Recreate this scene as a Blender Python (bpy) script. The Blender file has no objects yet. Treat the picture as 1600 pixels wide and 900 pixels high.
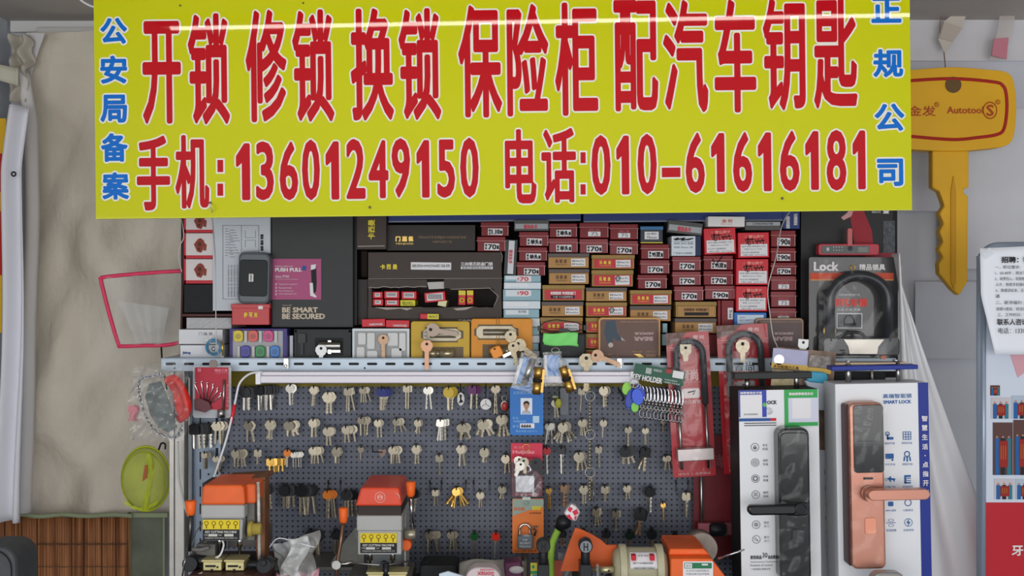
import bpy, math, random
from mathutils import Vector, Matrix
random.seed(7)
S = bpy.context.scene
COL = S.collection
D = 1.8          # camera to pegboard, metres
ZC = 1.55        # eye height
R = math.radians
# ---------------------------------------------------------------- camera, world, light
cam = bpy.data.objects.new('camera', bpy.data.cameras.new('camera'))
COL.objects.link(cam)
cam.location = (0, -D, ZC); cam.rotation_euler = (R(90), 0, 0)
cam.data.sensor_width = 36; cam.data.lens = 36 * D / 1.6; cam.data.clip_start = .02
S.camera = cam
w = bpy.data.worlds.new('daylight'); S.world = w; w.use_nodes = True
w.node_tree.nodes['Background'].inputs[0].default_value = (.86, .93, 1, 1)
w.node_tree.nodes['Background'].inputs[1].default_value = .75
def area(name, loc, rot, sx, sy, power, col):
    l = bpy.data.lights.new(name, 'AREA'); l.shape = 'RECTANGLE'; l.size = sx; l.size_y = sy
    l.energy = power; l.color = col
    o = bpy.data.objects.new(name, l); COL.objects.link(o); o.location = loc; o.rotation_euler = rot
    return o
area('shopfront_daylight', (-.05, -3.1, 1.38), (R(91), 0, 0), 3.2, .86, 43, (1, .985, .96))
S.view_settings.view_transform = 'Standard'; S.view_settings.look = 'None'
S.view_settings.exposure = 0.0; S.view_settings.gamma = 1; S.view_settings.use_curve_mapping = False
# ---------------------------------------------------------------- materials
def lin(c):
    return tuple(((v / 255) / 12.92 if v / 255 <= .04045 else ((v / 255 + .055) / 1.055) ** 2.4) for v in c)
_M = {}
def mat(name, c, rough=.55, metal=0, coat=0, noise=0, alpha=1, trans=0, emit=0, scale=60, bump=0, spec=.28):
    if name in _M: return _M[name]
    m = bpy.data.materials.new(name); m.use_nodes = True
    nt = m.node_tree; n = nt.nodes['Principled BSDF']; r = lin(c)
    n.inputs['Base Color'].default_value = (*r, 1); n.inputs['Roughness'].default_value = rough
    n.inputs['Metallic'].default_value = metal; n.inputs['Coat Weight'].default_value = coat
    n.inputs['Specular IOR Level'].default_value = spec
    n.inputs['Coat Roughness'].default_value = .03
    n.inputs['Alpha'].default_value = alpha; n.inputs['Transmission Weight'].default_value = trans
    if emit:
        n.inputs['Emission Color'].default_value = (*r, 1); n.inputs['Emission Strength'].default_value = emit
    if noise or bump:
        tc = nt.nodes.new('ShaderNodeTexCoord'); no = nt.nodes.new('ShaderNodeTexNoise')
        no.inputs['Scale'].default_value = scale; no.inputs['Detail'].default_value = 5
        nt.links.new(tc.outputs['Object'], no.inputs['Vector'])
        if noise:
            mr = nt.nodes.new('ShaderNodeMapRange'); mr.inputs[1].default_value = .3; mr.inputs[2].default_value = .7
            mr.inputs[3].default_value = 1 - noise; mr.inputs[4].default_value = 1 + noise * .5
            nt.links.new(no.outputs['Fac'], mr.inputs[0])
            mx = nt.nodes.new('ShaderNodeVectorMath'); mx.operation = 'SCALE'
            mx.inputs[0].default_value = r; nt.links.new(mr.outputs[0], mx.inputs['Scale'])
            nt.links.new(mx.outputs[0], n.inputs['Base Color'])
        if bump:
            b = nt.nodes.new('ShaderNodeBump'); b.inputs['Strength'].default_value = bump; b.inputs['Distance'].default_value = .004
            nt.links.new(no.outputs['Fac'], b.inputs['Height']); nt.links.new(b.outputs[0], n.inputs['Normal'])
    _M[name] = m
    return m
WHITE = mat('white_card', (228, 230, 236), .5); PAPER = mat('white_paper', (222, 224, 228), .7)
INK = mat('black_ink', (30, 30, 34), .6); GREYINK = mat('grey_ink', (110, 112, 120), .6)
REDINK = mat('red_ink', (196, 30, 46), .5); GOLD = mat('gold_foil', (225, 190, 105), .4, .3)
WHITEINK = mat('white_ink', (225, 220, 222), .6); YELLOWINK = mat('yellow_ink', (226, 205, 60), .5)
BLUEINK = mat('blue_ink', (40, 80, 150), .5)
STEEL = mat('steel', (172, 170, 166), .3, 1, noise=.15); CHROME = mat('chrome', (200, 200, 204), .14, 1)
NICKEL = mat('nickel_key', (152, 144, 128), .4, .8, noise=.2, scale=300)
NICKELB = mat('bright_nickel_key', (176, 172, 164), .36, .9, noise=.15, scale=300)
BRASS = mat('brass', (214, 170, 90), .3, .9, noise=.2, scale=200)
COPPER = mat('dull_brown_metal', (150, 122, 100), .4, .7, noise=.2, scale=200)
BLACKP = mat('black_plastic', (30, 32, 36), .38); BLACKM = mat('black_matt', (24, 26, 29), .6, noise=.2)

CLEARC = mat('cloudy_plastic', (228, 230, 232), .3, 0, alpha=.34, noise=.2, scale=40, bump=.4)
ORANGE = mat('orange_plastic', (238, 104, 38), .4); MAROON = mat('maroon_card', (126, 22, 32), .45, noise=.12, scale=25)
MAROONL = mat('faded_maroon_card', (136, 44, 52), .4, noise=.14, scale=25)
def film(name, c=(240, 243, 246), haze=.02, k=1.6, bump=.3, scale=30, rough=.12):
    if name in _M: return _M[name]
    m = bpy.data.materials.new(name); m.use_nodes = True; nt = m.node_tree; nt.nodes.clear()
    o = nt.nodes.new('ShaderNodeOutputMaterial'); tr = nt.nodes.new('ShaderNodeBsdfTransparent'); gl = nt.nodes.new('ShaderNodeBsdfGlossy'); df = nt.nodes.new('ShaderNodeBsdfDiffuse')
    gl.inputs['Roughness'].default_value = rough; df.inputs['Color'].default_value = (*lin(c), 1)
    fr = nt.nodes.new('ShaderNodeFresnel'); fr.inputs['IOR'].default_value = 1.4
    no = nt.nodes.new('ShaderNodeTexNoise'); no.inputs['Scale'].default_value = scale; no.inputs['Detail'].default_value = 2; no.inputs['Distortion'].default_value = 1.5
    tc = nt.nodes.new('ShaderNodeTexCoord'); nt.links.new(tc.outputs['Object'], no.inputs['Vector'])
    b = nt.nodes.new('ShaderNodeBump'); b.inputs['Strength'].default_value = bump; b.inputs['Distance'].default_value = .01; nt.links.new(no.outputs['Fac'], b.inputs['Height'])
    nt.links.new(b.outputs[0], gl.inputs['Normal']); nt.links.new(b.outputs[0], fr.inputs['Normal'])
    mu = nt.nodes.new('ShaderNodeMath'); mu.operation = 'MULTIPLY'; mu.inputs[1].default_value = k; mu.use_clamp = True; nt.links.new(fr.outputs[0], mu.inputs[0])
    m1 = nt.nodes.new('ShaderNodeMixShader'); m1.inputs[0].default_value = haze; nt.links.new(tr.outputs[0], m1.inputs[1]); nt.links.new(df.outputs[0], m1.inputs[2])
    m2 = nt.nodes.new('ShaderNodeMixShader'); nt.links.new(mu.outputs[0], m2.inputs[0]); nt.links.new(m1.outputs[0], m2.inputs[1]); nt.links.new(gl.outputs[0], m2.inputs[2]); nt.links.new(m2.outputs[0], o.inputs[0])
    _M[name] = m; return m
CLEAR = film('clear_plastic', haze=.07, k=2, bump=.6)
# ---------------------------------------------------------------- glyph outlines
_G = {}
def glyphs(s, res=2):
    if (s, res) in _G: return _G[(s, res)]
    c = bpy.data.curves.new('g', 'FONT'); c.body = s; c.resolution_u = res
    o = bpy.data.objects.new('g', c); COL.objects.link(o)
    bpy.context.view_layer.update()
    dg = bpy.context.evaluated_depsgraph_get(); me = bpy.data.meshes.new_from_object(o.evaluated_get(dg))
    v = [(q.co.x, q.co.y) for q in me.vertices]; f = [tuple(p.vertices) for p in me.polygons]
    bpy.data.objects.remove(o); bpy.data.curves.remove(c); bpy.data.meshes.remove(me)
    if v:
        x0 = min(a for a, b in v); x1 = max(a for a, b in v); y0 = min(b for a, b in v); y1 = max(b for a, b in v)
        sx = 1 / max(x1 - x0, 1e-6); sy = 1 / max(y1 - y0, 1e-6)
        v = [((a - x0) * sx, (b - y0) * sy) for a, b in v]
    _G[(s, res)] = (v, f)
    return _G[(s, res)]
def kk(d): return .001 * (D - d) / D
def P(x, y, d):
    q = kk(d)
    return Vector(((x - 800) * q, -d, ZC - (y - 450) * q))
# ---------------------------------------------------------------- mesh builder working in a thing's own frame
class MB:
    def __init__(s, t): s.t = t; s.v = []; s.f = []; s.sm = []; s.mi = []; s.mats = []; s.cur = 0
    def use(s, m):
        if m not in s.mats: s.mats.append(m)
        s.cur = s.mats.index(m); return s
    def add(s, vs, fs, smooth=False):
        b = len(s.v); s.v += [tuple(q) for q in vs]
        for f in fs: s.f.append(tuple(b + i for i in f)); s.sm.append(smooth); s.mi.append(s.cur)
        return s
    def box(s, x0, y0, x1, y1, f0, f1, a=0):
        cx, cy = (x0 + x1) / 2, (y0 + y1) / 2; c = s.t.L(cx, cy); k = s.t.k
        hx, hz = abs(x1 - x0) / 2 * k, abs(y1 - y0) / 2 * k; ca, sa = math.cos(R(a)), math.sin(R(a))
        v = []
        for f in (f0, f1):
            for dx, dz in ((-hx, -hz), (hx, -hz), (hx, hz), (-hx, hz)):
                v.append((c[0] + dx * ca + dz * sa, -f, c[1] - dx * sa + dz * ca))
        return s.add(v, [(0, 3, 2, 1), (4, 5, 6, 7), (0, 1, 5, 4), (1, 2, 6, 5), (2, 3, 7, 6), (3, 0, 4, 7)])
    def poly(s, pts, f0, f1, smooth=False):
        n = len(pts); v = []
        for f in (f0, f1):
            for x, y in pts: a, b = s.t.L(x, y); v.append((a, -f, b))
        fs = [tuple(range(n))[::-1], tuple(range(n, 2 * n))]
        s.add(v, fs, False)
        b = len(s.v) - 2 * n
        for i in range(n):
            j = (i + 1) % n; s.f.append((b + i, b + j, b + n + j, b + n + i)); s.sm.append(smooth); s.mi.append(s.cur)
        return s
    def rbox(s, x0, y0, x1, y1, r, f0, f1, n=5):
        pts = []
        for cx, cy, a0 in ((x1 - r, y0 + r, -90), (x1 - r, y1 - r, 0), (x0 + r, y1 - r, 90), (x0 + r, y0 + r, 180)):
            for i in range(n + 1):
                a = R(a0 + 90 * i / n); pts.append((cx + r * math.cos(a), cy + r * math.sin(a)))
        return s.rp(pts, (x0 + x1) / 2, (y0 + y1) / 2, f0, f1)
    def rp(s, pts, cx, cy, f0, f1):      # polygon given round a centre, kept square to the thing
        c = s.t.L(cx, cy); k = s.t.k; n = len(pts)
        v = [(c[0] + (x - cx) * k, -f, c[1] - (y - cy) * k) for f in (f0, f1) for x, y in pts]
        return s.add(v, [tuple(range(n))[::-1], tuple(range(n, 2 * n))] + [(i, (i + 1) % n, n + (i + 1) % n, n + i) for i in range(n)])
    def cyl(s, cx, cy, r, f0, f1, n=20, r1=None, cap=True):
        c = s.t.L(cx, cy); k = s.t.k; r1 = r if r1 is None else r1
        v = [(c[0] + q * k * math.cos(2 * math.pi * i / n), -f, c[1] + q * k * math.sin(2 * math.pi * i / n)) for f, q in ((f0, r), (f1, r1)) for i in range(n)]
        s.add(v, [(i, (i + 1) % n, n + (i + 1) % n, n + i) for i in range(n)], True)
        b = len(s.v) - 2 * n
        if cap:
            for z in (tuple(b + i for i in range(n))[::-1], tuple(b + n + i for i in range(n))): s.f.append(z); s.sm.append(False); s.mi.append(s.cur)
        return s
    def ring(s, cx, cy, r, w, f, n=20, m=8, sy=1):   # torus facing the viewer
        c = s.t.L(cx, cy); k = s.t.k; v = []
        for i in range(n):
            a = 2 * math.pi * i / n
            for j in range(m):
                b = 2 * math.pi * j / m; q = (r + w * math.cos(b)) * k
                v.append((c[0] + q * math.cos(a), -f - w * k * math.sin(b), c[1] + sy * q * math.sin(a)))
        return s.add(v, [(i * m + j, ((i + 1) % n) * m + j, ((i + 1) % n) * m + (j + 1) % m, i * m + (j + 1) % m) for i in range(n) for j in range(m)], True)
    def tube(s, pts, r, n=8, closed=False, r2=None):   # pts: (px, py, forward)
        k = s.t.k; q = []
        for x, y, f in pts: a, b = s.t.L(x, y); q.append(Vector((a, -f, b)))
        return s.tubew(q, r * k, n, closed, None if r2 is None else r2 * k)
    def tubew(s, q, r, n=8, closed=False, r2=None):
        N = len(q); v = []; nrm = None
        for i, p in enumerate(q):
            t = (q[(i + 1) % N if closed else min(i + 1, N - 1)] - q[(i - 1) % N if closed else max(i - 1, 0)])
            if t.length < 1e-9: t = Vector((0, 0, 1))
            t.normalize()
            if nrm is None: nrm = t.orthogonal().normalized()
            nrm = (nrm - t * nrm.dot(t)); nrm = nrm.normalized() if nrm.length > 1e-6 else t.orthogonal().normalized()
            b = t.cross(nrm); rr = r if r2 is None else r + (r2 - r) * i / max(N - 1, 1)
            for j in range(n):
                a = 2 * math.pi * j / n; v.append(p + nrm * (rr * math.cos(a)) + b * (rr * math.sin(a)))
        fs = [(i * n + j, i * n + (j + 1) % n, ((i + 1) % N) * n + (j + 1) % n, ((i + 1) % N) * n + j) for i in range(N if closed else N - 1) for j in range(n)]
        s.add(v, fs, True)
        if not closed:
            b = len(s.v) - N * n
            for z in (tuple(b + i for i in range(n))[::-1], tuple(b + (N - 1) * n + i for i in range(n))): s.f.append(z); s.sm.append(False); s.mi.append(s.cur)
        return s
    def lathe(s, cx, cy, f, prof, axis='z', n=20):   # prof: (along px, radius px); axis z = up, x = right, y = towards viewer
        c = s.t.L(cx, cy); k = s.t.k; v = []
        for h, r in prof:
            for i in range(n):
                a = 2 * math.pi * i / n; u, w_ = r * k * math.cos(a), r * k * math.sin(a)
                if axis == 'z': v.append((c[0] + u, -f + w_, c[1] + h * k))
                elif axis == 'x': v.append((c[0] + h * k, -f + u, c[1] + w_))
                else: v.append((c[0] + u, -f - h * k, c[1] + w_))
        m = len(prof)
        s.add(v, [(j * n + i, j * n + (i + 1) % n, (j + 1) * n + (i + 1) % n, (j + 1) * n + i) for j in range(m - 1) for i in range(n)], True)
        b = len(s.v) - m * n
        for z in (tuple(b + i for i in range(n))[::-1], tuple(b + (m - 1) * n + i for i in range(n))): s.f.append(z); s.sm.append(False); s.mi.append(s.cur)
        return s
    def ball(s, cx, cy, f, rx, ry, rf, n=14, m=9):
        c = s.t.L(cx, cy); k = s.t.k; v = []
        for j in range(m + 1):
            t = math.pi * j / m
            for i in range(n):
                a = 2 * math.pi * i / n
                v.append((c[0] + rx * k * math.sin(t) * math.cos(a), -f + rf * k * math.sin(t) * math.sin(a), c[1] + ry * k * math.cos(t)))
        return s.add(v, [(j * n + i, (j + 1) * n + i, (j + 1) * n + (i + 1) % n, j * n + (i + 1) % n) for j in range(m) for i in range(n)], True)
    def text(s, st, x0, y0, x1, y1, f, b=(0, 0), a=0, res=2, dirs=8, a2=0):
        v, fs = glyphs(st, res) if st != '1' else ([(.5, 0), (1, 0), (1, 1), (.66, 1), (0, .78), (0, .62), (.5, .72)], [(0, 1, 2, 3, 6), (3, 4, 5, 6)])
        if not v: return s
        cx, cy = (x0 + x1) / 2, (y0 + y1) / 2; c = s.t.L(cx, cy); k = s.t.k
        W, H = (x1 - x0) * k, (y1 - y0) * k
        if a in (90, 270): W, H = H, W
        sh = [(0, 0)]
        if b[0] or b[1]:
            sh += [(math.cos(2 * math.pi * i / dirs) * b[0] * k, math.sin(2 * math.pi * i / dirs) * b[1] * k) for i in range(dirs)]
            W -= 2 * b[0] * k; H -= 2 * b[1] * k
        ca, sa = math.cos(R(a + a2)), math.sin(R(a + a2))
        for i, (dx, dz) in enumerate(sh):
            vv = []
            for p, q in v:
                u, w_ = (p - .5) * W, (q - .5) * H
                u, w_ = u * ca + w_ * sa + dx, -u * sa + w_ * ca + dz
                vv.append((c[0] + u, -f + i * 2e-6, c[1] + w_))
            s.add(vv, fs)
        return s
    def grid(s, fn, nu, nv, th=0, smooth=True):   # fn(u,v) -> (px, py, forward)
        v = []
        for j in range(nv + 1):
            for i in range(nu + 1):
                x, y, f = fn(i / nu, j / nv); a, b = s.t.L(x, y); v.append((a, -f, b))
        return s.add(v, [(j * (nu + 1) + i, (j + 1) * (nu + 1) + i, (j + 1) * (nu + 1) + i + 1, j * (nu + 1) + i + 1) for j in range(nv) for i in range(nu)], smooth)
class Thing:
    def __init__(s, name, label, cat, x, y, d, group=None, rot=0, kind=None, yaw=0):
        s.name = name; s.x = x; s.y = y; s.d = d; s.k = kk(d); s.rot = R(rot); s.loc = P(x, y, d); s.root = None; s.yaw = R(yaw)
        s.meta = dict(label=label, category=cat, group=group, kind=kind)
    def L(s, x, y):
        u, w_ = (x - s.x) * s.k, -(y - s.y) * s.k
        c, q = math.cos(s.rot), math.sin(s.rot)       # undo the tilt so photo points stay where they are
        return (u * c - w_ * q, u * q + w_ * c)
    def mb(s): return MB(s)
    def _tag(s, o):
        for a, b in s.meta.items():
            if b: o[a] = b
        o.location = s.loc; o.rotation_euler = (0, s.rot, s.yaw)
    def _mesh(s, name, m, mt):
        me = bpy.data.meshes.new(name); me.from_pydata(m.v, [], m.f)
        if m.mats:
            for q in m.mats: me.materials.append(q)
            me.polygons.foreach_set('material_index', m.mi)
        else: me.materials.append(mt)
        me.polygons.foreach_set('use_smooth', m.sm); me.update()
        o = bpy.data.objects.new(name, me); COL.objects.link(o)
        return o
    def main(s, m, mt=None, bevel=0, solid=0):
        o = s._mesh(s.name, m, mt); s._tag(o); s.root = o; mods(o, bevel, solid); return o
    def empty(s):
        if s.root is None:
            s.root = bpy.data.objects.new(s.name, None); s.root.empty_display_size = .01; COL.objects.link(s.root); s._tag(s.root)
        return s.root
    def part(s, name, m, mt=None, parent=None, bevel=0, label=None, solid=0):
        s.empty(); o = s._mesh(name, m, mt); o.parent = parent or s.root; mods(o, bevel, solid)
        if label: o['label'] = label
        return o
def mods(o, bevel, solid):
    if solid:
        q = o.modifiers.new('thickness', 'SOLIDIFY'); q.thickness = solid; q.offset = 0
    if bevel:
        q = o.modifiers.new('bevel', 'BEVEL'); q.width = bevel; q.segments = 2; q.limit_method = 'ANGLE'; q.angle_limit = R(50)
def structure(name, x0, y0, z0, x1, y1, z1, m):
    me = bpy.data.meshes.new(name)
    v = [(x, y, z) for z in (z0, z1) for x, y in ((x0, y0), (x1, y0), (x1, y1), (x0, y1))]
    me.from_pydata(v, [], [(3, 2, 1, 0), (4, 5, 6, 7), (0, 1, 5, 4), (1, 2, 6, 5), (2, 3, 7, 6), (3, 0, 4, 7)])
    me.materials.append(m); o = bpy.data.objects.new(name, me); COL.objects.link(o); o['kind'] = 'structure'
    return o
def arc(cx, cy, r, a0, a1, n=10, ry=None):
    ry = r if ry is None else ry
    return [(cx + r * math.cos(R(a0 + (a1 - a0) * i / n)), cy - ry * math.sin(R(a0 + (a1 - a0) * i / n))) for i in range(n + 1)]
def bez(p, n=8):       # Catmull-Rom through points
    out = []; q = [p[0]] + list(p) + [p[-1]]
    for i in range(1, len(q) - 2):
        for j in range(n):
            t = j / n
            out.append(tuple(.5 * ((2 * q[i][c]) + (-q[i - 1][c] + q[i + 1][c]) * t + (2 * q[i - 1][c] - 5 * q[i][c] + 4 * q[i + 1][c] - q[i + 2][c]) * t * t + (-q[i - 1][c] + 3 * q[i][c] - 3 * q[i + 1][c] + q[i + 2][c]) * t ** 3) for c in range(len(p[0]))))
    out.append(tuple(p[-1])); return out
# ---------------------------------------------------------------- room
m_wall = mat('white_sheeted_wall', (208, 210, 218), .6, noise=.12, scale=4, bump=.2)
m_ceil = mat('grey_white_ceiling', (190, 184, 178), .7, noise=.1, scale=5)
structure('floor', -1.6, -3.4, -.05, 1.9, .5, 0, mat('grey_floor', (140, 136, 130), .6, noise=.15, scale=4))
structure('wall_back', -1.1, .35, 0, 1.9, .42, 2.3, m_wall)
structure('wall_left', -1.0, -1.0, 0, -.935, .35, 2.3, mat('pale_blue_wall', (200, 206, 216), .6, noise=.06, scale=5))
structure('ceiling', -1.1, -2.3, 2.045, 1.9, .42, 2.1, m_ceil)
structure('wall_right', 1.6, -1.0, 0, 1.66, .35, 2.3, m_wall)
structure('trim_1', -.93, .335, 2.025, -.55, .35, 2.045, mat('white_moulding', (226, 226, 226), .5))
# ---------------------------------------------------------------- lamp, cloths, walls dressing
t = Thing('ceiling_lamp', 'long white fluorescent tube lamp under the ceiling above the yellow sign', 'lamp', 880, -60, .78, rot=-1.05)
t.loc = Vector((.09, -.66, 1.975)); t.k = .001
m = t.mb(); m.box(220, -88, 1540, -67, -.012, .012); t.part('lamp_body', m, WHITE, bevel=.003)
m = t.mb(); m.lathe(240, -58, 0, [(0, 7), (1270, 7)], 'x', 14); t.part('light_tube', m, mat('lit_tube', (255, 250, 240), .4, emit=26))
t = Thing('power_cord', 'white cord running along the ceiling behind the sign', 'cord', 150, 12, .1)
m = t.mb(); m.tube(bez([(118, -8, 0), (130, 3, 0), (147, 11, 0), (175, 14, -.02), (230, 4, -.06)]), 1.6); t.main(m, WHITE)

def fabric(name, col, rough=.8, stain=0, weave=0, vx=1, vz=1, bd=.01):
    m = mat(name, col, rough); nt = m.node_tree; n = nt.nodes['Principled BSDF']; r = lin(col)
    tc = nt.nodes.new('ShaderNodeTexCoord'); mp = nt.nodes.new('ShaderNodeMapping'); mp.inputs['Scale'].default_value = (vx, 1, vz)
    no = nt.nodes.new('ShaderNodeTexNoise'); no.inputs['Scale'].default_value = 3; no.inputs['Detail'].default_value = 6; no.inputs['Distortion'].default_value = 1.2
    nt.links.new(tc.outputs['Object'], mp.inputs[0]); nt.links.new(mp.outputs[0], no.inputs['Vector'])
    cr = nt.nodes.new('ShaderNodeValToRGB'); e = cr.color_ramp.elements
    e[0].position = .3; e[1].position = .7
    e[0].color = (r[0] * (1 - stain), r[1] * (1 - stain * 1.1), r[2] * (1 - stain * 1.3), 1); e[1].color = (*r, 1)
    nt.links.new(no.outputs['Fac'], cr.inputs[0]); nt.links.new(cr.outputs[0], n.inputs['Base Color'])
    n2 = nt.nodes.new('ShaderNodeTexNoise'); n2.inputs['Scale'].default_value = 14; n2.inputs['Detail'].default_value = 4
    nt.links.new(mp.outputs[0], n2.inputs['Vector'])
    b = nt.nodes.new('ShaderNodeBump'); b.inputs['Strength'].default_value = weave; b.inputs['Distance'].default_value = bd
    nt.links.new(n2.outputs['Fac'], b.inputs['Height']); nt.links.new(b.outputs[0], n.inputs['Normal'])
    return m
# beige tarp
t = Thing('tarpaulin', 'creased beige tarpaulin hanging over the left part of the wall', 'tarpaulin', 170, 805, -.315)
def tarp(u, v):
    x = 42 + u * 330; y = 52 + v * 753 + 3 * math.sin(u * 9)
    dist = 1 - v * .5
    f = .02 * math.sin((u * 3 + v * 4) * 2.6 + math.sin(v * 7) * 1.3) + .007 * math.sin(u * 17 - v * 11) + .004 * math.sin(u * 31 + v * 23 + math.sin(u * 9)) \
        + .03 * abs(math.sin((u * 1.7 - v * 2.9) * 2.2)) ** 6 * dist - .006 * abs(math.sin(u * 1.2 + v * 5.1)) ** 8
    return x - (8 * v if u < .1 else 0), y, f
m = t.mb(); m.grid(tarp, 60, 90); t.main(m, fabric('beige_tarp', (238, 230, 217), .7, .24, .6, 1.3, .9, bd=.018))
t = Thing('tarpaulin_edge', 'folded whitish hem strip hanging at the left edge of the beige tarpaulin', 'tarpaulin', 42, 805, -.26)
m = t.mb(); m.grid(lambda u, v: (38 - 6 * v + 3 * math.sin(v * 5) + u * 22 - 14 * (v < .12) * (1 - v / .12), 110 + 690 * v, .012 * math.sin(u * 3.1) + .003 * math.sin(v * 14)), 6, 50); t.part('cloth', m, fabric('white_hem', (232, 230, 230), .7, .06, .2), solid=.0015)
m = t.mb(); m.cyl(23, 273, 3.6, .005, .009); t.part('eyelet', m, BLACKM)
t = Thing('white_curtain', 'white cloth hanging in folds beside the left wall', 'curtain', 22, 815, -.19)
def wc(u, v):
    x = 3 + u * 34 - v * 4 + 6 * math.sin(v * 3) ; y = 165 + v * 650
    return x + (12 - 12 * v / .15 if v < .15 else 0), y, .014 * math.sin(u * 7 + v * 2) + .004 * math.sin(v * 9)
m = t.mb(); m.grid(wc, 14, 50); t.part('cloth', m, fabric('white_curtain', (236, 236, 244), .7, .05, .25), solid=.0015)
m = t.mb(); m.ring(26, 273, 3.2, 1.2, .012); t.part('eyelet', m, BLACKM)
t = Thing('tarpaulin_corner', 'white triangular tarpaulin flap with an eyelet in the upper left corner', 'tarpaulin', 55, 125, -.27)
m = t.mb(); m.poly([(41, 51), (70, 52), (60, 80), (46, 124), (41, 100)], -.002, .0); t.part('flap', m, mat('white_flap', (222, 220, 222), .6))
m = t.mb(); m.ring(47.5, 64.5, 3.3, 1.2, .001); t.part('eyelet', m, BLACKM)
t = Thing('cloth_knot', 'bunched and taped beige cloth below the eyelet flap', 'cloth', 30, 160, -.25)
m = t.mb(); m.grid(lambda u, v: (14 + 30 * u + 8 * math.sin(v * 5) * (1 - v) + 2 * math.sin(v * 19), 55 + 105 * v, .012 * math.sin(u * 9 + 3 * math.sin(v * 6)) + .006 * math.sin(v * 21 + u * 4)), 18, 40)
t.main(m, fabric('knot_cloth', (206, 200, 190), .8, .2, .5), solid=.002)
t = Thing('tape_strip', 'cream tape strip stuck across the left cloth edge', 'tape', 14, 135, -.22)
m = t.mb(); m.grid(lambda u, v: (-8 + 36 * u, 100 + 6 * u + 24 * v + 4 * u * v, .003 * math.sin(u * 6)), 8, 3); t.main(m, mat('cream_tape', (206, 204, 184), .5), solid=.001)
t = Thing('wall_banner', 'red and yellow printed banner at the left edge of the photo', 'banner', 3, 520, -.2)
m = t.mb(); m.use(mat('banner_yellow', (226, 180, 40), .5)).box(-20, 185, 9, 520, -.003, 0)
m.use(mat('banner_red', (190, 36, 30), .5)).box(-20, 240, 7, 300, 0, .0006).box(-20, 330, 5, 430, 0, .0006); t.main(m)
t = Thing('curtain_rod', 'thin white batten along the top of the beige tarpaulin', 'batten', 170, 62, -.325)
m = t.mb(); m.box(60, 44, 330, 60, -.01, .01); t.main(m, mat('batten_white', (214, 212, 208), .6), bevel=.002)
# bamboo blind and window screen
m_b = mat('bamboo', (160, 104, 64), .55); nt = m_b.node_tree; n = nt.nodes['Principled BSDF']
tc = nt.nodes.new('ShaderNodeTexCoord'); mp = nt.nodes.new('ShaderNodeMapping'); mp.inputs['Scale'].default_value = (1, 1, .04)
no = nt.nodes.new('ShaderNodeTexNoise'); no.inputs['Scale'].default_value = 160; no.inputs['Detail'].default_value = 3
cr = nt.nodes.new('ShaderNodeValToRGB'); cr.color_ramp.elements[0].position = .3; cr.color_ramp.elements[1].position = .72
cr.color_ramp.elements[0].color = (*lin((112, 66, 40)), 1); cr.color_ramp.elements[1].color = (*lin((188, 128, 82)), 1)
nt.links.new(tc.outputs['Object'], mp.inputs[0]); nt.links.new(mp.outputs[0], no.inputs['Vector']); nt.links.new(no.outputs['Fac'], cr.inputs[0]); nt.links.new(cr.outputs[0], n.inputs['Base Color'])
t = Thing('bamboo_blind', 'brown bamboo slat blind with a pale green binding along its top', 'blind', 90, 960, -.26)
m = t.mb(); m.grid(lambda u, v: (-20 + 222 * u, 808 + 150 * v, .004 * math.sin(u * 24) + .0016 * math.sin(u * 330)), 220, 4); t.part('slats', m, m_b, solid=.002)
m = t.mb()
for y in (848, 849.5, 884): m.tube([(-20 + 11 * i, y + .8 * (i % 2), .006) for i in range(21)], .5, 5)
t.part('stitching', m, mat('brown_thread', (96, 74, 62), .8))
m = t.mb()
for x in (9, 31, 36, 60, 113, 132, 160, 182): m.tube([(x, 806, .0065), (x + 1, 960, .0065)], .7, 5)
t.part('rib', m, mat('dark_bamboo', (80, 48, 32), .6))
m = t.mb(); m.grid(lambda u, v: (-20 + 228 * u, 801 + 6 * v + 1.5 * math.sin(u * 20), .008 + .003 * math.sin(u * 24)), 40, 2); t.part('binding', m, mat('green_binding', (150, 160, 128), .7), solid=.002)
t = Thing('window_screen', 'grey green mesh screen panel with pale green edging beside the bamboo blind', 'screen', 232, 960, -.27)
m_s = mat('screen_mesh', (112, 116, 100), .7, noise=.3, scale=22)
m = t.mb(); m.box(206, 808, 256, 960, -.002, 0); t.part('mesh_panel', m, m_s)
m = t.mb(); m.box(200, 801, 206, 960, -.003, .005).box(200, 801, 263, 808, -.003, .005).box(255, 808, 258, 960, -.002, .003); t.part('screen_frame', m, _M['green_binding'], bevel=.001)
t = Thing('machine_cover', 'dark grey rounded cover in the bottom left corner', 'cover', 8, 905, .12)
m = t.mb(); m.rbox(-40, 850, 34, 960, 26, -.06, .02, 8); t.part('shell', m, mat('dark_grey_cover', (84, 86, 90), .6, noise=.15), bevel=.006)
m = t.mb(); m.tube([(a, b, .022) for a, b in arc(-2, 884, 30, 92, 0, 10)] + [(28, 960, .022)], 1, 6); t.part('seam', m, BLACKM)
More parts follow.
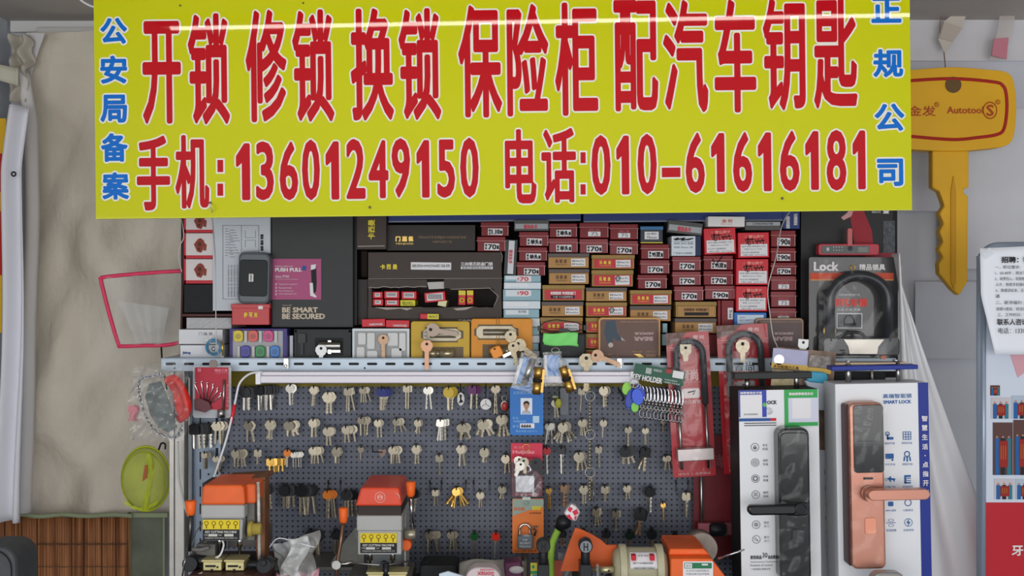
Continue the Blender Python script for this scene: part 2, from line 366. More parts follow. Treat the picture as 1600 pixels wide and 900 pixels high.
# pink landing net and yellow-green net
t = Thing('fishing_net', 'pink framed translucent net on the beige tarpaulin', 'net', 226, 541, -.08)
fr = [(290, 423), (225, 427), (163, 433), (158, 438), (161, 452), (172, 495), (185, 537), (190, 541), (225, 540), (262, 539), (292, 532)]
m = t.mb(); m.tube(bez([(a, b, 0) for a, b in fr], 4), 3.1); t.part('net_frame', m, mat('pink_frame', (232, 66, 104), .4), label='bright pink frame')
q = [Vector((a, b, 0)) for a, b in fr]
def netf(u, v):
    x0 = 162 + 26 * v; x1 = 290; y = 433 + 106 * v
    return x0 + (x1 - x0) * u, y - 8 * u * (1 - v), -.05 * math.sin(math.pi * u) * math.sin(math.pi * min(v * 1.1, 1)) + .004 * math.sin(u * 20 + v * 9)
m = t.mb(); m.grid(netf, 24, 20); t.part('netting', m, mat('white_netting', (220, 222, 222), .7, alpha=.2))
m = t.mb(); m.grid(lambda u, v: (176 + 84 * u * (1 - .5 * v) + 30 * v, 470 + 68 * v + 12 * u * (1 - v), -.02 + .006 * math.sin(u * 14)), 12, 8); t.part('net_bag', m, mat('white_net_fold', (226, 228, 230), .6, alpha=.32))
m = t.mb(); m.tube([(252, 541, 0), (253, 560, 0), (255, 610, -.02)], 1.4); t.part('handle', m, BLACKM)
t = Thing('green_net', 'round yellow green mesh net with an orange brown tab below the chain lock', 'net', 226, 800, -.01)
t_n = mat('lime_netting', (190, 200, 50), .6, alpha=.55, noise=.2, scale=30)
m = t.mb(); m.ball(228, 748, 0, 38, 50, .0 + 28, 24, 14); t.part('netting', m, t_n)
m = t.mb(); m.ring(228, 748, 38, 1.6, 0, 30, 6, sy=1.32); m.ring(228, 750, 33, .8, .012, 30, 6, sy=1.38); t.part('hoop', m, mat('lime_hoop', (176, 188, 36), .5))
m = t.mb(); m.grid(lambda u, v: (200 + 54 * u, 776 + 12 * math.sin(u * 3.1) + 5 * v, .024 + .002 * math.sin(u * 30 + v * 5)), 24, 4)
m.grid(lambda u, v: (236 + 8 * u + 4 * math.sin(v * 5), 705 + 88 * v, .026 + .004 * math.sin(u * 9 + v * 9)), 5, 20); t.part('fold', m, mat('lime_fold', (186, 196, 46), .6, alpha=.75))
m = t.mb(); m.poly([(236, 722), (240, 723), (239, 742), (232, 747)], .029, .031); t.part('tab', m, mat('brown_tab', (164, 88, 40), .5), label='orange brown tab')
m = t.mb(); m.tube(bez([(248, 703, 0), (252, 693, 0), (258, 694, 0), (258, 702, 0)]), 1.5); t.part('hook', m, BLACKM)
# wall dressing on the right
for i, (x0, y0, x1, y1, c) in enumerate([(1400, -30, 1640, 22, (214, 214, 222)), (1380, 60, 1640, 330, (204, 206, 216)), (1470, 170, 1640, 420, (214, 215, 222)), (1430, 440, 1535, 560, (198, 200, 208)), (1380, 18, 1640, 95, (216, 215, 220))]):
    t = Thing('wall_paper_sheet', ['pale paper sheet at the very top right of the wall', 'large pale sheet behind the head of the yellow key', 'pale sheet to the right of the yellow key shaft', 'small greyish sheet low beside the yellow key tip', 'pale sheet across the wall under the two nails'][i], 'paper sheet', (x0 + x1) / 2, y1, -.335 + i * .002)
    m = t.mb(); m.grid(lambda u, v: (x0 + (x1 - x0) * u, y0 + (y1 - y0) * v, .0006 * math.sin(u * 9 + v * 13)), 14, 10); t.main(m, mat('sheet_%d' % i, c, .5, noise=.07, scale=9))
t = Thing('nail', 'bent nail with a wire holding up the giant yellow key', 'nail', 1467, 20, -.31)
m = t.mb(); m.cyl(1467, 19, 3, 0, .012, 10); m.tube(bez([(1468, 20, .01), (1466, 50, .008), (1472, 80, .008), (1472, 128, .02)]), .8, 6); t.main(m, COPPER)
t = Thing('paper_scrap', 'torn yellowed paper scrap hanging from the wire nail', 'paper scrap', 1484, 85, -.3)
m = t.mb(); m.poly([(1492, 20), (1509, 24), (1503, 44), (1488, 66), (1476, 84), (1466, 62), (1474, 34)], 0, .001); t.part('sheet', m, mat('yellowed_paper', (204, 196, 186), .7))
m = t.mb(); m.poly([(1474, 34), (1503, 44), (1488, 66), (1468, 60)], .0012, .003); t.part('fold', m, mat('yellowed_paper_fold', (190, 180, 170), .7))
t = Thing('tape_scrap', 'hanging strip of clear tape with a pink stained end at upper right', 'tape', 1570, 94, -.3)
m = t.mb(); m.grid(lambda u, v: (1562 - 14 * v + 24 * u - 2 * v * u, 16 + 76 * v, .008 * math.sin(v * 4)), 4, 14); t.part('strip', m, mat('dirty_tape', (206, 198, 194), .3, alpha=.7))
m = t.mb(); m.poly([(1550, 62), (1573, 60), (1570, 94), (1547, 88)], .006, .008); t.part('stain', m, mat('pink_stain', (206, 132, 148), .4))
t = Thing('wall_eyelet', 'small metal eyelet in the sheet above the yellow key', 'eyelet', 1451, 18, -.315)
m = t.mb(); m.ring(1451, 14, 4.2, 1.2, 0); t.main(m, mat('dull_eyelet', (150, 150, 152), .4, .8))
# giant yellow key
YK = mat('yellow_key_plastic', (232, 176, 34), .42, noise=.07, scale=14)
t = Thing('display_key', 'giant yellow plastic display key with red outline hanging right of the sign', 'display key', 1482, 460, -.2, rot=0)
m = t.mb(); pts = bez([(1388, 118), (1400, 114), (1480, 108), (1540, 112), (1566, 116), (1577, 130), (1581, 170), (1578, 210), (1568, 228), (1540, 234), (1480, 238), (1405, 234), (1388, 228)], 5)
m.poly(pts, -.012, .018); t.part('bow', m, YK, bevel=.005)
m = t.mb(); m.poly([(1453, 236), (1510, 236), (1510, 294), (1502, 296), (1502, 302), (1509, 308), (1508, 440), (1495, 462), (1484, 452), (1464, 428), (1463, 412), (1470, 402), (1463, 390), (1470, 378), (1464, 362), (1471, 350), (1464, 334), (1472, 322), (1464, 300), (1453, 294)], -.01, .012); t.part('blade', m, YK, bevel=.003)
m = t.mb(); m.poly([(1485, 276), (1489, 300), (1489, 440), (1486, 452), (1481, 440), (1481, 300)], .012, .0145); t.part('groove', m, mat('yellow_key_groove', (206, 150, 28), .5))
m = t.mb(); pts = bez([(1405, 130), (1480, 126), (1545, 131), (1560, 137), (1565, 150), (1566, 175), (1562, 202), (1552, 212), (1520, 217), (1480, 220), (1405, 214)], 5)
m.tube([(a, b, .018) for a, b in pts], 2.6, 6); t.part('red_outline', m, mat('red_line', (176, 36, 34), .5))
m = t.mb(); m.text('金发', 1413, 168, 1456, 184, .0185, (.3, .3)).ring(1457.5, 166, 3.4, .5, .0185, 14, 5).text('R', 1455.8, 163.8, 1459.4, 168, .0187)
m.text('Autotool', 1473, 169, 1530, 180, .0185, (.5, .3)); m.ring(1540, 175, 10.5, .8, .0185, 24, 5, sy=1.2); m.text('S', 1534, 166, 1546, 184, .0186, (.7, .7)); m.ring(1552, 162, 3.4, .5, .0185, 14, 5).text('R', 1550.3, 160, 1553.9, 164.2, .0187)
t.part('lettering', m, mat('brown_red_print', (178, 74, 26), .5))
m = t.mb(); m.cyl(1483, 135.5, 12.5, .0186, .0195, 24).cyl(1483, 135.5, 12.3, .0195, .0198, 24); t.part('hanging_hole', m, mat('hole_shadow_brown', (110, 84, 50), .7))
# right grey drape
t = Thing('grey_drape', 'pale grey cloth draped diagonally down behind the copper lock box', 'cloth', 1480, 960, .06)
def dr(u, v):
    l = 1404 + 14 * v; r = [1406, 1428, 1450, 1474, 1499, 1525, 1552, 1578, 1602][min(int(v * 8), 7)]; r2 = [1406, 1428, 1450, 1474, 1499, 1525, 1552, 1578, 1602][min(int(v * 8) + 1, 8)]
    r = r + (r2 - r) * (v * 8 - min(int(v * 8), 7))
    return l + (r - l) * u, 396 + 564 * v, .014 * (.3 + v) * math.sin(u * 8.5) + .004 * math.sin(u * 19 + v) - .04 * u
m = t.mb(); m.grid(dr, 60, 60); t.main(m, fabric('grey_cloth', (226, 226, 230), .75, .05, .15), solid=.002)
# roll-up stand and notice
t = Thing('poster_stand', 'blue grey framed poster stand with photo collage and red foot at the right edge', 'poster stand', 1590, 960, .1)
m = t.mb(); pts = [(1533, 960), (1533, 400)] + arc(1560, 412, 27, 170, 90, 6) + [(1660, 384)]
m.tube([(a, b, 0) for a, b in pts], 7, 10); t.part('stand_frame', m, mat('blue_grey_metal', (150, 162, 180), .35, .3))
m = t.mb(); m.box(1540, 392, 1665, 785, -.004, 0); t.part('poster', m, mat('pale_poster', (206, 214, 228), .5))
m = t.mb(); m.box(1540, 785, 1665, 960, -.003, .001); t.part('red_panel', m, mat('poster_red', (186, 28, 44), .45))
m = t.mb(); m.text('牙冠', 1580, 852, 1618, 868, .0015, (.5, .5)); t.part('lettering', m, WHITEINK)
m = t.mb(); m.poly([(1572, 535), (1640, 535), (1640, 550), (1590, 590)], 0, .0012); t.part('pink_shape', m, mat('dusty_pink', (214, 160, 170), .5))
random.seed(5)
def photo(th, x0, y0, x1, y1, f, kind):
    m = th.mb(); m.use(mat('photo_back_%d' % kind, [(196, 190, 196), (90, 60, 56), (176, 188, 204)][kind], .5)).box(x0, y0, x1, y1, f - .0006, f)
    hh = y1 - y0; ww = x1 - x0
    for i in range(3):
        cx = x0 + ww * (.2 + .3 * i)
        m.use(mat(['coat_blue', 'coat_black', 'coat_teal'][i], [(36, 96, 160), (34, 36, 46), (40, 120, 140)][i], .6)).box(cx - ww * .1, y0 + hh * .3, cx + ww * .1, y1, f, f + .0006)
        m.use(mat('skin_print', (176, 134, 116), .6)).cyl(cx, y0 + hh * .3 - ww * .06, ww * .055, f, f + .0006, 10)
    m.use(mat('flag_red', (150, 40, 34), .6)).box(x0 + ww * .3, y0 + hh * .35, x0 + ww * .75, y1 - hh * .15, f + .0006, f + .0012)
    m.use(mat('flag_gold', (190, 140, 60), .6))
    for i in range(3): m.box(x0 + ww * (.38 + .11 * i), y0 + hh * .44, x0 + ww * (.40 + .11 * i), y1 - hh * .3, f + .0012, f + .0016)
    th.part('photo', m)
photo(t, 1547, 602, 1562, 618, .001, 1); photo(t, 1548, 621, 1578, 654, .001, 0); photo(t, 1580, 618, 1612, 654, .001, 2)
photo(t, 1551, 660, 1582, 742, .001, 1); photo(t, 1583, 656, 1612, 742, .001, 1); photo(t, 1553, 748, 1584, 780, .001, 0); photo(t, 1586, 748, 1614, 780, .001, 2)
t = Thing('recruiting_notice', 'white printed notice sheet taped to the top of the poster stand', 'notice', 1580, 556, .13)
def nt_(u, v):
    l = 1531 + (0 if v < .45 else (v - .45) * 40); return l + (1665 - l) * u, 388 + v * (166 + 6 * u) - 6 * u, .002 * math.sin(u * 4 + v * 3) + .004 * v * (1 - u)
m = t.mb(); m.grid(nt_, 14, 14); t.part('sheet', m, mat('notice_white', (232, 235, 244), .5), solid=.0006)
m = t.mb()
m.text('招聘：销售', 1562, 401, 1618, 411, .006, (.35, .35))
for s_, x0, y0, x1, h in [('一、职位要求：', 1552, 415, 1592, 5), ('1、20-40岁，男女不限', 1552, 424, 1606, 5.5), ('2、有责任心，有销售经验', 1552, 433, 1608, 5.5), ('人才，熟悉手机维修工作', 1553, 442, 1610, 5.5), ('3、普通话标准，五官端正', 1553, 451, 1612, 5.5), ('通', 1553, 460, 1559, 5.5), ('二、薪资福利：', 1553, 470, 1596, 5.5), ('底薪+提成，综合薪资', 1554, 480, 1606, 5.5), ('三、工作时间：08:30', 1556, 489, 1610, 5.5)]:
    m.text(s_, x0, y0, x1, y0 + h, .0065)
m.text('联系人咨询：', 1555, 498, 1606, 508, .0068, (.2, .2)).text('电话：13301', 1557, 512, 1602, 521, .0068)
t.part('lettering', m, INK)
m = t.mb(); m.box(1533, 390, 1549, 402, .005, .0055, -35); t.part('tape', m, mat('clear_tape', (240, 244, 250), .15, alpha=.4))
# ---------------------------------------------------------------- the yellow sign
t = Thing('shop_sign', 'large yellow locksmith sign board with red and blue Chinese lettering', 'sign', 788, 334, .3, rot=-.63)
SY = mat('sign_yellow', (190, 192, 0), .5, coat=.55, spec=.05)
m = t.mb(); c0 = t.L(150, 341); c1 = t.L(1425, 327); zt = .352 * 1  # board in its own frame
k_ = t.k; x0, x1 = c0[0] + 0 * k_, c1[0]; zb = (c0[1] + c1[1]) / 2; zt = zb + 341.5 * k_
v = [(x, -f, z) for f in (-.006, 0) for x, z in ((x0, zb), (x1, zb), (x1, zt), (x0, zt))]
m.add(v, [(0, 3, 2, 1), (4, 5, 6, 7), (0, 1, 5, 4), (1, 2, 6, 5), (2, 3, 7, 6), (3, 0, 4, 7)]); t.part('board', m, SY)
m = t.mb(); e = 1.2 * k_
m.add([(x, -f, z) for f in (-.007, .0006) for x, z in ((x0, zb - e), (x1, zb - e), (x1, zb), (x0, zb))], [(0, 3, 2, 1), (4, 5, 6, 7), (0, 1, 5, 4), (1, 2, 6, 5), (2, 3, 7, 6), (3, 0, 4, 7)]); t.part('edge_trim', m, mat('sign_edge', (200, 204, 60), .5))
RED = mat('sign_red', (178, 0, 18), .5, coat=.55, spec=.05); BLU = mat('sign_blue', (0, 100, 190), .5, coat=.55, spec=.05); OUT = mat('sign_outline', (224, 222, 212), .5, coat=.55, spec=.05)
red = [('开', 223, 33, 283, 194), ('锁', 294, 21, 359, 195), ('修', 384, 15, 448, 191), ('锁', 457, 15, 522, 191), ('换', 548, 13, 615, 189), ('锁', 623, 13, 689, 188), ('保', 716, 8, 784, 184), ('险', 792, 6, 857, 182), ('柜', 867, 4, 934, 181), ('配', 959, 0, 1028, 174), ('汽', 1036, 0, 1106, 176), ('车', 1116, -1, 1181, 176), ('钥', 1192, -3, 1258, 173), ('匙', 1271, -3, 1339, 170)]
red2 = [('手', 214, 212, 266, 329), ('机', 274, 211, 327, 326), ('电', 789, 202, 838, 318), ('话', 846, 200, 900, 317)]
dig = [('1', 369, 224, 391, 313), ('3', 400, 221, 428, 313), ('6', 437, 221, 466, 313), ('0', 472, 218, 500, 313), ('1', 509, 221, 530, 312), ('2', 541, 217, 571, 311), ('4', 576, 219, 607, 310), ('9', 612, 216, 641, 309), ('1', 651, 219, 671, 309), ('5', 683, 218, 711, 309), ('0', 719, 215, 748, 309), ('0', 924, 211, 954, 305), ('1', 963, 212, 983, 304), ('0', 996, 209, 1026, 304), ('6', 1071, 207, 1101, 302), ('1', 1111, 208, 1132, 300), ('6', 1145, 206, 1175, 300), ('1', 1184, 207, 1205, 299), ('6', 1218, 204, 1249, 299), ('1', 1258, 205, 1279, 297), ('8', 1291, 203, 1322, 298), ('1', 1332, 204, 1352, 296)]
blu = [('公', 157, 28, 199, 69), ('安', 157, 87, 199, 131), ('局', 157, 148, 199, 192), ('备', 158, 208, 200, 253), ('案', 160, 269, 202, 312), ('正', 1361, -5, 1408, 36), ('规', 1364, 77, 1411, 121), ('公', 1366, 162, 1413, 205), ('司', 1370, 248, 1411, 291)]
def slab(m, x0, y0, x1, y1, f): m.box(x0, y0, x1, y1, f - .0002, f)
def letters(name, mt, sets, outline):
    m = t.mb()
    for lst, b, g in sets:
        for ch, x0, y0, x1, y1 in lst:
            o = outline; bb = (b[0] + o, b[1] + o)
            m.text(ch, x0 - (o - g), y0 - (o - g), x1 + (o - g), y1 + (o - g), .0006 if o else .0010, bb, res=3, dirs=16)
            if o and (b[0] > .1): m.text(ch, x0, y0, x1, y1, .0008, (b[0], b[1]), res=3, dirs=8)
    for x0, y0, x1, y1 in [(340, 250, 349, 269), (340, 287, 349, 306), (907, 238, 915, 255), (907, 288, 915, 304), (1034, 262, 1063, 277)] if mt in (RED, OUT) else []:
        slab(m, x0 - outline, y0 - outline, x1 + outline, y1 + outline, .0006 if outline else .0010)
    t.part(name, m, mt)
letters('lettering_outline', OUT, [(red, (2.2, 3.6), 0), (red2, (1.8, 2.4), 0), (dig, (1.9, 2.6), 0), (blu, (1.6, 1.6), 0)], 2.6)
letters('red_lettering', RED, [(red, (2.2, 3.6), 0), (red2, (1.8, 2.4), 0), (dig, (1.9, 2.6), 0)], 0)
for b_ in blu: letters('blue_character', BLU, [([b_], (1.6, 1.6), 0)], 0)
for x, y in ((578, 324), (329, 317), (282, 9), (474, 5), (1222, 310)):
    m = t.mb(); m.cyl(x, y, 2 if y > 20 else 1.3, 0, .0025, 10); t.part('screw', m, mat('dull_screw', (90, 84, 60), .5, .4))
# ---------------------------------------------------------------- shelf rack
m_peg = mat('pegboard_grey', (102, 106, 120), .5, 0); nt = m_peg.node_tree; n = nt.nodes['Principled BSDF']
tc = nt.nodes.new('ShaderNodeTexCoord'); fr = nt.nodes.new('ShaderNodeVectorMath'); fr.operation = 'SCALE'; fr.inputs['Scale'].default_value = 1 / .00834
nt.links.new(tc.outputs['Object'], fr.inputs[0])
f2 = nt.nodes.new('ShaderNodeVectorMath'); f2.operation = 'FRACTION'; nt.links.new(fr.outputs[0], f2.inputs[0])
sb = nt.nodes.new('ShaderNodeVectorMath'); sb.operation = 'SUBTRACT'; sb.inputs[1].default_value = (.5, 0, .5); nt.links.new(f2.outputs[0], sb.inputs[0])
ml = nt.nodes.new('ShaderNodeVectorMath'); ml.operation = 'MULTIPLY'; ml.inputs[1].default_value = (1, 0, 1); nt.links.new(sb.outputs[0], ml.inputs[0])
ln = nt.nodes.new('ShaderNodeVectorMath'); ln.operation = 'LENGTH'; nt.links.new(ml.outputs[0], ln.inputs[0])
lt = nt.nodes.new('ShaderNodeMapRange'); lt.inputs[1].default_value = .15; lt.inputs[2].default_value = .24; nt.links.new(ln.outputs['Value'], lt.inputs[0])
mx = nt.nodes.new('ShaderNodeMix'); mx.data_type = 'RGBA'; mx.inputs['A'].default_value = (*lin((26, 27, 32)), 1); mx.inputs['B'].default_value = (*lin((102, 106, 120)), 1)
nt.links.new(lt.outputs[0], mx.inputs['Factor']); nt.links.new(mx.outputs['Result'], n.inputs['Base Color'])
t = Thing('pegboard', 'grey perforated metal pegboard carrying rows of key blanks', 'pegboard', 720, 960, 0)
m = t.mb(); m.box(345, 575, 1160, 960, -.004, 0); t.main(m, m_peg)
t = Thing('side_rail', 'bluish perforated steel upright between the shelf post and the pegboard', 'upright', 322, 960, .005)
m = t.mb(); m.box(300, 578, 345, 960, -.003, 0).box(300, 578, 303, 960, -.02, .012); t.part('plate', m, mat('bluish_steel', (128, 140, 156), .4, .3, noise=.1), bevel=.0005)
m = t.mb()
for i in range(12):
    y = 592 + i * 27; m.box(337, y, 341, y + 14, 0, .0006); m.box(312, y + 6, 314, y + 22, 0, .0006)
    m.cyl(326, y + 14, 1.6, 0, .0006, 8)
t.part('slots', m, BLACKM)
t = Thing('shelf_post', 'pale steel shelf post at the left end of the rack', 'post', 277, 960, .03)
m = t.mb(); m.box(264, 578, 272, 960, -.02, .0).box(274, 578, 289, 960, -.02, .004).box(272, 578, 274, 960, -.02, -.01); t.main(m, mat('worn_steel', (186, 182, 176), .4, .5, noise=.15, scale=30), bevel=.001)
t = Thing('perforated_shelf_bar', 'pale blue slotted steel angle bar along the front of the box shelf', 'shelf bar', 720, 580, .045, rot=.0)
m = t.mb(); m.box(252, 561, 1400, 580, -.001, .001).box(252, 559.6, 1400, 561, -.2, .001); t.part('angle_bar', m, mat('pale_blue_steel', (192, 206, 220), .4, .1, noise=.05), bevel=.0005)
m = t.mb()
for i in range(40): x = 259 + i * 28.6; m.rbox(x, 566.5, x + 16, 570.5, 1.9, .001, .0014, 3)
for x in (273, 570): m.cyl(x, 575, 1.5, .001, .0014, 8)
t.part('slots', m, BLACKM)
t = Thing('rack_back_panel', 'dark back panel behind the shelved lock boxes', 'panel', 760, 575, -.17)
m = t.mb(); m.box(283, 200, 1402, 590, -.005, 0); t.main(m, mat('dark_back', (48, 44, 46), .8))
t = Thing('rack_side_panel', 'narrow dark reddish side panel at the left end of the box shelf', 'panel', 284, 575, -.05)
m = t.mb(); m.box(283, 330, 286, 590, -.12, 0, a=1.5); t.main(m, mat('dark_red_side', (70, 34, 34), .6))
t = Thing('rack_lower_panel', 'dark olive strip under the shelf bar behind the tube lamp', 'panel', 720, 590, .003)
m = t.mb(); m.use(mat('olive_strip', (126, 112, 30), .6)).box(345, 579, 1300, 604, -.003, 0); t.main(m)
t = Thing('led_tube_lamp', 'long unlit white tube lamp fixed under the shelf bar', 'lamp', 697, 600, .075)
m = t.mb(); m.box(405, 581, 990, 587, -.03, 0).box(405, 587, 990, 598, -.03, .006); t.part('housing', m, mat('lamp_white', (224, 220, 230), .35), bevel=.0015)
m = t.mb(); m.lathe(409, 593, .0, [(0, 6), (578, 6)], 'x', 14); t.part('diffuser', m, mat('lamp_diffuser', (212, 204, 214), .3))
m = t.mb(); m.box(401, 580, 409, 600, -.03, .009).box(984, 580, 996, 600, -.03, .009); t.part('end_cap', m, mat('lamp_cap', (232, 232, 238), .4), bevel=.001)
t = Thing('lamp_wire', 'white wire with red shrink sleeve looping down from the tube lamp to the left machine', 'wire', 345, 752, .1)
m = t.mb(); m.tube(bez([(405, 583, -.02), (388, 585, -.01), (375, 598, 0), (369, 620, 0), (364, 645, 0), (357, 690, .02), (345, 752, .06)]), 1.7); t.part('cable', m, WHITE)
m = t.mb(); m.tube([(366.5, 632, 0), (364, 646, 0), (361, 662, .003)], 2.8); t.part('sleeve', m, mat('red_sleeve', (214, 36, 52), .4))
t = Thing('grey_cable', 'grey cable curving down beside the shelf post', 'cable', 290, 800, .05)
m = t.mb(); m.tube(bez([(278, 690, 0), (279, 740, 0), (284, 770, 0), (292, 790, .01), (300, 802, .02)]), 1.8); t.main(m, mat('grey_cable', (196, 196, 190), .5))
for nm, pts, lb in [('string', [(1243, 318, .29), (1222, 352, .2), (1213, 400, .1), (1200, 450, .07), (1203, 490, .07), (1208, 525, .07), (1215, 542, .07)], 'twisted white string hanging from the sign over the right stacks'),
                    ('string', [(329, 318, .302), (331, 332, .3), (336, 400, .1), (337, 470, .06), (338, 540, .06)], 'thin white thread hanging from the sign over the instruction box'),
                    ('wire', [(283, 342, -.02), (286, 356, 0), (287, 372, 0), (281, 384, 0), (279, 402, 0), (284, 425, 0)], 'grey wire looped at the left end of the shelf')]:
    t = Thing(nm, lb, nm, pts[-1][0], pts[-1][1], .0); q = []
    for x, y, f in pts: a = P(x, y, f) - t.loc; q.append(a)
    m = t.mb(); m.tubew([Vector(z) for z in bez([tuple(z) for z in q])], .0008, 6); t.main(m, mat('string_white', (206, 202, 196), .7))
# counter under the machines, just below the frame
t = Thing('counter', 'work counter carrying the key cutting machines below the pegboard', 'counter', 700, 985, .1)
m = t.mb(); q = ZC - .505
t.loc = Vector((.0, -.2, q)); m.add([(x, y, z) for z in (-.04, 0) for x, y in ((-.56, -.33), (.62, -.33), (.62, .19), (-.56, .19))], [(3, 2, 1, 0), (4, 5, 6, 7), (0, 1, 5, 4), (1, 2, 6, 5), (2, 3, 7, 6), (3, 0, 4, 7)])
for x in (-.54, .6):
    for y in (-.31, .17): m.add([(x + a, y + b, z) for z in (-q, -.04) for a, b in ((-.02, -.02), (.02, -.02), (.02, .02), (-.02, .02))], [(3, 2, 1, 0), (4, 5, 6, 7), (0, 1, 5, 4), (1, 2, 6, 5), (2, 3, 7, 6), (3, 0, 4, 7)])
t.main(m, mat('dark_counter', (70, 66, 66), .6))
# ---------------------------------------------------------------- boxes on the shelf
def carton(name, label, x0, y0, x1, y1, d, depth, mt, group=None, rot=0, bevel=.0006, cat='box'):
    t = Thing(name, label, cat, (x0 + x1) / 2, y1, d, group, rot)
    m = t.mb(); m.box(x0 + .35, y0 + .35, x1 - .35, y1 - .35, -depth, 0); t.part('box_body', m, mt, bevel=bevel)
    return t
def sheet(t, name, x0, y0, x1, y1, f, mt, a=0, label=None):
    m = t.mb(); m.box(x0, y0, x1, y1, f - .0006, f, a); return t.part(name, m, mt, label=label)
def words_(t, items, mt, f=.0012, name='lettering', parent=None):
    m = t.mb()
    for it in items:
        s_, x0, y0, x1, y1 = it[:5]; m.text(s_, x0, y0, x1, y1, f, it[5] if len(it) > 5 else (0, 0), it[6] if len(it) > 6 else 0)
    return t.part(name, m, mt, parent=parent)
STK = mat('sticker_white', (226, 224, 228), .5)
# maroon lock boxes: lid line, sticker, number
def lockbox(x0, y0, x1, y1, num, lab, tone=0, kind='big', tilt=0):
    t = Thing('lock_box', lab, 'box', (x0 + x1) / 2, y1, -.008 + random.random() * .006, 'maroon lock boxes on the shelf', tilt)
    c = [MAROON, MAROONL][tone]; h = y1 - y0
    m = t.mb(); m.box(x0 + 1, y0 + h * .3, x1 - 1.6, y1 - .4, -.05, 0); t.part('box_body', m, c, bevel=.0006)
    m = t.mb(); m.box(x0 + .3, y0 + .4, x1 - .3, y0 + h * .3, -.051, .0012); t.part('lid', m, c, bevel=.0005)
    m = t.mb(); m.box(x0 - .5, y0 + h * .3 - .5, x1 + .8, y0 + h * .3 + .4, -.02, .0022); m.box(x1 - 2, y0 + h * .3, x1 - .6, y1 - 1, -.02, .0012); t.part('clear_edge', m, mat('film_edge', (170, 110, 112), .3))
    cx = (x0 + x1) / 2; w_ = (x1 - x0)
    if kind == 'big':
        st = (cx - w_ * .24, y0 + h * .46, cx + w_ * .28, y0 + h * .92)
        k_ = sheet(t, 'sticker', *st, .0012, STK, a=-1 + random.random() * 3)
        sw = st[2] - st[0]; sy = st[1]; m = t.mb()
        m.text('锁', st[0] + 1, sy + 1, st[0] + sw * .2, sy + 5, .0018, (.15, .15)).text('体', st[0] + 1, sy + 5.5, st[0] + sw * .2, sy + 9.6, .0018, (.15, .15))
        m.text(num, st[0] + sw * .24, sy + 1.4, st[0] + sw * .82, st[3] - 1.2, .0018, (.5, .3)).text('mm', st[0] + sw * .84, sy + 3, st[2] - .6, st[3] - 1.6, .0018, (.2, .1))
        o = t.part('number', m, INK, parent=None)
        o.parent = k_
    else:
        k_ = sheet(t, 'sticker', cx - w_ * .2, y0 + h * .58, cx + w_ * .22, y0 + h * .88, .0012, STK)
        m = t.mb(); m.text(num, cx - w_ * .1, y0 + h * .62, cx + w_ * .14, y0 + h * .84, .0018); o = t.part('number', m, GREYINK); o.parent = k_
        words_(t, [('吉祥 门锁', cx - w_ * .17, y0 + h * .4, cx + w_ * .18, y0 + h * .53)], mat('pink_print', (214, 120, 130), .5))
    return t
LB = [
 (751, 347, 795, 369, '1.10', 0, 'big', 'maroon lock box numbered 1.10 on top of another beside the brown cartons'),
 (745, 369.5, 790, 393, '70', 0, 'big', 'maroon lock box numbered 70 resting on the torn brown carton'),
 (811, 362, 857, 385, '单头', 0, 'big', 'maroon box directly beneath the grey box left of centre'),
 (810, 386, 855, 408, '单头', 0, 'big', 'maroon box third from the top of the stack over the pale blue boxes'),
 (807, 409, 852, 431, '70', 0, 'big', 'maroon 70 box resting on the pale blue box stack'),
 (858, 349, 902, 371, '单头', 0, 'big', 'maroon box at the top of the column above the left tan boxes'),
 (857, 372, 903, 395, '单头', 1, 'big', 'wrapped maroon box resting on the left column of tan boxes'),
 (905, 348, 951, 372, '75', 0, 'small', 'maroon box with a small label at the top, second column right of the grey box'),
 (905, 373, 950, 396, '70', 1, 'big', 'wrapped maroon 70 box above the gap between the two tan columns'),
 (952.5, 350, 997, 374.5, '75', 0, 'small', 'maroon box with a small label left of the blue and black box'),
 (952, 376, 997, 398, '70', 1, 'big', 'wrapped maroon 70 box resting on the gold and red boxes'),
 (1001, 381.5, 1046, 405, '95双', 0, 'big', 'maroon box directly under the small blue and black box'),
 (1000, 406, 1046, 428, '70', 1, 'big', 'middle maroon 70 box of three below the blue and black box'),
 (996, 429, 1042, 451.5, '70', 0, 'big', 'maroon 70 box resting on the gold and red box near the centre right'),
 (1050, 400.5, 1095, 423, '70', 1, 'big', 'maroon 70 box directly under the white box with a black scribble'),
 (1050, 424, 1095, 446, '70', 1, 'big', 'middle maroon 70 box of three under the scribbled white box'),
 (1053, 447, 1099, 470, '70', 1, 'big', 'maroon 70 box resting on the gold striped box'),
 (1099, 399, 1145, 422, '95双', 0, 'big', 'maroon box with a black tick on its sticker'),
 (1099, 423, 1145, 445.5, '70', 0, 'big', 'maroon 70 box just under the ticked maroon box'),
 (1101, 446, 1148, 468, '90', 1, 'big', 'maroon 90 box above the upright maroon box'),
 (1204, 360, 1243, 386, '90', 0, 'big', 'topmost maroon 90 box of the rightmost maroon stack'),
 (1204, 387, 1243, 409, '90', 0, 'big', 'second maroon 90 box of the rightmost maroon stack'),
 (1204, 410, 1244, 430, '70', 0, 'big', 'third box, numbered 70, of the rightmost maroon stack'),
 (1204, 431, 1244, 454, '75', 1, 'small', 'fourth box from the top of the rightmost maroon stack'),
 (1204, 455, 1244, 480, '75', 1, 'small', 'fifth box from the top of the rightmost maroon stack'),
 (1203, 481, 1244, 503, '75', 1, 'small', 'lowest visible box of the rightmost maroon stack'),
]
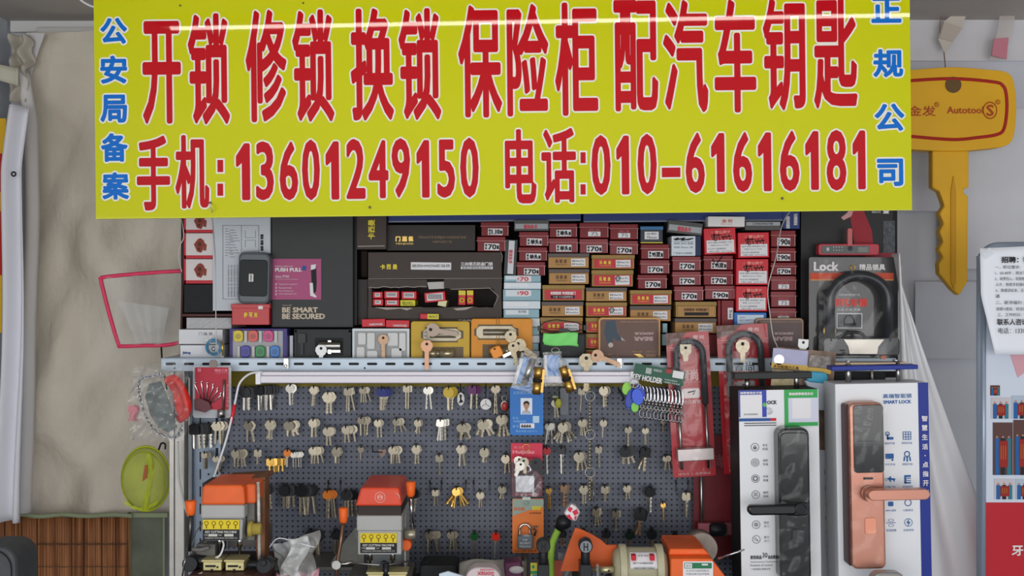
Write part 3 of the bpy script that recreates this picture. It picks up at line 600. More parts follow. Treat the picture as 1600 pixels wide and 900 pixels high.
for a in LB:
    t = lockbox(a[0], a[1], a[2], a[3], a[4], a[7], a[5], a[6])
    if 'tick' in a[7] and '1099' and a[0] == 1099 and a[1] == 399:
        m = t.mb(); m.tube([(1113, 405, .002), (1118, 414, .002), (1128, 401, .002)], .9, 5); t.part('tick_mark', m, INK)
# tan and gold boxes
TAN = mat('tan_kraft', (182, 138, 86), .6, noise=.08); DTOP = mat('grey_brown_lid', (94, 84, 82), .5); GOLDC = mat('gold_card', (156, 124, 66), .5, noise=.08); REDL = mat('red_label', (192, 34, 50), .45)
def goldbox(x0, y0, x1, y1, kind, lab, circle=False):
    t = Thing('cylinder_box', lab, 'box', (x0 + x1) / 2, y1, random.random() * .006, 'gold and tan lock cylinder boxes'); h = y1 - y0; w_ = x1 - x0
    body = {'tan': TAN, 'gold': GOLDC, 'slogan': GOLDC, 'tangold': GOLDC}[kind]
    m = t.mb(); m.box(x0 + 1, y0 + h * .27, x1 - 1, y1 - .4, -.055, 0); t.part('box_body', m, body, bevel=.0006)
    m = t.mb(); m.box(x0 + .3, y0 + .4, x1 - .3, y0 + h * .27, -.056, .0012); t.part('lid', m, DTOP if kind == 'tan' else GOLDC, bevel=.0005)
    yt, yb = y0 + h * .32, y1 - 2
    if kind in ('gold',): sheet(t, 'label', x0 + 4, yt, x1 - 4, yb, .0008, REDL, label='red label')
    if kind == 'slogan':
        sheet(t, 'label', x0 + 4, yt, x1 - 5, yb, .0008, REDL, label='red label'); sheet(t, 'label_stripe', x0 + w_ * .2, y0 + h * .66, x1 - w_ * .24, y0 + h * .85, .0012, INK)
        words_(t, [('老牌国货 专供防盗门', x0 + w_ * .19, y0 + h * .42, x1 - w_ * .22, y0 + h * .62, (.25, .2)), ('十佳 十大品牌锁芯', x0 + w_ * .25, y0 + h * .69, x1 - w_ * .28, y0 + h * .82)], WHITEINK, .0016)
        return t
    if kind == 'tangold':
        sheet(t, 'label', x0 + 4, yt, x1 - 4, yb, .0008, TAN); sheet(t, 'label_stripe', x0 + w_ * .22, y0 + h * .68, x1 - w_ * .2, y0 + h * .88, .0012, INK)
        words_(t, [('老牌国货 专供防盗门', x0 + w_ * .2, y0 + h * .42, x1 - w_ * .2, y0 + h * .62, (.2, .2))], mat('brown_ink', (96, 66, 40), .5), .0016); return t
    mt = YELLOWINK if kind == 'gold' else mat('brown_ink', (96, 66, 40), .5)
    words_(t, [('元', x0 + w_ * .18, y0 + h * .42, x0 + w_ * .25, y0 + h * .66, (.35, .25)), ('敏', x0 + w_ * .28, y0 + h * .42, x0 + w_ * .35, y0 + h * .66, (.35, .25)), ('龙', x0 + w_ * .38, y0 + h * .42, x0 + w_ * .45, y0 + h * .66, (.35, .25)), ('YUANMINLONG', x0 + w_ * .18, y0 + h * .73, x0 + w_ * .45, y0 + h * .8)], mt, .0014)
    k_ = sheet(t, 'sticker', x1 - w_ * .44, yt + 1, x1 - w_ * .1, yb - 1, .0012, STK, a=-1)
    m = t.mb(); a, b = x1 - w_ * .42, x1 - w_ * .13
    m.text('规格:70mm 中心', a, yt + 3, b, yt + 6.4, .0018).text('编号:35mm/35mm', a, yt + 8, b, yt + 11.2, .0018)
    if circle: m.ring(a + 3, yt + 5, 3.4, .6, .002, 16, 5)
    o = t.part('number', m, INK); o.parent = k_
    return t
GB = [
 (856, 395.5, 921, 419, 'tan', 'tan box at the top of the left tan column', 0), (857, 420, 921, 444, 'tan', 'second tan box of the left tan column', 0),
 (924, 398, 992, 420.5, 'gold', 'gold box with a red label, the upper of two right of the tan boxes', 0), (924, 421.5, 990, 448, 'gold', 'gold box with red label and an inked circle, above a tan box', 1),
 (847, 445, 914, 470, 'slogan', 'gold box with a wide red slogan label beside the pale blue stack', 0), (846, 471, 912, 494.5, 'tan', 'tan box directly beneath the red slogan box', 0),
 (844, 495.5, 911, 521, 'gold', 'gold box with red label partly behind the black glasses', 0), (915, 449, 980, 471, 'tan', 'tan box between the two gold boxes with inked circles', 0),
 (915, 472, 980, 495, 'gold', 'gold box with an inked circle just above the brown framed box', 1), (915, 496, 965, 520, 'gold', 'gold box half hidden behind the upper corner of the brown framed box', 0),
 (914, 521, 964, 545, 'gold', 'gold box half hidden beside the lower left of the brown framed box', 0),
 (984, 453, 1050, 476.5, 'gold', 'gold box with red label under the maroon 70 box', 0), (984, 477.5, 1049, 502, 'tan', 'tan box just above the right corner of the brown framed box', 0),
 (1055, 471, 1120, 496, 'tangold', 'dark topped box with a gold slogan label above a tan box', 0), (1054, 497, 1120, 521, 'tan', 'tan box behind the top of the left red lock card', 0),
]
for a in GB: goldbox(a[0], a[1], a[2], a[3], a[4], a[5], a[6])
goldbox(914, 546, 964, 560, 'gold', 'lowest gold box beside the brown framed box at the shelf bar')
goldbox(844, 522, 911, 546, 'gold', 'gold box hidden behind the black case with the green cloth')
# pale blue boxes
CY = mat('pale_cyan_card', (142, 178, 190), .45); CW = mat('pale_white_card', (212, 222, 230), .45)
ys = [430, 441, 452, 470, 483, 497, 511, 524, 536, 548, 560]
cl = ['topmost pale blue box, with a red numbered sticker, beside the torn brown carton', 'slim pale blue box second from the top of its stack', 'pale blue box with the lower red numbered sticker', 'pale blue box fourth from the top of its stack', 'pale blue box fifth from the top of its stack', 'pale blue box sixth from the top of its stack', 'pale blue box seventh from the top of its stack', 'pale blue box behind the orange tray, third from the bottom', 'pale blue box behind the orange tray, second from the bottom', 'bottom pale blue box behind the orange tray']
for i in range(10):
    y0, y1 = ys[i], ys[i + 1]; sh = random.random() * 2
    t = carton('slim_box', cl[i], 787 - (i > 1) * 1.5 + sh * .5, y0, 846 - i * .3 - sh, y1, .0 + random.random() * .004, .05, CY if i % 2 == 0 else CW, 'pale blue boxes left of the tan boxes')
    sheet(t, 'label_band', 790, y0 + 1, 826, y0 + (y1 - y0) * .62, .0005, CW if i % 2 == 0 else WHITE)
    if i in (0, 2):
        k_ = sheet(t, 'sticker', 807, y0 + 1.6, 830, y0 + 10.5, .001, STK); m = t.mb(); m.text('70' if i == 0 else '90', 812, y0 + 2.5, 826, y0 + 9.6, .0016, (.4, .2)).text('体', 808, y0 + 3, 811.5, y0 + 9, .0016); o = t.part('number', m, mat('sticker_red', (206, 60, 80), .5)); o.parent = k_
    elif i == 4: words_(t, [('执手锁', 810, y0 + 2, 822, y0 + 6)], INK)
for (x0, y0, x1, y1, l) in [(1035, 505, 1043, 520, 'short pale blue box peeking beside the right corner of the brown framed box'), (1034, 522, 1043, 540, 'pale box with a dark edge beside the left red lock card')]:
    carton('slim_box', l, x0, y0, x1, y1, 0, .05, CY)
# white framed / large cartons ---------------------------------------------
BRN = mat('brown_carton', (68, 58, 54), .55, noise=.08); DBR = mat('dark_brown_carton', (48, 42, 41), .5); CHAR = mat('charcoal_box', (54, 55, 57), .5, noise=.05)
t = carton('long_box', 'dark brown box with gold logo and script between the upright box and maroon boxes', 604, 351, 743, 392, -.012, .12, DBR)
words_(t, [('门', 618, 369, 626, 377.5, (.6, .5)), ('嘉', 628, 369, 636.5, 377.5, (.5, .4)), ('佩', 638, 369, 646, 377.5, (.5, .4)), ('MENJIAPEI', 619, 379.5, 645.5, 383)], GOLD)
words_(t, [('Advanced & Intelligent mechanical level', 654, 368, 728, 374)], mat('dull_gold', (150, 124, 92), .5), name='script')
words_(t, [('中国梦幻锁芯门锁', 676, 376, 706, 379.6)], mat('dull_gold', (150, 124, 92), .5), name='small_print')
t = carton('upright_carton', 'brown carton standing on end with gold writing turned sideways', 557, 318, 604, 390, .004, .1, BRN)
words_(t, [('卡西曼', 575, 343, 586, 374, (.35, .35), 270)], YELLOWINK)
sheet(t, 'frayed_edge', 559, 384, 601, 385.2, .0008, mat('torn_card', (176, 168, 160), .8), a=-1)
t = carton('brown_carton', 'dark brown carton standing left of the torn one, partly hidden', 556, 436, 575, 508, -.02, .1, DBR)
carton('brown_carton', 'dark carton deep behind the gap left of the torn brown carton', 556, 392, 574, 434, -.06, .08, mat('deep_brown', (60, 40, 38), .6))
# torn open carton
t = Thing('torn_carton', 'large brown carton torn open to show small lock packets inside', 'box', 680, 497, 0)
m = t.mb(); m.box(575, 394, 784, 436, -.13, 0).box(575, 436, 581, 497, -.13, 0).box(775, 436, 784, 497, -.13, 0).box(575, 394, 784, 497, -.13, -.125).box(581, 480, 775, 497, -.13, -.002)
t.part('box_body', m, BRN, bevel=.0006)
m = t.mb(); random.seed(11)
def torn(x0, x1, ya, yb, n, amp): return [(x0 + (x1 - x0) * i / n, ya + (yb - ya) * i / n + random.uniform(-amp, amp)) for i in range(n + 1)]
m.poly([(575, 436)] + torn(575, 667, 449, 449, 14, 1.2) + [(667, 437)], -.001, .0015); m.poly([(694, 436), (694, 450)] + torn(704, 770, 452, 451, 12, 1.2) + [(779, 465), (784, 450), (784, 436)], -.001, .0015)
m.poly([(575, 498), (575, 481)] + torn(585, 770, 480, 480, 18, 1.4) + [(776, 467), (784, 470), (784, 498)], -.001, .001); t.part('torn_flap', m, BRN)
TORN = mat('torn_card', (176, 168, 160), .8)
m = t.mb(); m.tube([(576, 450, .002)] + [(a, b, .002) for a, b in torn(580, 667, 449, 448, 14, 1)], .6, 5); m.tube([(704, 452, .002), (765, 450, .002), (779, 463, .002), (772, 478, .002)], .6, 5)
m.poly([(586, 480), (646, 481), (636, 485), (626, 482), (604, 484)], .001, .003).poly([(708, 482), (740, 479), (728, 484), (714, 485)], .001, .003); m.tube([(575, 435.5, .001), (785, 435, .001)], .5, 4); m.tube([(782, 392, .001), (785, 400, .002), (784, 410, .001)], .5, 4); t.part('torn_paper_edge', m, TORN, label='pale torn paper edges')
m = t.mb(); m.poly([(667, 441), (694, 440), (694, 451), (670, 452)], -.004, -.002); t.part('tab', m, mat('grey_tab', (190, 186, 184), .6), label='pale grey tab')
sheet(t, 'label', 642, 410, 705, 421.5, .0008, STK, a=.6); words_(t, [('规格:双快40-50MM右开(80)锁芯 双面-双快', 644, 413, 703, 418.5)], INK, .0014)
words_(t, [('卡', 594, 413, 602, 421, (.4, .4)), ('西', 604, 413, 611, 421, (.4, .4)), ('曼', 613.5, 413, 621, 421, (.4, .4))], YELLOWINK)
words_(t, [('三向锁芯防盗门锁', 720, 409.5, 770, 415.5, (.2, .2))], WHITEINK, name='title'); sheet(t, 'subtitle_bar', 720, 416.5, 770, 420.5, .0008, STK); words_(t, [('家庭多重智能安防守护', 722, 417, 768, 420.2)], INK, .0014, name='subtitle')
t2 = carton('brown_carton', 'lower brown carton under the torn one with white printing', 575, 498, 783, 512, -.004, .1, BRN); words_(t2, [('三向锁芯防盗门锁', 716, 499, 770, 504, (.1, .1))], WHITEINK)
RP = mat('packet_red', (204, 26, 44), .4)
PK = [(582, 455.5, 598, 466.5, 0), (600, 454.5, 624, 467, 0), (627, 455, 651, 468, 0), (582, 467, 599, 478, 0), (601, 467.5, 624, 478.5, 0), (625, 468.5, 649, 478.5, 1), (663, 456, 696, 472, 0), (684, 468, 698, 479, 2), (716, 453, 728, 477, 3), (729, 453, 740, 476, 3)]
PL = ['red packet at the upper left inside the torn carton', 'red packet second in the upper row inside the torn carton', 'red packet third in the upper row inside the torn carton', 'red packet at the lower left inside the torn carton', 'red packet beneath the second one inside the torn carton', 'yellow ended packet inside the torn carton', 'tilted red packet alone in the middle of the torn carton', 'small white and yellow packet under the tilted red packet', 'red and yellow packet standing left of the dark gap', 'red and yellow packet standing right of its twin']
for i, (x0, y0, x1, y1, kd) in enumerate(PK):
    c = [RP, mat('packet_yellow', (214, 206, 44), .4), mat('packet_pale', (222, 220, 170), .4), RP][kd]
    t = carton('lock_packet', PL[i], x0, y0, x1, y1, -.006 - .001 * (i % 3), .06, c, 'packets inside the torn carton', rot=-5 if i == 6 else (12 if i == 7 else (2 if i == 8 else 0)))
    if kd == 0: k_ = sheet(t, 'sticker', x0 + 4, y0 + 2.5, x1 - 4, y1 - 3, .0006, STK); m = t.mb(); [m.box(x0 + 5.5 + j * 1.5, y0 + 3.5, x0 + 6.2 + j * 1.5, y1 - 4.5, .0006, .001) for j in range(int((x1 - x0 - 10) / 1.5))]; t.part('barcode', m, INK)
    if kd == 1: words_(t, [('RE.NO', x0 + 4, y0 + 3, x1 - 5, y0 + 6), ('BOLT LOCK', x0 + 5, y0 + 6.5, x1 - 3, y1 - 1.5)], INK)
    if kd == 3:
        sheet(t, 'label', x0 + .6, y0 + 1, x1 - .6, y0 + 8, .0006, _M['packet_yellow']); m = t.mb(); m.ring((x0 + x1) / 2, y0 + 16, 3.3, 1, .001, 12, 5); t.part('print', m, mat('packet_yellow', (0, 0, 0)) if i == 8 else YELLOWINK)
for (x0, y0, x1, y1, r_, l) in [(565, 498, 602, 511, -1.5, 'small red packet lying on the left of the white tray'), (602.5, 500, 640, 512, 1, 'small red packet lying on the right of the white tray'), (656, 490, 686, 499, 1, 'red and yellow packet lying on the lower brown carton')]:
    t = carton('lock_packet', l, x0, y0, x1, y1, .012, .03, RP, rot=r_)
    if x0 == 656: sheet(t, 'label', 668, 490.6, 685.5, 498.6, .0006, _M['packet_yellow']); words_(t, [('BOLT', 671, 493, 684, 496.5)], INK)
    else: words_(t, [('HARDWARE', x0 + 12, y0 + 7, x1 - 4, y0 + 10.5, (.1, .1))], WHITEINK)
# blue boxes under the sign edge
NAVY = mat('navy_box', (40, 58, 116), .5)
for x0, x1, l in [(606, 908, 'long navy blue box on top of the stacks, left of its twin'), (911, 1245, 'long navy blue box on top of the stacks, right of its twin')]:
    t = carton('long_blue_box', l, x0, 300, x1, 346, -.01, .1, NAVY, rot=-.5); sheet(t, 'bottom_edge', x0 + 1, 344, x1 - 1, 346.3, .0006, mat('grey_edge', (120, 126, 144), .5))
# top mixed boxes
def grey_tilt(x0, y0, x1, y1, rot, l, txt):
    t = carton('lock_case', l, x0, y0, x1, y1, 0, .05, mat('dark_grey_card', (84, 84, 84), .5), rot=rot)
    h = y1 - y0; sheet(t, 'label_band', x0 + 2, y0 + h * .35, x1 - 2, y0 + h * .8, .0006, mat('silver_band', (164, 168, 174), .4)); words_(t, [(txt, x0 + 15, y0 + h * .42, x1 - 18, y0 + h * .82, (.25, .2))], mat('sticker_red', (206, 60, 80), .5)); return t
grey_tilt(803, 343.5, 858, 361, 0, 'grey lock case with a silver band at the top left of the stacks', '锁体执手')
grey_tilt(1043, 346, 1098, 366, 6.5, 'tilted grey lock case with a silver band above the scribbled white box', '锁体执手')
t = carton('lock_case', 'grey lock case beside the small white box under the sign edge', 1164, 345.5, 1220, 360, 0, .05, mat('dark_grey_card', (84, 84, 84), .5)); sheet(t, 'label_band', 1166, 347, 1219, 352.5, .0006, mat('silver_band', (164, 168, 174), .4)); words_(t, [('CONOMASTER', 1176, 348, 1208, 351.5)], INK)
t = carton('white_box', 'small white box with faint red print lying under the sign edge', 1106, 338, 1164, 354.5, .012, .05, mat('bright_white_box', (232, 230, 230), .5), rot=.5); words_(t, [('金 利', 1128, 342.5, 1144, 348, (.2, .2)), ('JINLI LOCK', 1126, 344 + 5.5, 1144, 351.5)], mat('orange_print', (210, 120, 100), .5))
t = carton('black_white_case', 'black case with a white band standing tilted beside the maroon boxes', 788, 374, 808, 430, -.003, .05, mat('charcoal_case', (44, 46, 50), .4), rot=3); sheet(t, 'label_band', 794, 376, 803, 428, .0006, mat('silver_white_band', (206, 208, 216), .4)); words_(t, [('锁体执手', 794.5, 390, 801, 412, (.2, .2), 90)], mat('sticker_red', (206, 60, 80), .5))
t = carton('small_box', 'small blue and black box with a white sticker above a maroon box', 1000.5, 354, 1036, 380, 0, .05, mat('blue_black_box', (36, 44, 58), .4)); sheet(t, 'lid', 1000.5, 354, 1036, 359, .001, mat('bright_blue_edge', (40, 110, 160), .4)); sheet(t, 'base_edge', 1001, 378.6, 1035.5, 380, .001, YELLOWINK); sheet(t, 'sticker', 1007, 362, 1029, 374, .0012, STK); words_(t, [('AB-锁芯', 1010, 363.5, 1026, 367), ('70mm', 1010, 369, 1026, 373)], INK, .0018)
t = carton('white_box', 'white box with navy side and a black scribble on its front', 1049, 368.5, 1087, 400, .004, .05, mat('blue_white_card', (214, 222, 232), .5)); m = t.mb(); m.box(1087, 369, 1095, 399.6, -.05, .0); t.part('side', m, mat('navy_side', (30, 44, 84), .5)); sheet(t, 'ruled_frame', 1052, 377, 1084, 377.6, .0006, GREYINK)
m = t.mb(); m.tube(bez([(1053, 374, .001), (1060, 372, .002), (1055, 375, .002), (1070, 372, .002), (1064, 375.5, .002), (1080, 373, .002), (1074, 374.8, .002), (1083, 372.5, .001)], 4), .9, 5); t.part('scribble', m, INK); words_(t, [('规格 型号 数量', 1053, 379, 1083, 382), ('双快 70mm 1套', 1053, 385, 1083, 388), ('广东省中山市制锁厂', 1052, 394, 1084, 397.5)], GREYINK)
def redwhite(x0, y0, x1, y1, l, rot=0):
    t = carton('red_white_box', l, x0, y0, x1, y1, .006, .055, mat('bright_red_card', (206, 30, 48), .42), 'red boxes with white labels and black scribbles', rot=rot); h = y1 - y0; w_ = x1 - x0
    sheet(t, 'label', x0 + 4, y0 + h * .46, x1 - 3, y1 - 3, .0008, STK); words_(t, [('雪仙莱宁', x0 + w_ * .34, y0 + 4, x1 - w_ * .18, y0 + 9, (.15, .15)), ('XUEXIANLAI LOCKS', x0 + w_ * .18, y0 + 11, x1 - w_ * .16, y0 + 13.5), ('安全 锁芯 门锁', x0 + w_ * .2, y0 + 14.5, x1 - w_ * .15, y0 + 17.5)], mat('pale_red_print', (236, 150, 140), .5), .001)
    m = t.mb(); m.ring(x0 + w_ * .24, y0 + 7, 2, .4, .001, 4, 5); t.part('emblem', m, mat('pale_red_print', (236, 150, 140), .5))
    words_(t, [('型号 规格 双快锁芯 左右', x0 + 6, y0 + h * .52, x1 - 6, y0 + h * .58), ('锁体 65mm 开向', x0 + 10, y0 + h * .63, x1 - 12, y0 + h * .68), ('中山市小榄镇制造', x0 + 6, y0 + h * .76, x1 - 16, y0 + h * .82), ('电话 0760', x0 + 8, y0 + h * .86, x1 - 6, y0 + h * .91)], GREYINK, .0014, 'small_print')
    m = t.mb(); q = [(x0 + w_ * .22 + w_ * .6 * i / 11, y0 + h * (.33 + (.13 if i % 2 else -.09) * (1 if i % 3 else .6)), .0018) for i in range(12)]
    m.tube(q[:6], .7, 5).tube(q[6:], .7, 5).tube([(x0 + w_ * .25, y0 + h * .3, .0018), (x0 + w_ * .5, y0 + h * .27, .0018)], .7, 5).tube([(x0 + w_ * .55, y0 + h * .36, .0018), (x0 + w_ * .85, y0 + h * .31, .0018)], .7, 5).tube([(x0 + w_ * .3, y0 + h * .22, .0018), (x0 + w_ * .34, y0 + h * .5, .0018), (x0 + w_ * .4, y0 + h * .46, .0018)], .7, 5); t.part('scribble', m, INK)
redwhite(1100, 356, 1150, 397.5, 'bright red box with white label just under the small white box', -2)
redwhite(1153, 363, 1202, 403, 'topmost bright red box of the three stacked above the blue box', -1)
redwhite(1150, 404.5, 1201, 445.5, 'middle bright red box of the three stacked above the blue box')
redwhite(1150, 447, 1199, 487, 'lowest bright red box of the three, resting on the blue box')
t = carton('blue_box', 'bright blue box with a pale label under the bright red boxes', 1147, 488, 1198, 512, .008, .05, mat('bright_blue_card', (44, 110, 190), .45)); sheet(t, 'label', 1152, 492, 1193, 506, .0008, mat('pale_blue_label', (206, 220, 236), .5)); words_(t, [('LOCKS', 1156, 495, 1164, 497), ('SECURITY LOCK', 1155, 499, 1190, 501.5)], BLUEINK, .0014)
t = carton('upright_lock_box', 'maroon box standing on end beside the bright blue box', 1127, 469, 1147, 512, 0, .04, MAROON); sheet(t, 'sticker', 1137, 481, 1145, 499, .0008, STK); words_(t, [('70 mm', 1139, 484, 1143.5, 497, (.1, .1), 90)], INK, .0014)
carton('upright_lock_box', 'narrow maroon box edge standing right of the gold striped box', 1121, 469, 1126.5, 512, -.002, .04, MAROON)
carton('lock_box', 'maroon box low behind the left red lock card', 1101, 522, 1122, 556, -.01, .05, MAROONL)
t = carton('blue_paper_box', 'navy box edge with white writing standing at the right under the sign', 1223, 300, 1250, 358, -.008, .06, NAVY); words_(t, [('智能指纹密码锁说明', 1228, 338, 1234, 357, (.1, .1), 90), ('安全便捷智能防盗', 1240, 334, 1246, 352, (.1, .1), 90)], WHITEINK)
# left side boxes ---------------------------------------------------------
WB = mat('white_red_box', (216, 208, 208), .5)
for i, (y0, y1, yl) in enumerate([(300, 363.5, 359), (364, 404, 399), (404.5, 443, 438)]):
    t = carton('picture_box', ['white box with red edge and brown lock picture, half hidden by the sign', 'white box with red edge, middle of the three at the left end', 'white box with red edge, lowest of the three at the left end'][i], 288, y0, 334, y1, -.004, .12, WB, 'red edged boxes at the left end')
    sheet(t, 'red_band', 288, yl, 334, y1, .0008, REDL); sheet(t, 'red_band', 287.5, y0, 290.5, y1, .0008, REDL)
    cy = (max(y0, 328) + yl) / 2 + (6 if i == 0 else 0) - (10 if i == 0 else 0); cy = [346, 383, 422][i]
    m = t.mb(); BR = mat('brown_print', (140, 62, 48), .6)
    m.poly([(306, cy - 5), (309, cy - 9), (313, cy - 11), (318, cy - 8), (320, cy - 3), (323, cy - 1), (321, cy + 2), (318, cy + 3), (317, cy + 8), (314, cy + 12), (308, cy + 10), (306, cy + 5), (303, cy - 1)], 0, .0008)
    m.poly([(319, cy - 2), (323, cy - 1), (322, cy + 9), (318, cy + 8)], 0, .001); t.part('picture', m, BR)
    m = t.mb(); m.poly([(309, cy - 4), (314, cy - 5), (315, cy + 1), (310, cy + 2)], .0008, .0012).box(309, cy + 4, 313, cy + 8, .0008, .0012); t.part('picture_detail', m, mat('dark_print', (84, 40, 40), .6))
carton('black_box', 'plain black box under the three red edged boxes', 287, 444, 334, 489, -.004, .12, BLACKM)
t = carton('shelf_plate', 'dark reddish shelf strip behind the left boxes', 284, 490, 365, 495, .006, .12, mat('dark_red_strip', (78, 36, 36), .5)); 
t = carton('paper_stack', 'loose white papers and clear bag lying above the white box', 291, 496, 362, 514, .0, .1, mat('dusty_white', (186, 184, 186), .6)); m = t.mb(); m.grid(lambda u, v: (296 + 64 * u, 498 + 14 * v, .004 + .003 * math.sin(u * 19 + v * 7)), 14, 5); t.part('clear_bag', m, CLEARC)
t = carton('white_carton', 'long white carton with faint grey print at the left end of the shelf', 279, 514.5, 348, 538, .01, .1, mat('soft_white', (220, 220, 224), .5)); words_(t, [('门 磁 锁', 311, 519, 332, 524)], GREYINK)
t = carton('white_carton', 'small white box with a blue logo standing on the shelf bar', 281, 539, 349, 560, .012, .08, mat('soft_white2', (228, 229, 235), .5)); words_(t, [('Jinlong', 285.5, 549, 298, 554, (.2, .2))], BLUEINK)
t = Thing('wire_coil', 'small coil of blue wire in a clear bag at the left of the shelf', 'wire coil', 334, 560, .03); m = t.mb()
for j in range(5): m.ring(334 + j * .3, 543 - j * .2, 9 + j * .9, 1, .001 * j, 24, 6)
t.part('coil', m, mat('blue_wire', (60, 140, 180), .35)); m = t.mb(); m.grid(lambda u, v: (318 + 34 * u, 524 + 36 * v, .006 + .004 * math.sin(u * 9) * math.sin(v * 8)), 12, 12); t.part('clear_bag', m, CLEAR)
m = t.mb(); m.ball(334, 545, .002, 3, 4, 3); t.part('metal_tip', m, STEEL); m = t.mb(); m.tube([(347, 530, .004), (350, 556, .004)], 2, 6); t.part('brass_strip', m, BRASS)
t = carton('instruction_box', 'tall white box with a mounting diagram printed sideways', 332, 320, 423, 486, .002, .12, mat('cool_white_box', (196, 202, 210), .5)); m = t.mb()
for a in [(348, 352, 404, 352.6), (348, 467, 404, 467.6), (348, 352, 348.6, 467), (404, 352, 404.6, 467), (377, 352, 377.5, 410), (379, 392, 404, 392.5)]: m.box(*a, 0, .0006)
for y in (360, 375): m.box(383, y, 383.5, y + 11, 0, .0006).box(399, y, 399.5, y + 11, 0, .0006).box(383, y + (11 if y == 360 else 0), 399.5, y + (11.5 if y == 360 else .5), 0, .0006)
for j in range(22): yy = 357 + j * 2.1; m.box(352 + (j * 7) % 14, yy, 356 + (j * 11) % 20, yy + .7, 0, .0006)
t.part('diagram', m, GREYINK)
words_(t, [('锁具 安装 说明', 407, 366, 412, 392, (.3, .3), 90)], INK, name='title'); words_(t, [('本产品适用于各类门型 请仔细阅读', 356 + j * 4.6, 414, 358.6 + j * 4.6, 464, (0, 0), 90) for j in range(4)], GREYINK, name='small_print')
t = carton('red_tin', 'red tin with yellow Chinese writing under the black speaker', 362, 476, 421, 508, .02, .06, mat('red_tin', (188, 30, 38), .35, spec=.4)); m = t.mb(); m.box(361, 475, 422, 482, -.06, .0015); t.part('lid', m, mat('red_tin', (0, 0, 0)), bevel=.0006); words_(t, [('伊', 381, 488, 387, 496, (.4, .4)), ('可', 389, 488, 395, 496, (.4, .4)), ('夫', 397, 488, 403, 496, (.4, .4))], YELLOWINK); sheet(t, 'sticker', 404, 478, 411, 483, .002, STK)
t = Thing('bluetooth_speaker', 'black and grey rounded portable speaker standing on the red tin', 'speaker', 396, 475, .03, rot=1.2); m = t.mb(); m.rbox(371.5, 394, 421, 475, 9, -.04, 0, 6); t.part('shell', m, mat('speaker_grey', (92, 98, 104), .35, noise=.05), bevel=.004)
m = t.mb(); m.rbox(374.5, 406, 418, 463, 5, 0, .002, 5); t.part('grille', m, mat('speaker_black', (26, 32, 36), .5), bevel=.001); m = t.mb(); m.box(389.5, 428, 396.5, 440, .002, .003); t.part('badge', m, mat('badge_white', (220, 220, 214), .4)); words_(t, [('SANSUI', 391.5, 429, 394.5, 439, (.1, .1), 90)], INK, .0034)
t = carton('smart_lock_box', 'large charcoal box with a magenta label and pale lettering', 424, 318, 552, 512, .006, .16, CHAR, bevel=.0012); m = t.mb(); m.box(552, 330, 556, 508, -.1, -.012); t.part('side_flap', m, mat('black_flap', (26, 27, 29), .5))
sheet(t, 'label', 423.5, 404.5, 502, 468, .0008, mat('magenta_label', (172, 76, 122), .45), label='magenta label'); words_(t, [('PUSH PULL', 430, 418.5, 472, 424.5, (.5, .3)), ('Premium smart lock', 430, 414.5, 458, 417), ('Gate P700', 430, 430, 452, 434), ('Automatic & easy operation', 430, 435.5, 466, 437.3), ('Fingerprint recognition', 436, 443, 465, 445.5), ('Password lock', 436, 448.5, 456, 451), ('Key mechanical', 436, 453.5, 458, 456), ('Mobile application lock', 436, 458, 464, 460.5)], WHITEINK, .0014)
m = t.mb(); [m.box(430, y, 433, y + 3.4, .0008, .0012) for y in (442.5, 448, 453, 458)]; t.part('icons', m, mat('pink_icons', (214, 160, 186), .5))
m = t.mb(); m.poly([(473, 415), (479, 416), (478, 423), (472, 422)], .0008, .0014); t.part('logo', m, BLUEINK)
m = t.mb(); m.use(INK).poly([(486, 418), (494, 414), (495, 440), (494, 456), (488, 460), (487, 440)], .0008, .0012).use(STK).poly([(484, 442), (489, 442), (490, 458), (495, 463), (494, 465), (485, 462)], .0012, .0016).poly([(486, 414), (494, 413), (493, 420), (486, 422)], .0012, .0016); t.part('picture', m)
words_(t, [('BE SMART', 441, 480, 497, 488.5, (.55, .4)), ('BE SECURED', 441, 489.8, 508, 498.5, (.55, .4)), ('Smart life', 442, 476, 456, 478)], mat('warm_print', (206, 190, 168), .5))
# right side: black big box + tester + U-lock
t = carton('large_black_box', 'large black box with a red sleeve picture behind the motorcycle lock', 1251, 300, 1396, 557, -.02, .13, mat('black_box', (38, 38, 40), .5)); m = t.mb()
m.use(mat('sleeve_red', (150, 30, 44), .5)).poly([(1326, 326), (1348, 326), (1362, 360), (1364, 382), (1335, 382)], 0, .0008).use(mat('hand_print', (204, 150, 150), .5)).poly([(1314, 340), (1324, 332), (1328, 322), (1334, 326), (1330, 338), (1318, 344)], 0, .001); t.part('picture', m)
words_(t, [('让智能生活更简单安全每一天', 1358, 322, 1396, 326), ('智能生活 安全', 1362, 329, 1376, 333), ('爱', 1379, 328, 1389, 334, (.3, .3))], WHITEINK)
sheet(t, 'side_print', 1380, 345, 1398, 398, .0008, mat('grey_print', (84, 88, 94), .6, noise=.5, scale=200)); sheet(t, 'red_strip', 1352, 395, 1400, 402, .001, mat('dull_red', (140, 40, 52), .5))
t = Thing('signal_tester', 'red and grey handheld tester lying on top of the motorcycle lock card', 'tester', 1326, 399, .01); m = t.mb(); m.rbox(1279, 381, 1374, 399, 4, -.02, 0, 4); t.part('case', m, mat('rosy_red', (186, 66, 78), .4), bevel=.0015); m = t.mb(); m.rbox(1284, 384, 1358, 396, 2, 0, .0012, 3); t.part('face', m, mat('panel_grey', (96, 100, 100), .4)); m = t.mb(); m.cyl(1328, 388, 4, .0012, .002, 14); t.part('knob', m, BLACKP)
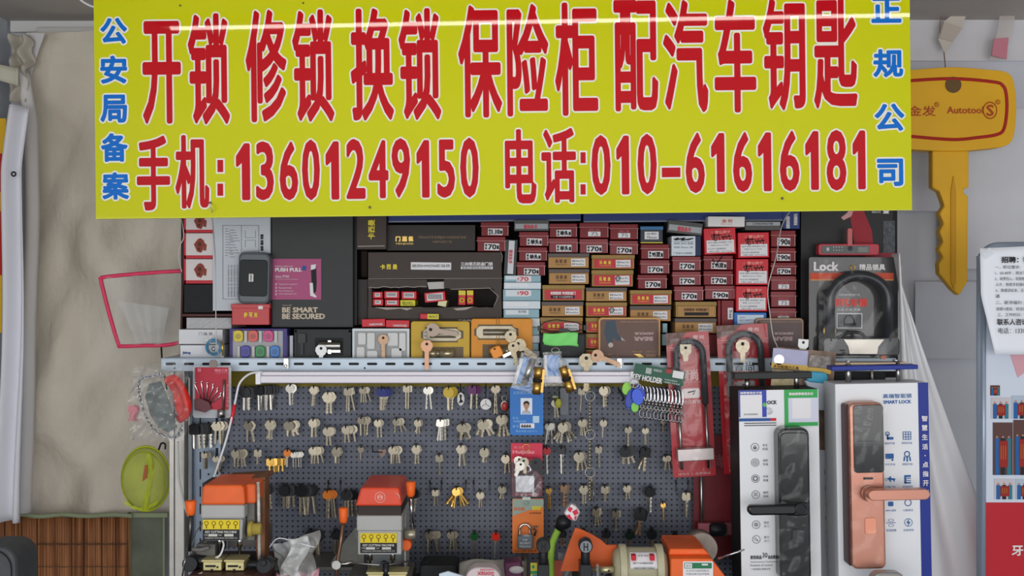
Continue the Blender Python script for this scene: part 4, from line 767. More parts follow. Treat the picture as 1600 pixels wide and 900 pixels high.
m = t.mb(); m.box(1340, 386, 1356, 394, .0012, .0018); t.part('display', m, mat('display_grey', (120, 124, 118), .3)); m = t.mb(); m.rbox(1324, 357, 1331, 385, 2, -.006, .002, 3); t.part('antenna', m, mat('antenna_pink', (190, 96, 96), .4)); m = t.mb(); m.box(1291, 387, 1295, 392, .0012, .002); [m.cyl(1302 + 4.4 * (j % 4), 386 + 5 * (j // 4), .9, .0012, .002, 8) for j in range(8)]; t.part('buttons', m, mat('button_pale', (186, 190, 190), .4))
t = Thing('motorcycle_lock', 'boxed black motorcycle U lock on a black card reading Lock', 'lock', 1334, 567, .035, rot=0); CB = mat('black_card', (40, 38, 40), .4, coat=.4)
m = t.mb(); m.rbox(1264, 402, 1403, 566, 3, -.004, 0, 3); t.part('card', m, CB); sheet(t, 'orange_band', 1266, 426.5, 1396, 438, .0008, mat('orange_red_band', (206, 74, 44), .5)); sheet(t, 'yellow_line', 1266, 436.5, 1396, 438.4, .001, mat('amber_line', (200, 150, 90), .5))
words_(t, [('Lock', 1271, 409, 1310, 423.5, (.9, .6)), ('精品锁具', 1342, 412.5, 1383, 422.5, (.35, .35)), ('优质钢材防盗产品', 1310, 459, 1343, 462.5), ('防盗 防撬 防锯', 1308, 482, 1344, 485.5), ('安全可靠 便捷锁具', 1300, 559, 1378, 564, (.15, .15))], WHITEINK)
words_(t, [('摩托车锁', 1299, 466, 1355, 479.5, (.6, .5))], mat('bright_red_print', (220, 60, 50), .5), name='title')
m = t.mb(); m.ring(1332, 418, 3.4, 1, .001, 14, 6); t.part('hang_hole', m, BRASS)
sheet(t, 'picture_frame', 1307, 489.5, 1347, 513, .0008, STK); sheet(t, 'picture', 1308.3, 490.8, 1345.7, 511.8, .0012, mat('picture_grey', (92, 94, 98), .5, noise=.3)); m = t.mb(); m.tube([(a, b, .0022) for a, b in [(1318, 508)] + arc(1326, 500, 7, 170, 0, 8) + [(1335, 506)]], 1, 6); m.box(1318, 505, 1337, 509, .0012, .003); t.part('picture_lock', m, INK)
m = t.mb(); m.tube([(1290, 532, .022)] + [(a, b, .022) for a, b in arc(1335.5, 470, 45.5, 180, 0, 20, 39)] + [(1381, 532, .022)], 8.4, 14); t.part('shackle', m, mat('black_rubber', (34, 36, 42), .3, spec=.4))
m = t.mb(); m.rbox(1278, 526, 1396, 554, 6, .008, .03, 4); t.part('lock_body', m, mat('black_lock_body', (40, 40, 44), .35, coat=.4), bevel=.002); m = t.mb(); m.poly([(1309, 529), (1371, 529), (1362, 540), (1360, 551), (1318, 551), (1316, 540)], .03, .032); t.part('name_plate', m, mat('silver_plate', (170, 164, 156), .3, .7))
m = t.mb(); m.ring(1290, 516, 8.6, 1.6, .022, 16, 6); t.part('brass_ring', m, BRASS); m = t.mb(); m.cyl(1372, 556, 4, .018, .028, 12); t.part('key_hole_cover', m, mat('dull_orange', (176, 80, 50), .5))
m = t.mb(); m.tube(bez([(1300, 527, .03), (1318, 518, .032), (1336, 520, .032), (1342, 528, .03)]), 2.6, 8); t.part('cable', m, BLACKP)
m = t.mb(); m.grid(lambda u, v: (1270 + 130 * u, 406 + 154 * v, .034 + .004 * math.sin(u * 3.1) * math.sin(v * 3.1) + .001 * math.sin(u * 17 + v * 13)), 24, 24); t.part('blister', m, film('blister_clear', haze=.003, k=.5, bump=.2, scale=14))
# ---------------------------------------------------------------- trays and cases standing at the front of the shelf
t = carton('fob_case', 'violet framed case holding six coloured key fobs', 358, 513, 449, 560, .02, .03, mat('violet_case', (62, 50, 120), .4)); sheet(t, 'tray', 364, 517, 442, 560, .0008, mat('tray_grey', (170, 170, 176), .5))
for i, (x, y, c) in enumerate([(373, 525, (214, 190, 40)), (396, 525, (214, 92, 78)), (420, 525, (206, 70, 130)), (384, 549, (64, 60, 160)), (407, 549, (50, 140, 80)), (430, 549, (50, 120, 196))]):
    f = Thing('key_fob', ['yellow', 'coral red', 'pink', 'dark blue', 'green', 'sky blue'][i] + ' round key fob in the violet case', 'key fob', x, y + 10, .024, 'coloured fobs in the violet case')
    m = f.mb(); m.rbox(x - 7.5, y - 9, x + 7.5, y + 9, 5.5, 0, .004, 5); f.part('fob_body', m, mat('fob_%d' % i, c, .3), bevel=.001); m = f.mb(); m.cyl(x, y + .5, 4.6, .004, .0046, 14); f.part('disc', m, mat('fob_disc_%d' % i, tuple(int(v * .8) for v in c), .3))
    m = f.mb(); m.box(x + (9 if i < 3 else -13), y - 8, x + (13 if i < 3 else -9), y + 10, 0, .0012); f.part('blank_strip', m, mat('strip_grey', (196, 194, 192), .4))
t = carton('paper_slip', 'narrow stack of white slips between the violet and black cases', 452, 524, 458, 558, .006, .05, WHITE)
KB = mat('black_tray', (40, 42, 45), .5)
t = carton('cylinder_case', 'open black case holding a silver lock cylinder and key', 459, 514, 549, 560, .02, .035, KB); m = t.mb(); m.box(461, 516, 548, 519, 0, .0015).box(461, 516, 464, 560, 0, .0015).box(545, 516, 548, 560, 0, .0015); t.part('rim', m, KB); sheet(t, 'recess', 492, 528, 536, 555, .0006, BLACKM)
def small_key(name, label, x, y, f, s=1, mt=None, rot=0, cat='key', group=None, sq=False, ln=20):
    k_ = Thing(name, label, cat, x, y, f, group, rot); m = k_.mb(); hw = 8 * s
    if sq: pts = [(x - hw, y - 1), (x + hw, y - 1), (x + hw, y + 10 * s), (x + 4 * s, y + 15 * s), (x + 3 * s, y + (15 + ln) * s), (x - 3 * s, y + (15 + ln) * s), (x - 4 * s, y + 15 * s), (x - hw, y + 10 * s)]
    else: pts = [(x + a * s, y + b * s) for a, b in [(-4, -1), (4, -1), (8, 3), (8.5, 8), (6, 13), (3, 15), (3, 15 + ln), (0, 17 + ln), (-3, 15 + ln), (-3, 15), (-6, 13), (-8.5, 8), (-8, 3)]]
    q = [(x_ - x, y_ - y) for x_, y_ in pts]; k = k_.k; n = len(q)
    v = [(a * k, -ff, -b * k) for ff in (0, .0022) for a, b in q]
    m.add(v, [tuple(range(n))[::-1], tuple(range(n, 2 * n))] + [(i, (i + 1) % n, n + (i + 1) % n, n + i) for i in range(n)])
    m.use(mt or NICKEL); c = [(2.2 * s * math.cos(R(40 * i)) * k, -.0025, (-4 * s + 2.2 * s * math.sin(R(40 * i))) * k) for i in range(9)]
    m.mats = [mt or NICKEL, BLACKM]; m.cur = 1; m.add(c, [tuple(range(9))]); k_.main(m); return k_
t2 = Thing('lock_cylinder', 'silver lock cylinder lying in the open black case', 'lock cylinder', 520, 553, .022); m = t2.mb(); m.lathe(499, 540, .004, [(0, 7), (34, 7)], 'x', 14).box(500, 540, 533, 551, 0, .006).box(513, 531, 519, 553, 0, .0075); t2.part('barrel', m, STEEL, bevel=.0005)
small_key('door_key', 'grey key lying across the cylinder in the black case', 502, 540, .032, 1.05, mat('grey_key', (150, 152, 152), .35, .7), ln=8)
t2 = Thing('black_key', 'black square headed key in the left of the open black case', 'key', 472, 552, .023); m = t2.mb(); m.rbox(466, 521, 478, 536, 2, 0, .003, 3).box(470, 536, 474, 554, 0, .002); t2.main(m, BLACKP)
t = carton('clear_case', 'white framed clear case with steel parts and a round key in front', 550, 513, 640, 560, .018, .035, mat('tray_white', (214, 224, 228), .4)); sheet(t, 'tray', 554, 517, 636, 560, .0008, mat('blister_tray', (160, 160, 160), .4)); m = t.mb()
for a in [(560, 520, 572, 538), (574, 520, 586, 545), (606, 520, 622, 540), (624, 520, 634, 548), (558, 542, 570, 560), (574, 548, 590, 560), (612, 544, 628, 560)]: m.rbox(*a, 2, .0008, .004, 2)
t.part('moulded_cells', m, mat('cell_grey', (188, 188, 188), .3, spec=.6))
small_key('door_key', 'bronze round headed key hanging in the white framed clear case', 599, 524, .026, .95, COPPER, ln=22)
for x0, x1, y0, c, l, sx in [(642, 734, 502, (206, 168, 46), 'yellow tray with a steel lock plate and cylinder', 1), (736, 832, 498, (226, 146, 34), 'orange tray with a steel lock plate tied with a cord', 1)]:
    Y = mat('tray_%d' % x0, c, .45, noise=.06); t = Thing('lock_tray', l, 'tray', (x0 + x1) / 2, 560, .02); m = t.mb(); m.rbox(x0, y0, x1, 562, 4, -.03, 0, 4); t.part('tray_body', m, Y, bevel=.001)
    m = t.mb(); m.rbox(x0 - 1, y0 - 1, x1 + 1, 563, 5, -.032, -.028, 4); t.part('rim', m, mat('tray_rim', (190, 160, 120), .3))
    xa, xb = (x0 + 22, x0 + 82) if x0 == 642 else (x0 + 11, x0 + 74)
    m = t.mb(); m.poly([(xa, y0 + 9), (xb - 9, y0 + 9), (xb - 9, y0 + 13), (xb, y0 + 15), (xb, y0 + 27), (xb - 9, y0 + 28), (xb - 9, y0 + 33), (xa, y0 + 33), (xa, y0 + 28), (xa - 6, y0 + 26), (xa - 6, y0 + 16), (xa, y0 + 14)], 0, .0008); t.part('recess', m, mat('recess_brown', (110, 92, 66), .5))
    m = t.mb(); m.poly([(xa + 2, y0 + 11), (xb - 11, y0 + 11), (xb - 3, y0 + 17), (xb - 3, y0 + 25), (xb - 11, y0 + 31), (xa + 2, y0 + 31), (xa - 3, y0 + 26), (xa - 3, y0 + 16)], .0008, .003); m.lathe(xa + 8, y0 + 21, .004, [(0, 5), (40, 5)], 'x', 12); t.part('lock_plate', m, mat('plate_grey', (140, 132, 116), .35, .6, noise=.2), bevel=.0005)
    m = t.mb(); m.box(x0 + 18, y0 + 40, x1 - 10, 560, 0, .0008); t.part('lower_recess', m, mat('recess_brown', (0, 0, 0)))
    m = t.mb(); m.lathe(x0 + 28, y0 + 50, .004, [(0, 7), (12, 7), (12, 5), (18, 5), (18, 7), (40, 7)], 'x', 14); t.part('cylinder', m, mat('cyl_mix', (186, 172, 140), .3, .7, noise=.3, scale=150))
    if x0 == 736:
        m = t.mb(); m.tube([(776, 497, .001), (776, 545, .006)], .5, 5).tube([(780, 497, .001), (780, 545, .006)], .5, 5); t.part('cord', m, mat('tan_cord', (196, 150, 80), .6))
# keys over the bar in front of the trays
t = Thing('key_chain', 'small steel chain hanging over the yellow tray', 'chain', 665, 534, .04)
m = t.mb()
for i in range(6): m.ring(664 + .4 * i, 519 + 3 * i, 1.8, .5, .001 * (i % 2), 8, 5, sy=1.3 if i % 2 else .6)
t.main(m, STEEL)
small_key('door_key', 'round brown key lying behind the yellow tray chain', 668, 514, .034, 1.25, mat('brown_grey_key', (118, 106, 96), .35, .6), rot=-80, ln=22)
small_key('door_key', 'copper brown key hanging over the shelf bar below the yellow tray', 667, 533, .056, 1.1, mat('copper_key', (168, 128, 104), .4, .6), ln=24)
t = Thing('key_fob', 'bright orange plastic key head leaning at the orange tray', 'key fob', 776, 560, .045, rot=-25); m = t.mb(); m.rbox(767, 541, 785, 559, 5, 0, .005, 5); t.part('fob_body', m, mat('fob_orange', (244, 146, 24), .35), bevel=.0015); m = t.mb(); m.cyl(773, 545, 1.6, .005, .0054, 10); t.part('hole', m, BLACKM); m = t.mb(); m.box(785, 550, 806, 555, .001, .003); t.part('blade', m, STEEL)
GK = mat('grey_nickel_key', (136, 126, 106), .35, .7, noise=.2, scale=200)
for i, (x, y, r_, s_, l) in enumerate([(797, 518, -8, 1.1, 'grey key hanging by a ring at the right of the orange tray'), (806, 534, -52, 1.15, 'grey key slanting right below the orange tray'), (801, 536, -10, 1.0, 'lower grey key of the bunch at the orange tray')]): small_key('door_key', l, x, y, .046 + .004 * i, s_, GK, r_)
t = Thing('key_ring', 'thin wire ring joining the grey keys below the orange tray', 'key ring', 824, 560, .05); m = t.mb(); m.ring(826, 557, 10, .7, 0, 18, 6, sy=.7); t.main(m, STEEL)
small_key('door_key', 'large grey brown key hanging on the bar above the ring chain', 916, 554, .06, 1.35, GK, 0, ln=26); small_key('door_key', 'long bladed key slanting right on the shelf bar', 926, 553, .066, 1.15, COPPER, -68, ln=24)
t = Thing('ring_chain', 'dangling chain of brass links and split rings in front of the pegboard', 'chain', 922, 745, .062); m = t.mb()
for y in (619, 679, 738): m.ring(922, y, 7.6, .8, 0, 18, 6)
t.part('split_ring', m, STEEL); m = t.mb()
for a, b in ((604, 612), (628, 671), (688, 730), (746, 780)):
    y = a
    while y < b: m.lathe(921.5, y + 5, 0, [(0, 1.2), (1.5, 1.8), (3.4, 1.8), (4.6, 1.2)], 'z', 8); y += 5.2
t.part('links', m, mat('chain_brass', (170, 158, 130), .35, .8))
t = carton('glasses_case', 'black glasses case standing under the bright green cloth', 843, 520, 916, 560, .02, .03, KB, bevel=.003)
m = t.mb(); m.text('MOHO', 868, 549, 890, 553, .001, (.2, .2)); t.part('lettering', m, mat('case_grey_print', (70, 72, 74), .5))
t = Thing('cleaning_cloth', 'bright green cloth draped over the black glasses case', 'cloth', 876, 543, .026)
m = t.mb(); m.grid(lambda u, v: (849 + 54 * u - 1.5 * v + (2 if v > .8 else 0), 520 + (18 + 4 * u) * v + 1.3 * math.sin(u * 6), .002 + .002 * math.sin(u * 7 + v * 3)), 16, 8); t.main(m, mat('bright_green', (138, 236, 130), .6), solid=.0015)
t = Thing('eyeglasses', 'black half rim glasses folded on top of the green cloth case', 'glasses', 877, 519, .03); m = t.mb()
m.tube(bez([(843, 512, .0), (850, 504, 0), (866, 500, 0), (880, 501, 0), (900, 504, 0), (912, 509, 0), (916, 513, 0)]), .8, 6).tube(bez([(841, 513, 0), (858, 517, .002), (873, 518, .004), (884, 514, .004), (892, 518, .004), (906, 516, .002), (916, 513, 0)]), 1.1, 6).box(873, 513, 887, 518, .002, .006).box(840, 509, 844, 517, -.002, .003).box(912, 508, 917, 516, -.002, .003); t.part('glasses_frame', m, BLACKP)
for i, (x0, x1, y0, l, bright) in enumerate([(935, 1032, 496, 'brown case with tan frame and upside down bear lettering near the centre', 1), (1180, 1256, 497, 'wrapped brown framed case behind the white string at the right', 0)]):
    t = Thing('picture_case', l, 'case', (x0 + x1) / 2, 560, .018); m = t.mb(); m.rbox(x0, y0, x1, 561, 6, -.03, 0, 5); t.part('case_frame', m, mat('case_tan_%d' % i, [(160, 130, 110), (206, 156, 92)][bright], .4), bevel=.001)
    m = t.mb(); m.rbox(x0 + 3, y0 + 3, x1 - 3, 560, 4, 0, .0008, 4); t.part('cover_print', m, mat('cover_brown_%d' % i, [(88, 66, 66), (98, 62, 50)][bright], .35, noise=.25, scale=14))
    mt = mat('case_print', (186, 158, 160), .5); xs = 990 if i == 0 else 1208
    words_(t, [('ARMOUR', xs + 1, 519, xs + 32, 523, (.4, .3), 180), ('BEAR', xs, 526, xs + 30, 532.5, (.6, .5), 180)], mt, name='title'); words_(t, [('安全锁芯专业防盗技术领先服务', xs - 21, 501.5, x1 - 4, 504, (0, 0), 180)], mat('tan_print', (190, 150, 110), .5), name='small_print')
    if i == 0:
        m = t.mb(); m.use(mat('figure_blue', (62, 78, 92), .5)).poly([(947, 502), (961, 500), (964, 520), (972, 530), (966, 533), (958, 527), (955, 540), (949, 536), (944, 520)], .0008, .0014)
        m.use(mat('figure_skin', (196, 180, 176), .5)).cyl(954, 539, 4, .0014, .002, 10).poly([(970, 526), (977, 533), (971, 531)], .0008, .0018); m.use(GOLD).poly([(990, 553), (1000, 553), (1008, 559), (1000, 559)], .0008, .0016); t.part('picture', m)
        words_(t, [('锁芯 智能', 941, 552, 956, 555), ('安心之选', 943, 556, 967, 559.5), ('高端 品质', 988, 548, 1003, 550.5), ('卓越 工艺', 1009, 548, 1024, 550.5), ('8888', 1009, 553.5, 1024, 559)], mat('tan_print', (0, 0, 0)), .0018)
# clips on the bar
for i, x in enumerate((447, 967, 1065)):
    t = Thing('metal_clip', ['small steel clip on the bar below the open black case', 'small steel clip on the bar right of the slanting key', 'grey white clip on the bar above the green header card'][i], 'clip', x, 576, .052); m = t.mb(); m.rbox(x - 3, 560, x + 4, 575, 1, 0, .003, 3).box(x - 2, 563, x + 2.5, 566, .003, .0045).ring(x, 572, 2.2, .8, .004, 10, 5); t.main(m, STEEL if i < 2 else mat('clip_grey', (186, 188, 184), .5))
# ---------------------------------------------------------------- hanging goods at the left
t = Thing('hex_key_pack', 'red carded clear pack of fanned picks and a steel driver', 'tool pack', 330, 652, .075, rot=0)
m = t.mb(); m.rbox(301, 572, 361, 653, 5, -.002, 0, 4); t.part('blister', m, CLEARC); m = t.mb(); m.box(305, 574, 357, 640, 0, .0012); t.part('card', m, mat('rose_red_card', (176, 34, 56), .45)); words_(t, [('锁具', 309, 575, 315, 581, (.2, .2)), ('精品工具', 336, 576.5, 356, 580.5, (.2, .2)), ('HARDWARE', 337, 581.5, 356, 583.5)], mat('pink_print2', (222, 130, 148), .5), .0018)
words_(t, [('精品工具套装', 354, 600, 358, 636, (0, 0), 90)], mat('pink_print2', (0, 0, 0)), .0018, name='side_print')
for i, (a, b) in enumerate([(306, 598), (316, 596), (325, 598), (334, 600), (341, 606), (346, 614)]):
    m = t.mb(); m.tube([(320 + i * 1.5, 632, .004), (a, b + 4, .004), (a - 1, b, .004), (a + 2, b - 1, .004)], 1.1, 6); t.part('hex_key', m, CHROME)
m = t.mb(); m.poly([(305, 624), (314, 622), (328, 628), (332, 638), (322, 644), (306, 640)], .001, .006); t.part('key_holder', m, mat('dark_red_grip', (92, 40, 48), .4)); m = t.mb(); m.tube([(351, 593, .004), (350, 640, .004)], 2, 8); m.lathe(347, 652, .005, [(0, 6), (12, 6), (13, 2.5)], 'z', 12); t.part('driver', m, STEEL)
m = t.mb(); m.rbox(328, 562, 340, 574, 4, .002, .004, 4); t.part('hang_tab', m, mat('tab_grey', (140, 128, 124), .5))
t = Thing('chain_lock', 'steel chain lock with a bright red sleeve hanging in a clear bag', 'chain lock', 254, 688, .075)
m = t.mb(); pts = bez([(250, 584, 0), (238, 588, 0), (226, 590, 0), (217, 600, .0), (219, 622, 0), (228, 650, 0), (242, 672, 0), (262, 682, 0), (277, 681, 0), (284, 668, 0)], 4)
for i, (x, y, f) in enumerate(pts):
    a, b = pts[min(i + 1, len(pts) - 1)][:2]; ang = math.atan2(b - y, a - x) if i < len(pts) - 1 else 1.57; q = []
    for j in range(10):
        w_ = 2 * math.pi * j / 10; u, v_ = 4.2 * math.cos(w_), 2.2 * math.sin(w_)
        q.append((x + u * math.cos(ang) - (v_ if i % 2 else 0) * math.sin(ang), y + u * math.sin(ang) + (v_ if i % 2 else 0) * math.cos(ang), f + (0 if i % 2 else v_ * .001)))
    m.tube(q, 1.0, 5, closed=True)
t.part('chain', m, CHROME); m = t.mb(); m.tube(bez([(262, 596, .004), (275, 592, .006), (287, 610, .006), (294, 632, .006), (290, 648, .004), (280, 655, .002)]), 7, 10); m.poly([(258, 592), (276, 590), (292, 615), (294, 640), (284, 655), (277, 640), (272, 612)], .004, .008); t.part('red_sleeve', m, mat('bright_red_sleeve', (232, 44, 34), .35), label='bright red sleeve')
m = t.mb(); m.tube(bez([(250, 600, -.002), (258, 618, 0), (262, 640, 0), (278, 652, 0)]), 2.4, 8); t.part('grey_link_bar', m, STEEL)
m = t.mb(); m.ring(253, 584, 5.5, 1, .002, 14, 6); t.part('ring', m, STEEL)
t = Thing('clear_bag', 'crumpled clear plastic bag around the chain lock with a pink patch', 'bag', 240, 690, .10); m = t.mb()
m.grid(lambda u, v: (208 + 88 * u + 4 * math.sin(v * 11), 574 + 112 * v - 14 * u * (1 - v), .012 + .012 * math.sin(u * 3.1) + .004 * math.sin(u * 21 + v * 17) + .003 * math.sin(v * 31 - u * 9)), 30, 34); t.part('bag_film', m, CLEAR)
m = t.mb(); m.grid(lambda u, v: (206 + 16 * u, 632 + 24 * v, .014 + .004 * math.sin(u * 9 + v * 7)), 6, 6); t.part('pink_patch', m, mat('pink_film', (220, 110, 140), .4, alpha=.6)); m = t.mb(); m.poly([(232, 600), (250, 596), (262, 624), (270, 650), (276, 668), (262, 676), (246, 668), (234, 648), (226, 620)], -.004, -.002); t.part('grey_card', m, mat('blue_grey_card', (118, 128, 128), .6))
# ---------------------------------------------------------------- key blanks on the pegboard
random.seed(21)
HEADS = {
 'round': [(9, a) for a in range(0)],
}
def head_r(kind, a):     # radius of the bow in units of head width/2, a = angle from down (blade)
    if kind == 'round': return 1.0
    if kind == 'oval': return 1 / math.sqrt((math.sin(a) / 1.0) ** 2 + (math.cos(a) / .8) ** 2)
    if kind == 'square':
        c = max(abs(math.sin(a)), abs(math.cos(a)) * 1.05); return min(1 / c, 1.28)
    if kind == 'trefoil': return .93 + .11 * math.cos(3 * (a - math.pi)) 
    if kind == 'hex': return .96 / math.cos(((a + math.pi / 6) % (math.pi / 3)) - math.pi / 6)
    return 1
def key_mesh(kind, hw, L_, plastic, notch):
    """bow with a real hole, then a cut blade; origin at the hole, hanging down -Z; sizes in metres"""
    n = 20; v = []; f = []; cy = -hw * .62; hr = hw * .2
    th = .0024 if plastic else .0011
    for s_ in (th, -th):
        for i in range(n):
            a = 2 * math.pi * i / n; v.append((hr * math.sin(a), s_, -hr * math.cos(a) * .9))
        for i in range(n):
            a = 2 * math.pi * i / n; r = head_r(kind, a) * hw; v.append((r * math.sin(a), s_, cy - r * math.cos(a)))
    for i in range(n):
        j = (i + 1) % n
        f += [(i, n + i, n + j, j), (2 * n + i, 2 * n + j, 3 * n + j, 3 * n + i), (n + i, 3 * n + i, 3 * n + j, n + j), (i, j, 2 * n + j, 2 * n + i)]
    hv, hf = v, f
    v = []; f = []; bw = hw * .3; top = cy - hw * .8; th = .0010
    left = [(-bw * 1.25, top), (-bw * 1.25, top - hw * .32)]; right = [(bw * 1.25, top), (bw * 1.25, top - hw * .32)]
    N = 7
    for i in range(N + 1):
        z = top - hw * .34 - (L_ - hw * .34) * i / N; left.append((-bw, z)); right.append((bw - (bw * .35 * (i % 2) if notch and 0 < i < N else 0), z))
    left.append((-bw * .3, top - L_ - bw * .8)); right.append((bw * .3, top - L_ - bw * .8)); m_ = len(left)
    for s_ in (th, -th):
        for (a, z), (b, _) in zip(left, right): v += [(a, s_, z), (-bw * .2, s_ * .45, z), (bw * .2, s_ * .45, z), (b, s_, z)]
    o = 4 * m_
    for i in range(m_ - 1):
        a = 4 * i
        for j in range(3): f += [(a + j, a + 4 + j, a + 5 + j, a + 1 + j), (o + a + j, o + a + 1 + j, o + a + 5 + j, o + a + 4 + j)]
        f += [(a, o + a, o + a + 4, a + 4), (a + 3, a + 7, o + a + 7, o + a + 3)]
    f += [(0, 1, 2, 3, o + 3, o + 2, o + 1, o)]
    f += [(4 * m_ - 4, 4 * m_ - 3, 4 * m_ - 2, 4 * m_ - 1, o + 4 * m_ - 1, o + 4 * m_ - 2, o + 4 * m_ - 3, o + 4 * m_ - 4)]
    return (hv, hf), (v, f)
_KM = {}
def mk_mesh(nm, v, f, mt):
    me = bpy.data.meshes.new(nm); me.from_pydata(v, [], f); me.materials.append(mt); me.update(); return me
PLC = {'black': BLACKP, 'blue': mat('key_blue', (24, 40, 120), .4), 'yellow': mat('key_yellow', (206, 176, 50), .4), 'purple': mat('key_purple', (98, 30, 96), .4), 'orange': mat('key_orange', (232, 128, 30), .4), 'red': mat('key_red', (180, 26, 36), .35), 'greenhead': mat('key_green', (24, 84, 40), .25, coat=.5), 'redhead': mat('key_red_glossy', (214, 52, 36), .25, coat=.5), 'darkgreen': mat('key_dark_green', (26, 44, 36), .4), 'brownred': mat('key_brown_red', (120, 50, 40), .4)}
MET = {'nickel': NICKEL, 'bright': NICKELB, 'brass': BRASS, 'copper': COPPER, 'dark': mat('dark_nickel_key', (150, 140, 124), .35, .85, noise=.2, scale=300)}
def proto(kind, hw, L_, col, notch):
    key = (kind, round(hw, 1), round(L_), col, notch)
    if key not in _KM:
        h, b = key_mesh(kind, hw * .001, L_ * .001, col.split('/')[0] in PLC, notch)
        cs = col.split('/')
        if cs[0] in PLC:
            _KM[key] = (mk_mesh('key_head', *h, PLC[cs[0]]), mk_mesh('blade', *b, MET[cs[1] if len(cs) > 1 else 'nickel']))
        else:
            nv = len(h[0]); _KM[key] = (mk_mesh('key_blank', h[0] + b[0], h[1] + [tuple(i + nv for i in q) for q in b[1]], MET[cs[0]]), None)
    return _KM[key]
HK = mat('hook_dark', (56, 56, 60), .4, .7)
NK = [0]
def bunch(x, y0, y1, kind, w_, n, fan, col, desc, drift=2.2, tilt=0, notch=1, f0=.03, hook=True):
    """n keys on one peg hook: x = hook, y0..y1 = span of the front key in the photo, w_ = bow width"""
    d = f0; k = kk(d); s_ = k / .001; hw = w_ * .45; L_ = max((y1 - y0) - w_ * 1.05 - w_ * .12, 6)
    for i in range(n):
        j = n - 1 - i    # i = 0 is the frontmost key
        a = tilt + (0 if n == 1 else (-fan + 2 * fan * ((i * 7 + 3) % n) / (n - 1))) + random.uniform(-4, 4)
        if i == 0: a = tilt + random.uniform(-3, 3) + (fan * .25 if n > 1 else 0)
        hm, bm = proto(kind, hw, L_, col, notch); dd = d - .0034 * i
        loc = P(x + drift * i * (1 if i else 0), y0 + w_ * .2 - .25 * i, max(dd, .003))
        front = i == 0 and n > 1
        lab = ('frontmost ' if front else '') + desc[0] + desc[1] if (n == 1 or front) else desc[0] + ' behind the frontmost one' + desc[1]
        if bm is None:
            o = bpy.data.objects.new('key_blank', hm)
        else:
            o = bpy.data.objects.new('key_blank', None); o.empty_display_size = .005
            for nm, me in (('key_head', hm), ('blade', bm)):
                c = bpy.data.objects.new(nm, me); COL.objects.link(c); c.parent = o
        COL.objects.link(o); o.location = loc; o.rotation_euler = (R(random.uniform(-2, 5)), R(a), R(random.uniform(-14, 14) + (8 if i else 0))); NK[0] += 1
        o.scale = (s_,) * 3
        o['label'] = ' '.join(lab.split()); o['category'] = 'key'
        if n > 1: o['group'] = 'keys on one hook' + desc[1]
    if hook:
        t = Thing('peg_hook', 'steel peg hook' + desc[1].replace(', bunch', ', hook of the bunch'), 'hook', x, y0, .0, 'peg hooks on the pegboard'); q = [P(x + a, y0 + b, f) - t.loc for a, b, f in ((0, 2, 0), (0, 2.5, .008), (0, 3.2, d - .004), (0, 2, d + .004), (0, -1.5, d + .007))]
        m = t.mb(); m.tubew(q, .0009, 6); m.box(x - 3, y0 - 3, x + 3, y0 + 5, 0, .001); t.main(m, HK)
